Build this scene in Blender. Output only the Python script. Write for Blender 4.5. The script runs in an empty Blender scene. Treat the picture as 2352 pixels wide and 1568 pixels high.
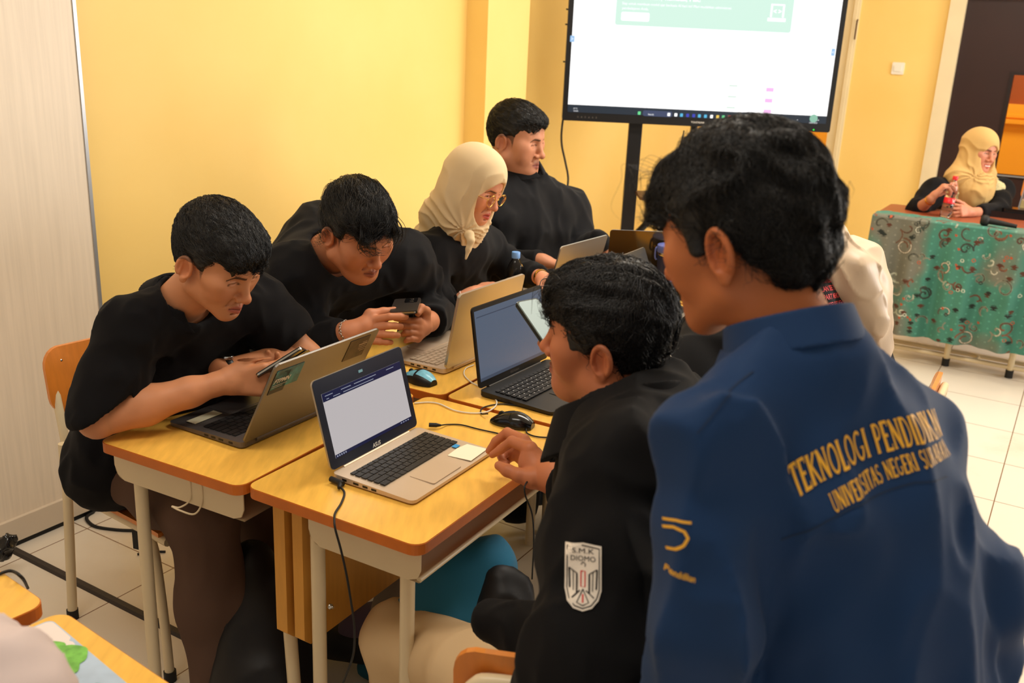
import bpy, math, random
import numpy as np
from mathutils import Vector, Matrix

# ------------------------------------------------------------------ camera, world, lights, exposure
IW, IH, FPX = 2352.0, 1568.0, 2170.7
_p, _r = math.radians(17.38), math.radians(2.667)
CAM = np.array([0.0, 0.0, 1.66])
_F = np.array([0.0, math.cos(_p), -math.sin(_p)])
_rt = np.array([1.0, 0.0, 0.0]); _up = np.cross(_rt, _F)
_R = _rt * math.cos(_r) + _up * math.sin(_r)
_U = -_rt * math.sin(_r) + _up * math.cos(_r)
scn = bpy.context.scene
COL = scn.collection
cam_d = bpy.data.cameras.new('camera')
cam_d.sensor_width = 36.0
cam_d.lens = 36.0 * FPX / IW
cam_d.clip_start = 0.05
cam_d.dof.use_dof = True
cam_d.dof.focus_distance = 2.35
cam_d.dof.aperture_fstop = 5.0
cam_o = bpy.data.objects.new('camera', cam_d)
COL.objects.link(cam_o)
M = Matrix.Identity(4)
for i in range(3):
    M[i][0] = _R[i]; M[i][1] = _U[i]; M[i][2] = -_F[i]; M[i][3] = CAM[i]
cam_o.matrix_world = M
scn.camera = cam_o
scn.view_settings.view_transform = 'Standard'
scn.view_settings.look = 'None'
scn.view_settings.gamma = 1.0
scn.view_settings.use_curve_mapping = False
scn.view_settings.exposure = 0.0

wd = bpy.data.worlds.new('daylight'); scn.world = wd; wd.use_nodes = True
bg = wd.node_tree.nodes['Background']
bg.inputs[0].default_value = (1.0, 0.955, 0.90, 1); bg.inputs[1].default_value = 0.54

def area(name, loc, target, sx, sy, power, color):
    l = bpy.data.lights.new(name, 'AREA'); l.shape = 'RECTANGLE'; l.size = sx; l.size_y = sy
    l.energy = power; l.color = color
    o = bpy.data.objects.new(name, l); COL.objects.link(o)
    o.location = loc
    o.rotation_euler = (Vector(target) - Vector(loc)).to_track_quat('-Z', 'Y').to_euler()
    return o
# ceiling tubes over the room, and daylight from the openings on the right-hand side
area('ceiling_light', (1.0, 3.4, 2.95), (1.0, 3.4, 0), 1.6, 0.5, 54, (1.0, 0.93, 0.82))
area('ceiling_light', (-0.6, 1.2, 2.95), (-0.6, 1.2, 0), 1.6, 0.5, 24, (1.0, 0.93, 0.82))
area('ceiling_light', (2.6, 5.4, 2.95), (2.6, 5.6, 0), 1.6, 0.5, 30, (1.0, 0.92, 0.80))
area('window_daylight', (5.3, 3.7, 1.8), (0.5, 4.1, 0.9), 2.6, 1.7, 135, (1.0, 0.96, 0.90))

def at(px, py, d):
    """world point seen at pixel (px, py) of the 2352x1568 frame at forward distance d"""
    return CAM + (_F + _R * (px - IW / 2) / FPX - _U * (py - IH / 2) / FPX) * d
def atz(px, py, z):
    r = at(px, py, 1.0) - CAM
    return CAM + r * ((z - CAM[2]) / r[2])

# room and desk directions
UA = np.array([0.5088, 0.8609, 0.0]); UB = np.array([0.8609, -0.5088, 0.0])     # along left wall / along far wall
Z3 = np.array([0, 0, 1.0])
def unit(a):
    a = np.asarray(a, float); return a / (np.linalg.norm(a) + 1e-12)
V3 = lambda *a: np.array(a, float)

# ------------------------------------------------------------------ materials
MATS = {}
def s2l(c):
    return tuple(((x / 12.92) if x <= 0.04045 else ((x + 0.055) / 1.055) ** 2.4) for x in c)
def mat(name, rgb=(0.5, 0.5, 0.5), rough=0.6, metal=0.0, spec=0.5, bump=0.0, bscale=200.0, var=0.0, vscale=6.0,
        sss=0.0, emit=None, estr=1.0, alpha=None, trans=0.0, ior=1.45, col_attr=False, sheen=0.0, stretch=None, coat=0.0, bdist=0.001):
    if name in MATS: return MATS[name]
    m = bpy.data.materials.new(name); m.use_nodes = True
    nt = m.node_tree; N = nt.nodes; L = nt.links
    b = N['Principled BSDF']
    lin = s2l([v / 255.0 for v in rgb]) + (1,)
    b.inputs['Base Color'].default_value = lin
    b.inputs['Roughness'].default_value = rough
    b.inputs['Metallic'].default_value = metal
    b.inputs['Specular IOR Level'].default_value = spec
    b.inputs['IOR'].default_value = ior
    b.inputs['Transmission Weight'].default_value = trans
    b.inputs['Sheen Weight'].default_value = sheen
    b.inputs['Coat Weight'].default_value = coat
    if sss:
        b.inputs['Subsurface Weight'].default_value = sss
        b.inputs['Subsurface Radius'].default_value = (0.010, 0.004, 0.002)
        b.inputs['Subsurface Scale'].default_value = 0.6
    if emit is not None:
        b.inputs['Emission Color'].default_value = s2l([v / 255.0 for v in emit]) + (1,)
        b.inputs['Emission Strength'].default_value = estr
    src = None
    tc = N.new('ShaderNodeTexCoord'); mp = N.new('ShaderNodeMapping'); L.new(tc.outputs['Object'], mp.inputs[0])
    if stretch: mp.inputs['Scale'].default_value = stretch
    if col_attr:
        a = N.new('ShaderNodeAttribute'); a.attribute_name = 'Col'; src = a.outputs['Color']
    if var:
        nz = N.new('ShaderNodeTexNoise'); nz.inputs['Scale'].default_value = vscale; nz.inputs['Detail'].default_value = 4
        L.new(mp.outputs[0], nz.inputs['Vector'])
        hs = N.new('ShaderNodeHueSaturation')
        mr = N.new('ShaderNodeMapRange'); mr.inputs[1].default_value = 0.3; mr.inputs[2].default_value = 0.7
        mr.inputs[3].default_value = 1 - var; mr.inputs[4].default_value = 1 + var
        L.new(nz.outputs[0], mr.inputs[0]); L.new(mr.outputs[0], hs.inputs['Value'])
        if src: L.new(src, hs.inputs['Color'])
        else: hs.inputs['Color'].default_value = lin
        src = hs.outputs[0]
    if src: L.new(src, b.inputs['Base Color'])
    if bump:
        n2 = N.new('ShaderNodeTexNoise'); n2.inputs['Scale'].default_value = bscale; n2.inputs['Detail'].default_value = 3
        L.new(mp.outputs[0], n2.inputs['Vector'])
        bp = N.new('ShaderNodeBump'); bp.inputs['Strength'].default_value = bump; bp.inputs['Distance'].default_value = bdist
        L.new(n2.outputs[0], bp.inputs['Height']); L.new(bp.outputs[0], b.inputs['Normal'])
    MATS[name] = m
    return m

mat('desk_laminate', (240, 186, 82), 0.33, spec=0.5, var=0.10, vscale=9, stretch=(7, 1.2, 1), bump=0.05, bscale=40)
mat('desk_edge', (196, 104, 30), 0.45, var=0.12, vscale=12)
mat('board_wood', (214, 152, 62), 0.5, var=0.06, vscale=10, stretch=(8, 8, 1))
mat('cream_metal', (226, 206, 168), 0.35, spec=0.5, var=0.03)
mat('chair_wood', (222, 132, 48), 0.35, var=0.08, vscale=10, stretch=(6, 6, 1), coat=0.3)
mat('black_plastic', (17, 17, 19), 0.4)
mat('black_gloss', (14, 14, 16), 0.15, spec=0.6)
mat('black_rubber', (20, 19, 19), 0.6)
mat('cable_white', (228, 222, 208), 0.45)
mat('silver_metal', (176, 168, 156), 0.34, metal=0.75)
mat('lid_grey', (126, 122, 118), 0.33, metal=0.85)
mat('base_grey', (104, 98, 96), 0.38, metal=0.6)
mat('lid_silver', (196, 190, 180), 0.32, metal=0.8)
mat('beige_metal', (205, 184, 160), 0.42, metal=0.4)
mat('key_black', (24, 22, 22), 0.5)
mat('key_silver', (190, 170, 146), 0.45, metal=0.3)
mat('navy_bezel', (34, 40, 56), 0.3, spec=0.6)
mat('white_paint', (240, 236, 224), 0.4)
mat('print_white', (228, 226, 220), 0.5)
mat('steel', (190, 188, 182), 0.22, metal=1.0)
mat('gold', (226, 180, 90), 0.25, metal=1.0)
mat('pearl', (232, 196, 184), 0.3)
mat('skin', (190, 130, 95), 0.5, spec=0.35, sss=0.12, col_attr=True, bump=0.10, bscale=420, bdist=0.0006)
mat('hair', (12, 10, 10), 0.40, spec=0.5, bump=0.35, bscale=90, stretch=(5, 1, 5), bdist=0.004)
mat('eye_white', (225, 215, 205), 0.2, col_attr=True)
mat('black_cloth', (17, 17, 20), 0.85, spec=0.2, bump=0.25, bscale=900, sheen=0.04)
mat('black_jersey', (19, 18, 20), 0.9, spec=0.15, bump=0.3, bscale=1300, sheen=0.03)
mat('jacket_black', (17, 16, 17), 0.85, spec=0.15, bump=0.25, bscale=900, sheen=0.02)
mat('jacket_blue', (15, 50, 92), 0.72, spec=0.3, bump=0.2, bscale=1100, sheen=0.04)
mat('trouser_brown', (88, 66, 54), 0.85, spec=0.2, bump=0.2, bscale=900)
mat('trouser_beige', (214, 184, 142), 0.85, spec=0.2, bump=0.2, bscale=900)
mat('hijab_cream', (222, 196, 154), 0.8, spec=0.2, bump=0.25, bscale=800, sheen=0.1)
mat('hijab_mustard', (204, 166, 104), 0.8, spec=0.2, bump=0.25, bscale=800, sheen=0.1)
mat('hijab_satin', (208, 184, 156), 0.42, spec=0.5, bump=0.1, bscale=500, sheen=0.15)
mat('hijab_lilac', (205, 188, 184), 0.75, spec=0.2, sheen=0.1)
mat('thread_gold', (236, 176, 52), 0.5, spec=0.4, bump=0.5, bscale=500)
mat('red_print', (205, 58, 62), 0.6)
mat('patch_cream', (232, 220, 204), 0.8, bump=0.3, bscale=700)
mat('patch_black', (22, 20, 26), 0.8)
mat('patch_red', (200, 40, 40), 0.8)

# ------------------------------------------------------------------ objects
def link(name, me, m=None, parent=None):
    o = bpy.data.objects.new(name, me); COL.objects.link(o)
    if m is not None:
        for mm in (m if isinstance(m, (list, tuple)) else [m]):
            me.materials.append(MATS[mm] if isinstance(mm, str) else mm)
    if parent is not None: o.parent = parent
    return o
def tag(o, label=None, cat=None, group=None, kind=None):
    if label: o['label'] = label
    if cat: o['category'] = cat
    if group: o['group'] = group
    if kind: o['kind'] = kind
    return o
def empty(name, loc, rz=0.0):
    o = bpy.data.objects.new(name, None); COL.objects.link(o)
    o.location = loc; o.rotation_euler = (0, 0, rz); o.empty_display_size = 0.05
    bpy.context.view_layer.update()
    return o

class MB:
    """collects shapes, then becomes ONE mesh object"""
    def __init__(s): s.v = []; s.f = []; s.mi = []; s.sm = []
    def add(s, vs, fs, mi=0, smooth=False):
        b = len(s.v); s.v += [tuple(float(c) for c in v) for v in vs]
        for f in fs: s.f.append([b + i for i in f]); s.mi.append(mi); s.sm.append(smooth)
        return s
    def prism(s, pts2, o, ex, ey, ez, h0, h1, mi=0, mside=None, smooth=False):
        """polygon pts2 in plane (ex,ey) at o extruded along ez h0..h1"""
        n = len(pts2); o = np.asarray(o, float)
        lo = [o + ex * a + ey * b + ez * h0 for a, b in pts2]; hi = [o + ex * a + ey * b + ez * h1 for a, b in pts2]
        s.add(lo, [list(range(n))[::-1]], mi); s.add(hi, [list(range(n))], mi)
        s.add(lo + hi, [[i, (i + 1) % n, n + (i + 1) % n, n + i] for i in range(n)], mi if mside is None else mside, smooth)
        return s
    def box(s, o, ex, ey, ez, a0, a1, b0, b1, c0, c1, mi=0):
        return s.prism([(a0, b0), (a1, b0), (a1, b1), (a0, b1)], o, ex, ey, ez, c0, c1, mi)
    def rbox(s, o, ex, ey, ez, a0, a1, b0, b1, c0, c1, r=0.01, n=5, mi=0, mside=None):
        return s.prism(rrect(a0, a1, b0, b1, r, n), o, ex, ey, ez, c0, c1, mi, mside)
    def tube(s, pts, r, n=10, mi=0, caps=True, rs=None):
        pts = [np.asarray(p, float) for p in pts]; m = len(pts); vs = []
        t0 = unit(pts[1] - pts[0]); a = unit(np.cross(t0, [0.31, 0.17, 0.93])); 
        for i, p in enumerate(pts):
            t = unit(pts[min(i + 1, m - 1)] - pts[max(i - 1, 0)])
            a = unit(a - t * (a @ t)); b = np.cross(t, a); rr = rs[i] if rs is not None else r
            vs += [p + (a * math.cos(2 * math.pi * k / n) + b * math.sin(2 * math.pi * k / n)) * rr for k in range(n)]
        fs = [[i * n + k, i * n + (k + 1) % n, (i + 1) * n + (k + 1) % n, (i + 1) * n + k] for i in range(m - 1) for k in range(n)]
        s.add(vs, fs, mi, True)
        if caps:
            s.add(vs[:n], [list(range(n))[::-1]], mi); s.add(vs[-n:], [list(range(n))], mi)
        return s
    def lathe(s, prof, o, ax=Z3, n=24, mi=0):
        ax = unit(ax); a = unit(np.cross(ax, [0.3, 0.9, 0.1] if abs(ax[2]) > 0.5 else [0, 0, 1.0])); b = np.cross(ax, a)
        vs = [np.asarray(o) + ax * h + (a * math.cos(2 * math.pi * k / n) + b * math.sin(2 * math.pi * k / n)) * r for r, h in prof for k in range(n)]
        m = len(prof)
        s.add(vs, [[i * n + k, i * n + (k + 1) % n, (i + 1) * n + (k + 1) % n, (i + 1) * n + k] for i in range(m - 1) for k in range(n)], mi, True)
        s.add(vs[:n], [list(range(n))[::-1]], mi); s.add(vs[-n:], [list(range(n))], mi)
        return s
    def grid(s, P, mi=0, smooth=True, flip=False):
        """P: array (m,n,3)"""
        m, n = P.shape[:2]
        fs = [[i * n + k, i * n + k + 1, (i + 1) * n + k + 1, (i + 1) * n + k] for i in range(m - 1) for k in range(n - 1)]
        if flip: fs = [f[::-1] for f in fs]
        return s.add(P.reshape(-1, 3), fs, mi, smooth)
    def build(s, name, m, parent=None, bevel=0.0, origin=None):
        me = bpy.data.meshes.new(name)
        inv = parent_inv(parent) if parent is not None else None
        vs = np.array(s.v)
        if origin is not None: vs = vs - np.asarray(origin)
        if inv is not None: vs = vs @ inv[:3, :3].T + inv[:3, 3]
        me.from_pydata([tuple(v) for v in vs], [], s.f)
        me.polygons.foreach_set('material_index', s.mi); me.polygons.foreach_set('use_smooth', s.sm)
        me.validate(); me.update()
        o = link(name, me, m, parent)
        if origin is not None: o.location = tuple(origin)
        if bevel:
            md = o.modifiers.new('bevel', 'BEVEL'); md.width = bevel; md.segments = 2; md.limit_method = 'ANGLE'; md.angle_limit = 0.9
        return o
def world_mat(o):
    m = o.matrix_basis.copy(); p = o.parent
    while p is not None: m = p.matrix_basis @ m; p = p.parent
    return m
def parent_inv(p):
    return np.array(world_mat(p).inverted())
def rrect(a0, a1, b0, b1, r, n=5):
    out = []
    for cx, cy, t0 in ((a1 - r, b1 - r, 0), (a0 + r, b1 - r, 90), (a0 + r, b0 + r, 180), (a1 - r, b0 + r, 270)):
        for k in range(n + 1):
            t = math.radians(t0 + 90 * k / n); out.append((cx + r * math.cos(t), cy + r * math.sin(t)))
    return out
def spline(pts, n=8):
    P = [np.asarray(p, float) for p in pts]; P = [2 * P[0] - P[1]] + P + [2 * P[-1] - P[-2]]; out = []
    for i in range(1, len(P) - 2):
        for k in range(n):
            t = k / n
            out.append(0.5 * ((2 * P[i]) + (-P[i - 1] + P[i + 1]) * t + (2 * P[i - 1] - 5 * P[i] + 4 * P[i + 1] - P[i + 2]) * t * t + (-P[i - 1] + 3 * P[i] - 3 * P[i + 1] + P[i + 2]) * t ** 3))
    out.append(P[-2]); return out

# text: Blender's own font turned into mesh vertices, laid out in a frame (o, ex, ey) with a given height
def text_verts(body, size=1.0, bold=0.0, shear=0.0, spacing=1.0, ext=0.0):
    cu = bpy.data.curves.new('txt', 'FONT'); cu.body = body; cu.size = 1.0; cu.offset = bold; cu.shear = shear
    cu.space_character = spacing; cu.resolution_u = 3; cu.extrude = ext; cu.align_x = 'LEFT'
    o = bpy.data.objects.new('txt', cu); COL.objects.link(o)
    dg = bpy.context.evaluated_depsgraph_get(); dg.update()
    me = bpy.data.meshes.new_from_object(o.evaluated_get(dg))
    v = np.array([tuple(x.co) for x in me.vertices]) if len(me.vertices) else np.zeros((0, 3))
    f = [list(p.vertices) for p in me.polygons]
    bpy.data.objects.remove(o); bpy.data.curves.remove(cu); bpy.data.meshes.remove(me)
    return v * size, f
def put_text(mb, body, o, ex, ey, height, width=None, mi=0, **kw):
    v, f = text_verts(body, **kw)
    if not len(v): return
    v[:, 0] -= v[:, 0].min(); h = max(v[:, 1].max(), 1e-6); v[:, :2] *= height / h
    if width: v[:, 0] *= width / v[:, 0].max()
    mb.add([np.asarray(o) + ex * a + ey * b for a, b, c in v], f, mi)

# ------------------------------------------------------------------ implicit surfaces (one continuous skin per body)
rs_ = np.random.RandomState(7)
LAT = rs_.rand(32, 32, 32).astype(np.float32) * 2 - 1
def noise3(x, y, z, seed=0):
    x = x + seed * 7.31; y = y + seed * 3.77; z = z + seed * 5.13
    x, y, z = np.broadcast_arrays(x, y, z)
    xi = np.floor(x).astype(np.int32); yi = np.floor(y).astype(np.int32); zi = np.floor(z).astype(np.int32)
    fx = (x - xi).astype(np.float32); fy = (y - yi).astype(np.float32); fz = (z - zi).astype(np.float32)
    fx = fx * fx * (3 - 2 * fx); fy = fy * fy * (3 - 2 * fy); fz = fz * fz * (3 - 2 * fz)
    xi &= 31; yi &= 31; zi &= 31; x1 = (xi + 1) & 31; y1 = (yi + 1) & 31; z1 = (zi + 1) & 31
    a = LAT[xi, yi, zi] * (1 - fx) + LAT[x1, yi, zi] * fx; b = LAT[xi, y1, zi] * (1 - fx) + LAT[x1, y1, zi] * fx
    c = LAT[xi, yi, z1] * (1 - fx) + LAT[x1, yi, z1] * fx; d = LAT[xi, y1, z1] * (1 - fx) + LAT[x1, y1, z1] * fx
    return (a * (1 - fy) + b * fy) * (1 - fz) + (c * (1 - fy) + d * fy) * fz

def d_cone(X, Y, Z, a, b, ra, rb):
    ba = b - a; l2 = float(ba @ ba) + 1e-12
    t = np.clip(((X - a[0]) * ba[0] + (Y - a[1]) * ba[1] + (Z - a[2]) * ba[2]) / l2, 0, 1)
    return np.sqrt((X - a[0] - ba[0] * t) ** 2 + (Y - a[1] - ba[1] * t) ** 2 + (Z - a[2] - ba[2] * t) ** 2) - (ra + (rb - ra) * t)
def d_ell(X, Y, Z, c, r, Rm=None):
    x, y, z = X - c[0], Y - c[1], Z - c[2]
    if Rm is not None:   # columns of Rm are the axes
        x, y, z = (x * Rm[0, 0] + y * Rm[1, 0] + z * Rm[2, 0], x * Rm[0, 1] + y * Rm[1, 1] + z * Rm[2, 1], x * Rm[0, 2] + y * Rm[1, 2] + z * Rm[2, 2])
    k0 = np.sqrt((x / r[0]) ** 2 + (y / r[1]) ** 2 + (z / r[2]) ** 2); k1 = np.sqrt((x / r[0] ** 2) ** 2 + (y / r[1] ** 2) ** 2 + (z / r[2] ** 2) ** 2)
    return k0 * (k0 - 1) / (k1 + 1e-9)
def smin(a, b, k):
    h = np.maximum(k - np.abs(a - b), 0) / k; return np.minimum(a, b) - h * h * k * 0.25
def smax(a, b, k): return -smin(-a, -b, k)

class Field:
    def __init__(s, lo, hi, h):
        s.h = h; s.lo = np.asarray(lo, float)
        s.ax = [np.arange(lo[i], hi[i] + h, h).astype(np.float32) for i in range(3)]
        s.D = np.full([len(a) for a in s.ax], 1.0, np.float32)
    def sl(s, lo, hi):
        S = []
        for i in range(3):
            a = int(np.searchsorted(s.ax[i], lo[i])); b = int(np.searchsorted(s.ax[i], hi[i])); S.append(slice(max(a - 1, 0), min(b + 1, len(s.ax[i]))))
        if any(q.stop - q.start < 2 for q in S): return None, None
        return tuple(S), (s.ax[0][S[0]][:, None, None], s.ax[1][S[1]][None, :, None], s.ax[2][S[2]][None, None, :])
    def full(s): return (s.ax[0][:, None, None], s.ax[1][None, :, None], s.ax[2][None, None, :])
    def op(s, fn, lo, hi, k, sub=False):
        S, G = s.sl(lo, hi)
        if S is None: return s
        d = fn(*G)
        s.D[S] = smax(s.D[S], -d, k) if sub else smin(s.D[S], d, k)
        return s
    def cone(s, a, b, ra, rb, k=0.01, sub=False):
        a = np.asarray(a, float); b = np.asarray(b, float); m = max(ra, rb) + k + 2 * s.h
        return s.op(lambda X, Y, Z: d_cone(X, Y, Z, a, b, ra, rb), np.minimum(a, b) - m, np.maximum(a, b) + m, k, sub)
    def ell(s, c, r, k=0.01, sub=False, Rm=None):
        c = np.asarray(c, float); m = max(r) + k + 2 * s.h
        return s.op(lambda X, Y, Z: d_ell(X, Y, Z, c, r, Rm), c - m, c + m, k, sub)
    def chain(s, pts, k=0.01):
        for (p, r), (q, r2) in zip(pts[:-1], pts[1:]): s.cone(p, q, r, r2, k)
        return s
    def cut(s, p, n, rad, k=0.003):
        """remove what lies beyond the plane (p, n) within rad of p"""
        p = np.asarray(p, float); n = unit(n)
        def fn(X, Y, Z):
            pl = -((X - p[0]) * n[0] + (Y - p[1]) * n[1] + (Z - p[2]) * n[2])
            return np.maximum(pl, np.sqrt((X - p[0]) ** 2 + (Y - p[1]) ** 2 + (Z - p[2]) ** 2) - rad)
        return s.op(fn, p - rad - .02, p + rad + .02, k, True)
    def folds(s, amp, freq, stretch=(1, 1, 1), seed=1, ridge=True, Rm=None, warp=0.6, mask=None):
        X, Y, Z = s.full()
        if Rm is not None:
            X, Y, Z = (X * Rm[0, 0] + Y * Rm[1, 0] + Z * Rm[2, 0], X * Rm[0, 1] + Y * Rm[1, 1] + Z * Rm[2, 1], X * Rm[0, 2] + Y * Rm[1, 2] + Z * Rm[2, 2])
        x, y, z = X * freq * stretch[0], Y * freq * stretch[1], Z * freq * stretch[2]
        near = np.abs(s.D) < amp * 3 + 3 * s.h
        x, y, z = [np.broadcast_to(q, s.D.shape)[near] for q in (x, y, z)]
        w = noise3(x * .5, y * .5, z * .5, seed + 9) * warp
        n = noise3(x + w, y + w, z - w, seed)
        if ridge: n = 1 - np.abs(n) * 2.6
        if mask is not None: n = n * np.broadcast_to(mask(*s.full()), s.D.shape)[near]
        s.D[near] -= amp * n
        return s
    def mesh(s):
        D = s.D; S = D < 0
        c = np.zeros([n - 1 for n in D.shape], np.uint8)
        for i in (0, 1):
            for j in (0, 1):
                for k in (0, 1):
                    c += S[i:D.shape[0] - 1 + i, j:D.shape[1] - 1 + j, k:D.shape[2] - 1 + k]
        I, J, K = np.nonzero((c > 0) & (c < 8))
        idx = np.full(c.shape, -1, np.int64); idx[I, J, K] = np.arange(len(I))
        cv = {(i, j, k): D[I + i, J + j, K + k] for i in (0, 1) for j in (0, 1) for k in (0, 1)}
        acc = np.zeros((len(I), 3)); cnt = np.zeros(len(I))
        for axis in range(3):
            for u in (0, 1):
                for w in (0, 1):
                    a = [0, 0, 0]; oth = [q for q in range(3) if q != axis]; a[oth[0]] = u; a[oth[1]] = w; b = list(a); b[axis] = 1
                    da, db = cv[tuple(a)], cv[tuple(b)]; m = (da < 0) != (db < 0)
                    t = np.where(m, da / np.where(m, da - db, 1), 0)
                    p = np.tile(np.array(a, float), (len(I), 1)); p[:, axis] = t
                    acc[m] += p[m]; cnt[m] += 1
        V = (np.stack([I, J, K], 1) + acc / cnt[:, None]) * s.h + np.array([float(a[0]) for a in s.ax])
        Fs = []
        for axis in range(3):
            o1, o2 = [q for q in range(3) if q != axis]
            sh = list(D.shape); A = [slice(0, n) for n in sh]; B = list(A); A[axis] = slice(0, sh[axis] - 1); B[axis] = slice(1, sh[axis])
            E = S[tuple(A)] != S[tuple(B)]
            E[tuple(slice(0, 1) if q == o1 else slice(None) for q in range(3))] = False
            E[tuple(slice(0, 1) if q == o2 else slice(None) for q in range(3))] = False
            E[tuple(slice(sh[o1] - 1, None) if q == o1 else slice(None) for q in range(3))] = False
            E[tuple(slice(sh[o2] - 1, None) if q == o2 else slice(None) for q in range(3))] = False
            e = np.stack(np.nonzero(E), 1)
            if not len(e): continue
            inside = S[e[:, 0], e[:, 1], e[:, 2]]
            q = []
            for du, dw in ((-1, -1), (0, -1), (0, 0), (-1, 0)):
                g = e.copy(); g[:, o1] += du; g[:, o2] += dw; q.append(idx[g[:, 0], g[:, 1], g[:, 2]])
            q = np.stack(q, 1)
            flip = inside if axis != 1 else ~inside
            q[~flip] = q[~flip][:, ::-1]
            Fs.append(q[(q >= 0).all(1)])
        return V, (np.concatenate(Fs) if Fs else np.zeros((0, 4), int))
    def at_pts(s, P):
        """trilinear value at points"""
        g = (P - np.array([float(a[0]) for a in s.ax])) / s.h
        sh = np.array(s.D.shape) - 2; g = np.clip(g, 0, sh + 0.999); i = np.floor(g).astype(int); f = g - i; o = 0
        for a in (0, 1):
            for b in (0, 1):
                for c in (0, 1):
                    w = (f[:, 0] if a else 1 - f[:, 0]) * (f[:, 1] if b else 1 - f[:, 1]) * (f[:, 2] if c else 1 - f[:, 2])
                    o = o + s.D[i[:, 0] + a, i[:, 1] + b, i[:, 2] + c] * w
        return o
    def grad(s, P):
        e = s.h; G = np.stack([s.at_pts(P + e * v) - s.at_pts(P - e * v) for v in np.eye(3)], 1)
        return G / (np.linalg.norm(G, axis=1, keepdims=True) + 1e-9)

def add_mesh(name, parts, m, parent=None):
    """parts: list of (V, F, C or None); becomes one smooth mesh with a colour attribute"""
    V = np.concatenate([p[0] for p in parts]); off = np.cumsum([0] + [len(p[0]) for p in parts[:-1]])
    F = np.concatenate([p[1] + o for p, o in zip(parts, off)])
    if parent is not None:
        inv = parent_inv(parent); V = V @ inv[:3, :3].T + inv[:3, 3]
    me = bpy.data.meshes.new(name)
    me.vertices.add(len(V)); me.vertices.foreach_set('co', V.astype(np.float32).ravel())
    n = F.shape[1]
    me.loops.add(F.size); me.loops.foreach_set('vertex_index', F.astype(np.int32).ravel())
    me.polygons.add(len(F)); me.polygons.foreach_set('loop_start', np.arange(0, F.size, n, dtype=np.int32))
    me.polygons.foreach_set('use_smooth', np.ones(len(F), bool))
    me.update(calc_edges=True)
    if parts[0][2] is not None:
        ca = me.color_attributes.new('Col', 'FLOAT_COLOR', 'POINT')
        C = np.concatenate([np.broadcast_to(p[2], (len(p[0]), 3)) for p in parts])
        ca.data.foreach_set('color', np.concatenate([C, np.ones((len(C), 1))], 1).astype(np.float32).ravel())
    return link(name, me, m, parent)
def lin(rgb): return np.array(s2l([v / 255.0 for v in rgb]))

def rot(yaw, pitch, roll=0.0):
    """local y looks forward; yaw from +Y towards +X, pitch down, degrees"""
    yaw, pitch, roll = [math.radians(v) for v in (yaw, pitch, roll)]
    cy, sy, cp, sp, cr, sr = math.cos(yaw), math.sin(yaw), math.cos(pitch), math.sin(pitch), math.cos(roll), math.sin(roll)
    return np.array([[cy, sy, 0], [-sy, cy, 0], [0, 0, 1.]]) @ np.array([[1, 0, 0], [0, cp, sp], [0, -sp, cp]]) @ np.array([[cr, 0, sr], [0, 1, 0], [-sr, 0, cr]])

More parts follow.
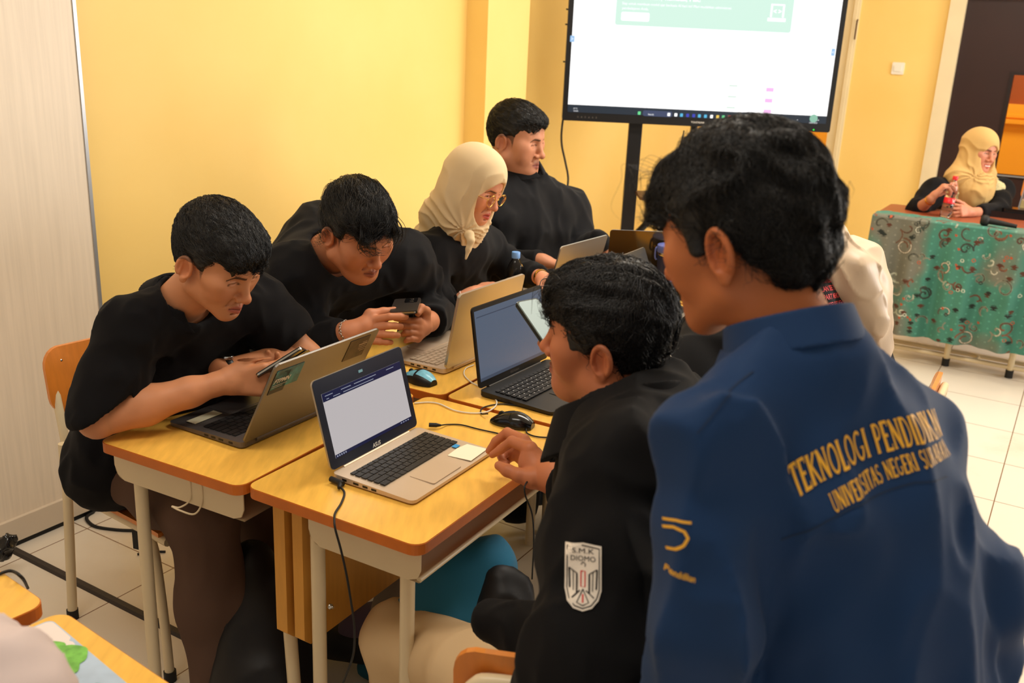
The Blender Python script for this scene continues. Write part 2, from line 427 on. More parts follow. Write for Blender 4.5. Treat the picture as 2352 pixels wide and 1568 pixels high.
# ---- head
def head_field(h, nk, plump=0.0, eye_open=0.5, mouth_open=0.0, ears=True, nose_w=1.0, male=True, smile=0.0):
    """nk: neck base in head coordinates"""
    lo = np.minimum([-.105, -.125, -.14], nk - .07); hi = np.maximum([.105, .14, .145], nk + .07)
    F = Field(lo, hi, h); E, C = F.ell, F.cone
    F.ell((0, -.012, .038), (.0745, .097, .086), .02)
    E((0, .030, .040), (.066, .060, .060), .03)
    E((0, .038, -.020), (.062 + plump * .6, .050, .066), .03)
    for s in (-1, 1):
        C((s * (.052 + plump), .004, -.052), (s * .014, .070, -.088), .020 + plump * .8, .016 + plump * .4, .03)
        E((s * (.038 + plump * .5), .060, -.024), (.024 + plump, .024, .028 + plump), .02)
        C((s * .012, .086, .030), (s * .044, .070, .029), .009, .008, .014)
        E((s * .052, .050, .0), (.018, .030, .020), .02)
    E((0, .066, -.062), (.034, .030, .034), .02)
    E((0, .074, -.090), (.020 + plump * .5, .016, .016), .02)
    if plump > .004: E((0, .040, -.098), (.045, .040, .020), .03)
    C((0, -.018, -.055), nk, .052 + plump, .058 + plump, .03)
    for s in (-1, 1):       # sockets and lids
        E((s * .031, .100, .010), (.017, .016, .011), .014, True)
        E((s * .031, .0735, .0085), (.0155, .0138, .0125), .006)
        if eye_open > 0:
            E((s * .031, .0885, .0068), (.0125, .007, .0045 * eye_open), .002, True)
        # brow skin crease
        C((s * .018, .0895, .0175), (s * .042, .082, .0165), .0012, .001, .004, True)
    C((0, .083, .026), (0, .1085, -.022), .0065, .0090, .016)
    E((0, .1100, -.028), (.0105 * nose_w, .0105, .0095), .010)
    for s in (-1, 1):
        E((s * .0130 * nose_w, .0975, -.032), (.0072 * nose_w, .0090, .0075), .008)
        E((s * .0062 * nose_w, .1035, -.0405), (.0036, .0055, .0040), .004, True)
        C((s * .0170, .094, -.034), (s * .028, .080, -.060), .0016, .0012, .008, True)   # nasolabial
    mz = -.0625 + smile * .002; cz = mz + smile * .006; cx = .023 + smile * .006
    for s in (-1, 1):
        C((0, .0975, mz + .0055), (s * cx, .084 - smile * .003, cz + .001), .0052, .0022, .006)
        C((0, .0970, mz - .0065 - mouth_open), (s * cx * .9, .083 - smile * .003, cz - .002), .0060, .0022, .006)
        C((0, .1040, mz), (s * cx, .0870, cz), .0013 + mouth_open * .8, .0010, .003, True)
    C((0, .0975, -.0495), (0, .0985, -.0525), .002, .002, .006, True)
    E((0, .088, -.0785), (.014, .006, .004), .010, True)
    if ears:
        for s in (-1, 1):
            Re = rot(s * -18, 0, 0)
            c = np.array([s * .080, -.014, -.008])
            E(c + (0, 0, .004), (.0060, .0175, .030), .006, False, Re)
            n = 22; pts = []
            for i in range(n + 1):
                t = math.radians(-70 + 300 * i / n); pts.append(c + Re @ np.array([s * (.0060 + .001 * math.sin(t)), .0165 * math.cos(t), .006 + .0265 * math.sin(t)]))
            for a, b in zip(pts[:-1], pts[1:]): C(a, b, .0040, .0040, .003)
            E(c + Re @ np.array([s * .008, .003, .002]), (.0060, .0105, .0175), .004, True, Re)
            E(c + Re @ np.array([s * .010, .010, -.002]), (.0075, .0050, .0065), .003, True, Re)
            C(c + Re @ np.array([s * .004, -.0075, .022]), c + Re @ np.array([s * .005, -.0075, -.012]), .0030, .0030, .003)
            C(c + Re @ np.array([s * .003, .0160, -.002]), c + Re @ np.array([s * .004, .0140, -.008]), .0035, .0035, .004)
            E(c + Re @ np.array([s * .003, .004, -.0255]), (.0050, .0090, .0090), .005, False, Re)
    return F

def paint_head(V, skin, hairline=None, brow=1.0, lips=(168, 92, 78), male=True, brow_c=(28, 20, 18), stubble=0.0, smile=0.0):
    x, y, z = V[:, 0], V[:, 1], V[:, 2]; base = lin(skin); C = np.tile(base, (len(V), 1))
    def mix(m, c):
        nonlocal C; C = C * (1 - m[:, None]) + lin(c) * m[:, None]
    red = tuple(min(255, int(v * f)) for v, f in zip(skin, (1.02, .84, .78)))
    sm = lambda a, b, v: np.clip((v - a) / (b - a), 0, 1)
    g = lambda cx, cy, cz, r: np.exp(-(((np.abs(x) - cx) / r) ** 2 + ((y - cy) / r) ** 2 + ((z - cz) / r) ** 2))
    mix(0.45 * g(0, .112, -.028, .014), red); mix(0.35 * g(.042, .07, -.022, .022), red); mix(0.5 * g(.085, -.01, 0, .026), red)
    front = sm(.055, .07, y)
    mz = -.0625 + smile * .006 * (np.abs(x) / .023) ** 2
    m = front * (1 - sm(.80, 1.1, np.sqrt((x / .025) ** 2 + ((z - mz + .001) / .0112) ** 2))) * sm(.083, .090, y + .25 * np.abs(x))
    mix(m * .85, lips)
    mix(front * (1 - sm(.5, 1.2, np.abs(z - mz) / .0016)) * (np.abs(x) < .023) * .75, (86, 40, 36))
    bz = .0255 + .004 * np.clip((np.abs(x) - .014) / .02, 0, 1) - .010 * np.clip((np.abs(x) - .036) / .014, 0, 1)
    th = .0042 * brow * np.clip(1.25 - np.abs(np.abs(x) - .026) / .030, .2, 1)
    m = sm(.05, .06, y) * (np.abs(x) > .009) * (np.abs(x) < .052) * (1 - sm(.6, 1.25, np.abs(z - bz) / th))
    mix(m * .88, brow_c)
    # lash line
    r = np.sqrt(((np.abs(x) - .031) / .0150) ** 2 + ((z - .0072) / .0052) ** 2)
    mix(sm(.07, .078, y) * np.exp(-((r - .92) / .16) ** 2) * (z > .0050) * .85, (20, 14, 12))
    if hairline is not None:
        m = hairline(x, y, z); mix(np.clip(m, 0, 1) * .9, (24, 18, 17))
    if stubble:
        mix(stubble * np.clip(sm(.06, .09, y) * np.exp(-((z + .052) / .006) ** 2) * (np.abs(x) < .024), 0, 1), (60, 40, 32))
    return C

def eyeball(s, gaze=(0, -.35)):
    """small sphere with iris painted by direction"""
    n, m = 20, 14; vs = []; fs = []; cs = []
    c = np.array([s * .031, .0725, .0075]); r = .0122; gd = unit([gaze[0], 1, gaze[1]])
    for i in range(m + 1):
        for k in range(n):
            t = math.pi * i / m; p = 2 * math.pi * k / n; d = np.array([math.sin(t) * math.cos(p), math.cos(t), math.sin(t) * math.sin(p)])
            # pole towards gaze
            a = unit(np.cross([1, 0, 0], gd)); b = np.cross(gd, a)
            d = gd * d[1] + a * d[0] + b * d[2]; vs.append(c + d * r)
            cs.append(lin((22, 14, 10)) if t < .46 else lin((205, 192, 182)))
    fs = [[i * n + k, i * n + (k + 1) % n, (i + 1) * n + (k + 1) % n, (i + 1) * n + k] for i in range(m) for k in range(n)]
    return np.array(vs), np.array(fs), np.array(cs)

# ---- hair
def hair_field(style, h=.0028):
    F = Field((-.135, -.16, -.135), (.135, .16, .19), h)
    t = style.get('thick', .012); tt = style.get('top', .018)
    F.ell((0, -.014, .040), (.0755 + t, .098 + t, .086 + tt), .02)
    F.ell((0, .022, .055), (.064 + t * .7, .062 + t * .8, .052 + tt), .03)
    for e in style.get('add', []): F.ell(e[0], e[1], .02)
    fz = style.get('line', .066)       # hairline height on the forehead
    F.ell((0, .125, fz - .098), (.0720, .088, .098), .008, True)
    # behind the ears and nape
    zb = style.get('nape', -.058); za = style.get('side', -.012)
    def low(X, Y, Z):
        return (Z - np.where(Y > -.03, za + 0 * Y, za + (zb - za) * np.clip((-.03 - Y) / .035, 0, 1))) * .9
    F.op(lambda X, Y, Z: low(X, Y, Z) + 0 * X, (-.135, -.16, -.135), (.135, .16, .12), .006, True)
    for s in (-1, 1):
        F.ell((s * .088, -.004, -.020), (.030, .026, .044), .006, True)
        F.ell((s * .075, .070, .0), (.030, .040, .062), .008, True)
    for e in style.get('sub', []): F.ell(e[0], e[1], .012, True)
    for c in style.get('locks', []): F.cone(c[0], c[1], c[2], c[3], .010)
    F.folds(style.get('fold', .0035), style.get('freq', 55), style.get('stretch', (1.6, .45, 1.0)), style.get('seed', 3), warp=style.get('warp', .8))
    return F
def strands(F, V, n, length, comb, lift=.25, r=.00045, seg=6, seed=1, line=.06, curl=0.0):
    rg = np.random.RandomState(seed); P = V[rg.randint(0, len(V), n)].copy()
    P += F.grad(P) * -.001
    L = length * (0.5 + rg.rand(n)); step = (L / seg)[:, None]; pts = [P]; ph = rg.rand(n) * 6.28
    wob = rg.randn(n, 3) * .28
    for i in range(seg):
        G = F.grad(P); d = comb(P) + wob
        if curl: d = d + curl * np.stack([np.sin(ph + i * 1.3), np.cos(ph * 1.7 + i * 1.1), np.sin(ph * .6 + i * 1.7)], 1)
        d = d - G * (d * G).sum(1, keepdims=True); d /= np.linalg.norm(d, axis=1, keepdims=True) + 1e-9
        v = F.at_pts(P); target = .0015 + lift * .010 * (i / seg) ** 2 * rg.rand(n)
        P = P + d * step + G * np.clip(target - v, -.002, .004)[:, None]
        pts.append(P)
    pts = np.stack(pts, 1)                                    # n, seg+1, 3
    tip = pts[:, -1]; ok = ~((tip[:, 1] > .012) & (tip[:, 2] < line - .022) & (np.hypot(tip[:, 0], tip[:, 1] - .02) > .03)); pts = pts[ok]; n = len(pts)
    T = np.gradient(pts, axis=1); T /= np.linalg.norm(T, axis=2, keepdims=True) + 1e-9
    A = np.cross(T, [0.3, 0.5, 0.8]); A /= np.linalg.norm(A, axis=2, keepdims=True) + 1e-9; B = np.cross(T, A)
    w = (r * (1 - np.linspace(0, 1, seg + 1) ** 2 * .85))[None, :, None]
    ring = [pts + (A * math.cos(a) + B * math.sin(a)) * w for a in (0, 2.094, 4.189)]
    VV = np.stack(ring, 2).reshape(-1, 3); base = (np.arange(n) * (seg + 1) * 3)[:, None, None]
    i = np.arange(seg)[None, :, None] * 3; k = np.arange(3)[None, None, :]; k1 = (k + 1) % 3
    Q = np.stack([base + i + k, base + i + k1, base + i + 3 + k1, base + i + 3 + k], -1).reshape(-1, 4)
    return VV, Q

# ---- generic body pieces
def torso(F, N, SL, SR, C, W, P, g=0.0, k=.06, cw=.085, ww=.07, pw=.08, rs=.062, rc=.105, rw=.105, rp=.115):
    """N neck base, S shoulders, C chest, W waist, P pelvis centres"""
    ax = unit(SR - SL)
    F.cone(SL, SR, rs + g, rs + g, k); F.cone(C - ax * cw, C + ax * cw, rc + g, rc + g, k)
    F.cone(N * .5 + (SL + SR) * .25, C, .07 + g, .09 + g, k)
    F.cone(W - ax * ww, W + ax * ww, rw + g, rw + g, k); F.cone(P - ax * pw, P + ax * pw, rp + g, rp + g, k)
    F.cone(C, W, rc + g, rw + g, k); F.cone(W, P, rw + g, rp + g, k)
    for S in (SL, SR): F.cone(S, N * .75 + S * .25 + (0, 0, -.0), rs * .95 + g, .045 + g, k)
def bounds(pts, m):
    P = np.array(pts); return P.min(0) - m, P.max(0) + m
def hand_generic(F, w, f, n, thumb, curls=(35, 40, 45, 50), spread=6, sc=1.0, thumb_dir=(.6, .75, .25), joint=(1.0, .9, .6)):
    """w wrist, f finger direction, n palm normal (out of the palm), thumb: direction of the thumb side. Five separate fingers."""
    f = unit(f); n = unit(n - f * (n @ f)); s = np.cross(f, n); s = s if s @ thumb > 0 else -s
    L = [(.043, .025, .021), (.048, .029, .022), (.044, .027, .021), (.034, .020, .018)]
    off = [.028, .009, -.010, -.027]; kl = [.090, .093, .088, .080]; tips = []
    for i in range(4):
        kn = w + (f * kl[i] + s * off[i]) * sc; c0 = w + (f * .018 + s * off[i] * .55) * sc
        F.cone(c0, kn, .0145 * sc, .0120 * sc, .012)
        d = unit(f + s * math.tan(math.radians(spread * (1.5 - i)) * .7)); p = kn; a = 0; r = [.0098, .0088, .0082, .0070][0] * sc if i < 3 else .0085 * sc
        for j in range(3):
            a += math.radians(curls[i] * joint[j]); dd = d * math.cos(a) + n * math.sin(a)
            q = p + dd * L[i][j] * sc; r2 = r * (.92 if j < 2 else .86); F.cone(p, q, r, r2, .004); p = q; r = r2
        tips.append(p)
    td = unit(s * thumb_dir[0] + f * thumb_dir[1] + n * thumb_dir[2]); b = w + (f * .012 + s * .020 + n * .004) * sc
    m = b + td * .046 * sc; F.cone(b, m, .0165 * sc, .0125 * sc, .014)
    td2 = unit(td + f * .35 - s * .15); m2 = m + td2 * .034 * sc; F.cone(m, m2, .0115 * sc, .0105 * sc, .006)
    td3 = unit(td2 + f * .3 - s * .2); m3 = m2 + td3 * .024 * sc; F.cone(m2, m3, .0105 * sc, .0088 * sc, .004)
    F.cone(w - f * .012, w + f * .02, .024 * sc, .022 * sc, .015)
    return tips, m3

# ================================================================== PEOPLE: shared builders
def to_world(V, pose): return (V * pose['s']) @ pose['R'].T + pose['p']
def pose_of(p, yaw, pitch, roll, s=1.0): return dict(p=np.array(p, float), R=rot(yaw, pitch, roll), s=s)
def to_head(P, pose): return (pose['R'].T @ (np.asarray(P, float) - pose['p'])) / pose['s']
def child_mesh(name, V, Fq, m, parent, C=None): return add_mesh(name, [(V, Fq, C)], m, parent)
def field_child(name, F, m, parent):
    V, Q = F.mesh(); V, Q = biggest(V, Q); return child_mesh(name, V, Q, m, parent)
def biggest(V, Q, share=.04):
    """drop crumbs that float free of the main surface"""
    L = np.arange(len(V))
    for _ in range(200):
        mn = L[Q].min(1); M_ = L.copy()
        for k in range(4): np.minimum.at(M_, Q[:, k], mn)
        M_ = M_[M_]
        if (M_ == L).all(): break
        L = M_
    c = np.bincount(L, minlength=len(V)); ok = c[L] >= share * len(V)
    if ok.all(): return V, Q
    idx = np.cumsum(ok) - 1; Q = Q[ok[Q].all(1)]; return V[ok], idx[Q]

def build_body(label, pose, N, T, arms, legs, skin, h=.0025, eye_open=.35, plump=0.0, gaze=(0, -.4), fine=(), nose_w=1.0, male=True, ears=True,
               hairline=None, brow=1.0, lips=(160, 88, 74), smile=0.0, mouth_open=0.0, stubble=0.0, face=True):
    """one continuous mesh: head, neck, trunk, limbs, hands"""
    nk = to_head(N, pose) * 1.0; nk = nk * 1.05
    Fh = head_field(h, nk, plump, eye_open, mouth_open, ears, nose_w, male, smile)
    V, Q = Fh.mesh(); C = paint_head(V, skin, hairline, brow, lips, male, stubble=stubble, smile=smile)
    parts = [(to_world(V, pose), Q, C)]
    pts = [N, T['SL'], T['SR'], T['C'], T['W'], T['P']] + [p for ch in list(arms) + list(legs) for p, r in ch]
    lo, hi = bounds(pts, .17); F = Field(lo, hi, .010)
    torso(F, N, T['SL'], T['SR'], T['C'], T['W'], T['P'], g=-.022 + T.get('g', 0) * .6)
    F.cone(N, pose['p'] + pose['R'] @ np.array([0, -.02, -.05]) * pose['s'], .05, .048, .03)
    for ch in arms: F.chain([(p, r) for p, r in ch], .02)
    for ch in legs: F.chain([(p, r) for p, r in ch], .02)
    V2, Q2 = F.mesh(); base = lin(skin); parts.append((V2, Q2, base))
    for fn, pts in fine:
        lo, hi = bounds(pts, .05); G = Field(lo, hi, .0022); fn(G); V3_, Q3 = G.mesh()
        n = noise3(V3_[:, 0] * 60, V3_[:, 1] * 60, V3_[:, 2] * 60, 3)[:, None]
        parts.append((V3_, Q3, base * (1 + .05 * n)))
    me_o = add_mesh('person', parts, 'skin')
    tag(me_o, label, 'person')
    if face:
        for s in (-1, 1):
            V4, Q4, C4 = eyeball(s, gaze); child_mesh('eye', to_world(V4, pose), Q4, 'eye_white', me_o, C4)
    return me_o, Fh

def make_hair(pose, style, parent, n=2600, length=.045, comb=None, m='hair', **kw):
    F = hair_field(style); V, Q = F.mesh()
    comb = comb or (lambda P: np.stack([P[:, 0] * 0, P[:, 1] * 0 + 1.0, P[:, 2] * 0 - .3 - 4 * np.clip(-.02 - P[:, 1], 0, 1)], 1))
    SV, SQ = strands(F, V, n, length, comb, seed=style.get('seed', 3), line=style.get('line', .066), **kw)
    ex = []
    for L_ in style.get('wisps', []):
        pts = spline(L_[0], 6); mb = MB(); mb.tube(pts, L_[1], 4, rs=[L_[1] * (1 - .8 * i / (len(pts) - 1)) for i in range(len(pts))], caps=False)
        ex.append((np.array(mb.v), np.array(mb.f), None))
    parts = [(V, Q, None), (SV, SQ, None)] + ex
    parts = [(to_world(a, pose), b_, c) for a, b_, c in parts]
    return add_mesh('hair', parts, m, parent), F

def make_shirt(name, m, parent, N, T, sleeves, g=.012, h=.0075, neck=None, neck_r=(.058, .075), folds=(.006, 14, (1, 1, .55)), hem=None, cuts=(), extra=None, k=.06, seed=1, sk=.03, fold2=None):
    pts = [N, T['SL'], T['SR'], T['C'], T['W'], T['P']] + [p for ch in sleeves for p, r in ch]
    lo, hi = bounds(pts, .20); F = Field(lo, hi, h)
    torso(F, N, T['SL'], T['SR'], T['C'], T['W'], T['P'], g=g + T.get('g', 0), k=k, **T.get('kw', {}))
    for ch in sleeves: F.chain(ch, sk)
    if extra: extra(F)
    F.folds(folds[0], folds[1], folds[2], seed)
    if fold2: F.folds(fold2[0], fold2[1], fold2[2], seed + 5)
    if neck is not None:
        ax = unit(neck - N); F.cone(N + ax * .012, N + ax * .14, neck_r[0], neck_r[1], .012, True)
    for c in cuts: F.cut(*c)
    o = field_child(name, F, m, parent)
    return o, F
def collar(parent, m, N, axis, front, r0, r1, h0, h1, t=.0035, open_w=.5, name='collar', hres=.003, flare=0.0, rear_up=.25, notch=.0):
    """turned collar round the neck: tapered shell, open at the front"""
    ax = unit(axis); fr = unit(front - ax * (front @ ax)); sd_ = np.cross(ax, fr)
    lo, hi = bounds([N + ax * h0, N + ax * h1], max(r0, r1) + .05); F = Field(lo, hi, hres)
    def fn(X, Y, Z):
        x, y, z = X - N[0], Y - N[1], Z - N[2]
        hh = x * ax[0] + y * ax[1] + z * ax[2]; f = x * fr[0] + y * fr[1] + z * fr[2]; s = x * sd_[0] + y * sd_[1] + z * sd_[2]
        rad = np.sqrt((f * .92) ** 2 + s ** 2); hh2 = hh + f * rear_up
        tt = np.clip((hh2 - h0) / (h1 - h0), 0, 1); rr = r0 + (r1 - r0) * tt + flare * np.sin(6 * np.arctan2(s, f)) * .5
        d = np.abs(rad - rr) - t; d = np.maximum(d, np.abs(hh2 - (h0 + h1) / 2) - (h1 - h0) / 2)
        gap = open_w * (.35 + .65 * tt)      # opening widens towards the top
        ang = np.abs(np.arctan2(s, f)); d = np.maximum(d, (gap - ang) * .05)
        return d
    F.op(fn, lo, hi, .0015)
    return field_child(name, F, m, parent)

def project(F, P, d, maxd=.3, lift=.0012, n=90):
    """slide points along d until they meet the surface"""
    P = np.asarray(P, float); d = unit(d); best = np.full(len(P), np.nan); prev = F.at_pts(P)
    for i in range(1, n + 1):
        t = maxd * i / n; cur = F.at_pts(P + d * t); hit = (cur < 0) & (prev >= 0) & np.isnan(best)
        best[hit] = (maxd * (i - 1 + prev[hit] / (prev[hit] - cur[hit])) / n); prev = cur
    med = np.nanmedian(best) if np.isfinite(best).any() else .1
    best[np.isnan(best)] = med
    return P + d * (best - lift)[:, None]
def strip_quads(pts, w):
    """ribbon of quads along a 2-D polyline"""
    pts = np.array(pts, float); out = []
    P = [pts[0]]
    for a, b in zip(pts[:-1], pts[1:]):
        n = max(1, int(np.linalg.norm(b - a) / .12)); P += [a + (b - a) * i / n for i in range(1, n + 1)]
    P = np.array(P); T = np.gradient(P, axis=0); T /= np.linalg.norm(T, axis=1, keepdims=True) + 1e-9; Nn = np.stack([-T[:, 1], T[:, 0]], 1) * w / 2
    vs = np.concatenate([P + Nn, P - Nn]); m = len(P); return vs, [[i, m + i, m + i + 1, i + 1] for i in range(m - 1)]
def arc(cx, cy, rx, ry, a0, a1, n=8): return [(cx + rx * math.cos(math.radians(a0 + (a1 - a0) * i / n)), cy + ry * math.sin(math.radians(a0 + (a1 - a0) * i / n))) for i in range(n + 1)]
TK, TN_ = .19, .11
GLY = {'T': (.62, [([(.31, 0), (.31, 1)], TK), ([(.02, .97), (.60, .97)], TN_), ([(.03, .97), (.03, .78)], .05), ([(.59, .97), (.59, .78)], .05), ([(.2, .02), (.42, .02)], .05)]),
       'E': (.56, [([(.14, 0), (.14, 1)], TK), ([(.02, .97), (.52, .97)], TN_), ([(.02, .03), (.54, .03)], TN_), ([(.14, .52), (.42, .52)], TN_), ([(.52, .97), (.52, .8)], .05), ([(.54, .03), (.54, .2)], .05)]),
       'K': (.66, [([(.14, 0), (.14, 1)], TK), ([(.02, .97), (.26, .97)], .05), ([(.02, .03), (.26, .03)], .05), ([(.58, .97), (.18, .48)], TN_), ([(.28, .58), (.60, .03)], .13), ([(.48, .97), (.66, .97)], .05), ([(.5, .03), (.68, .03)], .05)]),
       'N': (.72, [([(.12, 0), (.12, 1)], TN_), ([(.10, .98), (.60, .02)], TK), ([(.60, 0), (.60, 1)], TN_), ([(.0, .97), (.16, .97)], .05), ([(.02, .03), (.22, .03)], .05), ([(.5, .97), (.7, .97)], .05)]),
       'O': (.68, [(arc(.34, .5, .27, .46, 0, 360, 18), .11)]), 'D': (.66, [([(.14, 0), (.14, 1)], TK), ([(.02, .97), (.26, .97)] + arc(.26, .5, .32, .47, 90, -90, 10) + [(.02, .03)], .09)]),
       'L': (.54, [([(.14, 0), (.14, 1)], TK), ([(.02, .97), (.26, .97)], .05), ([(.02, .03), (.5, .03)], TN_), ([(.51, .03), (.51, .22)], .05)]),
       'G': (.68, [(arc(.34, .5, .27, .46, 50, 330, 14) + [(.58, .42)], .11), ([(.42, .42), (.66, .42)], .05)]), 'I': (.30, [([(.15, 0), (.15, 1)], TK), ([(.02, .97), (.28, .97)], .05), ([(.02, .03), (.28, .03)], .05)]),
       'P': (.58, [([(.14, 0), (.14, 1)], TK), ([(.02, .97), (.28, .97)] + arc(.28, .72, .22, .25, 90, -90, 8) + [(.14, .47)], .09), ([(.02, .03), (.26, .03)], .05)]),
       'A': (.68, [([(.06, .02), (.33, 1)], TN_), ([(.33, 1), (.60, .02)], TK), ([(.16, .34), (.5, .34)], .06), ([(.0, .03), (.16, .03)], .05), ([(.5, .03), (.68, .03)], .05)]),
       'U': (.68, [([(.12, 1), (.12, .3)] + arc(.34, .28, .22, .26, 180, 360, 8) + [(.56, 1)], .11), ([(.0, .97), (.24, .97)], .05), ([(.46, .97), (.66, .97)], .05)]),
       'V': (.66, [([(.08, .98), (.34, .0)], TK), ([(.34, .0), (.58, .98)], TN_), ([(.0, .97), (.2, .97)], .05), ([(.48, .97), (.66, .97)], .05)]),
       'R': (.64, [([(.14, 0), (.14, 1)], TK), ([(.02, .97), (.28, .97)] + arc(.28, .74, .2, .23, 90, -90, 8) + [(.14, .51)], .09), ([(.30, .5), (.58, .03)], .12), ([(.02, .03), (.26, .03)], .05), ([(.5, .03), (.66, .03)], .05)]),
       'S': (.54, [(arc(.27, .74, .19, .23, 30, 250, 8) + arc(.27, .26, .2, .24, 70, -150, 8), .11)]), 'B': (.60, [([(.14, 0), (.14, 1)], TK), ([(.02, .97), (.28, .97)] + arc(.28, .75, .18, .22, 90, -90, 7) + arc(.28, .27, .23, .24, 90, -90, 7) + [(.02, .03)], .09)]),
       'Y': (.66, [([(.08, .98), (.33, .5)], .12), ([(.58, .98), (.33, .5)], TN_), ([(.33, .5), (.33, 0)], TK), ([(.0, .97), (.2, .97)], .05), ([(.46, .97), (.66, .97)], .05)]), ' ': (.40, [])}
def serif_text(s, gap=.05):
    vs = []; fs = []; x = 0
    for ch in s:
        w, st = GLY[ch]
        for pts, t in st:
            v, f = strip_quads([(a + x, b) for a, b in pts], t); b0 = sum(len(q) for q in vs); vs.append(v); fs += [[b0 + i for i in q] for q in f]
        x += w + gap
    return np.concatenate(vs), fs, x
def sew(parent, F, o, ex, ey, d, V2, Fs, m, name, lift=.0014, bend=None, maxd=.25):
    """put a flat drawing on a garment: V2 in metres in the plane (o, ex, ey), pushed along d onto the cloth"""
    V2 = np.asarray(V2, float); y = V2[:, 1] + (bend(V2[:, 0]) if bend else 0)
    P = np.asarray(o)[None] + ex[None] * V2[:, :1] + ey[None] * y[:, None]
    Q = project(F, P - unit(d) * .20, d, maxd + .1, lift, 130)
    mb = MB(); mb.add(Q, Fs, 0, False); return mb.build(name, m, parent)
def shield_patch(parent, F, c, ex, ey, d, W=.058, H=.092):
    """embroidered shield: cream ground, dark border, lettering, winged emblem"""
    U = lambda pts: [(a * W, b * H) for a, b in pts]
    rim = [(-.5, .46), (0, .5), (.5, .46), (.5, -.22), (.42, -.36), (.25, -.46), (0, -.5), (-.25, -.46), (-.42, -.36), (-.5, -.22)]
    # ground as rings, so that it follows the sleeve
    rf = [(a[0] + (b[0] - a[0]) * t / 5, a[1] + (b[1] - a[1]) * t / 5) for a, b in zip(rim, rim[1:] + rim[:1]) for t in range(5)]
    ks = [1 - .09 * q for q in range(11)]; ringv = [[(a * k * W, b * k * H) for a, b in rf] for k in ks]; vs = [p for r in ringv for p in r] + [(0, 0)]; n = len(rf); nr = len(ks)
    fsx = [[r * n + i, r * n + (i + 1) % n, (r + 1) * n + (i + 1) % n, (r + 1) * n + i] for r in range(nr - 1) for i in range(n)] + [[(nr - 1) * n + i, (nr - 1) * n + (i + 1) % n, nr * n] for i in range(n)]
    g = sew(parent, F, c, ex, ey, d, vs, fsx, 'patch_cream', 'sleeve_patch', .0024)
    def lines(L_, m, nm, lift=.0032):
        vs = []; fsx = []
        for pts, w in L_:
            v, f = strip_quads([(a * 10, b * 10) for a, b in U(pts)], w * 10); v = v / 10; b0 = sum(len(q) for q in vs); vs.append(v); fsx += [[b0 + i for i in q] for q in f]
        return sew(g, F, c, ex, ey, d, np.concatenate(vs), fsx, m, nm, lift)
    r2 = [(a * .88, b * .92) for a, b in rim]
    Ln = [(r2 + [r2[0]], .0014)]
    for s in (-1, 1):
        for i, (x0, x1) in enumerate(((.38, .36), (.27, .26), (.17, .17))): Ln.append(([(s * x0, .10 - .04 * i), (s * x1, -.20 - .03 * i)], .0022 if i != 1 else .0012))
        Ln.append(([(s * .38, .10), (s * .17, .02)], .0012)); Ln.append(([(0, -.20), (s * .16, -.38), (0, -.42)], .0014)); Ln.append(([(s * .08, -.22), (s * .30, -.32)], .0014))
    Ln += [([(-.06, .16), (0, .20), (.07, .17), (.05, .13)], .0012)]
    lines(Ln, 'patch_black', 'patch_stitching')
    lines([([(-.055, .06), (-.055, -.17), (.055, -.17), (.055, .06), (-.055, .06)], .0016), ([(0, -.27), (0, -.38)], .0022)], 'patch_red', 'patch_red_stitching')
    for s_, y, hh, ww, x in (('S.M.K', .335, .0064, .030, -.30), ('DIOMO', .215, .0066, .034, -.34)):
        v, f = text_verts(s_, bold=.0); v[:, 0] -= v[:, 0].min(); v[:, 0] *= ww / v[:, 0].max(); v[:, 1] *= hh / v[:, 1].max(); v = v[:, :2] + [x * W, y * H]
        sew(g, F, c, ex, ey, d, v, f, 'patch_black', 'patch_lettering', .0032)
    return g
def trousers(parent, P, legs, m, name='trousers', folds=(.007, 16, (1, 1, .6)), pel=.135, h=.009, seed=4, hipax=None):
    pts = [P] + [p for ch in legs for p, r in ch]; lo, hi = bounds(pts, .20); F = Field(lo, hi, h)
    hx = hipax if hipax is not None else V3(0, 0, 0)
    F.cone(P - hx * .08, P + hx * .08, pel, pel, .05)
    for ch in legs: F.chain(ch, .05)
    F.folds(folds[0], folds[1], folds[2], seed)
    return field_child(name, F, m, parent), F
def shoe(parent, ankle, fwd, m='black_rubber'):
    f = unit(V3(fwd[0], fwd[1], 0)); a = V3(ankle[0], ankle[1], 0)
    lo, hi = bounds([a - f * .1, a + f * .22, a + V3(0, 0, .12)], .06); F = Field(lo, hi, .005)
    F.cone(a - f * .02 + Z3 * .05, a + f * .15 + Z3 * .032, .045, .036, .03); F.cone(a + Z3 * .05, a + Z3 * .11, .042, .045, .03)
    F.op(lambda X, Y, Z: Z - .004 + 0 * X + 0 * Y, lo, hi, .004, True)
    return field_child('shoe', F, m, parent)
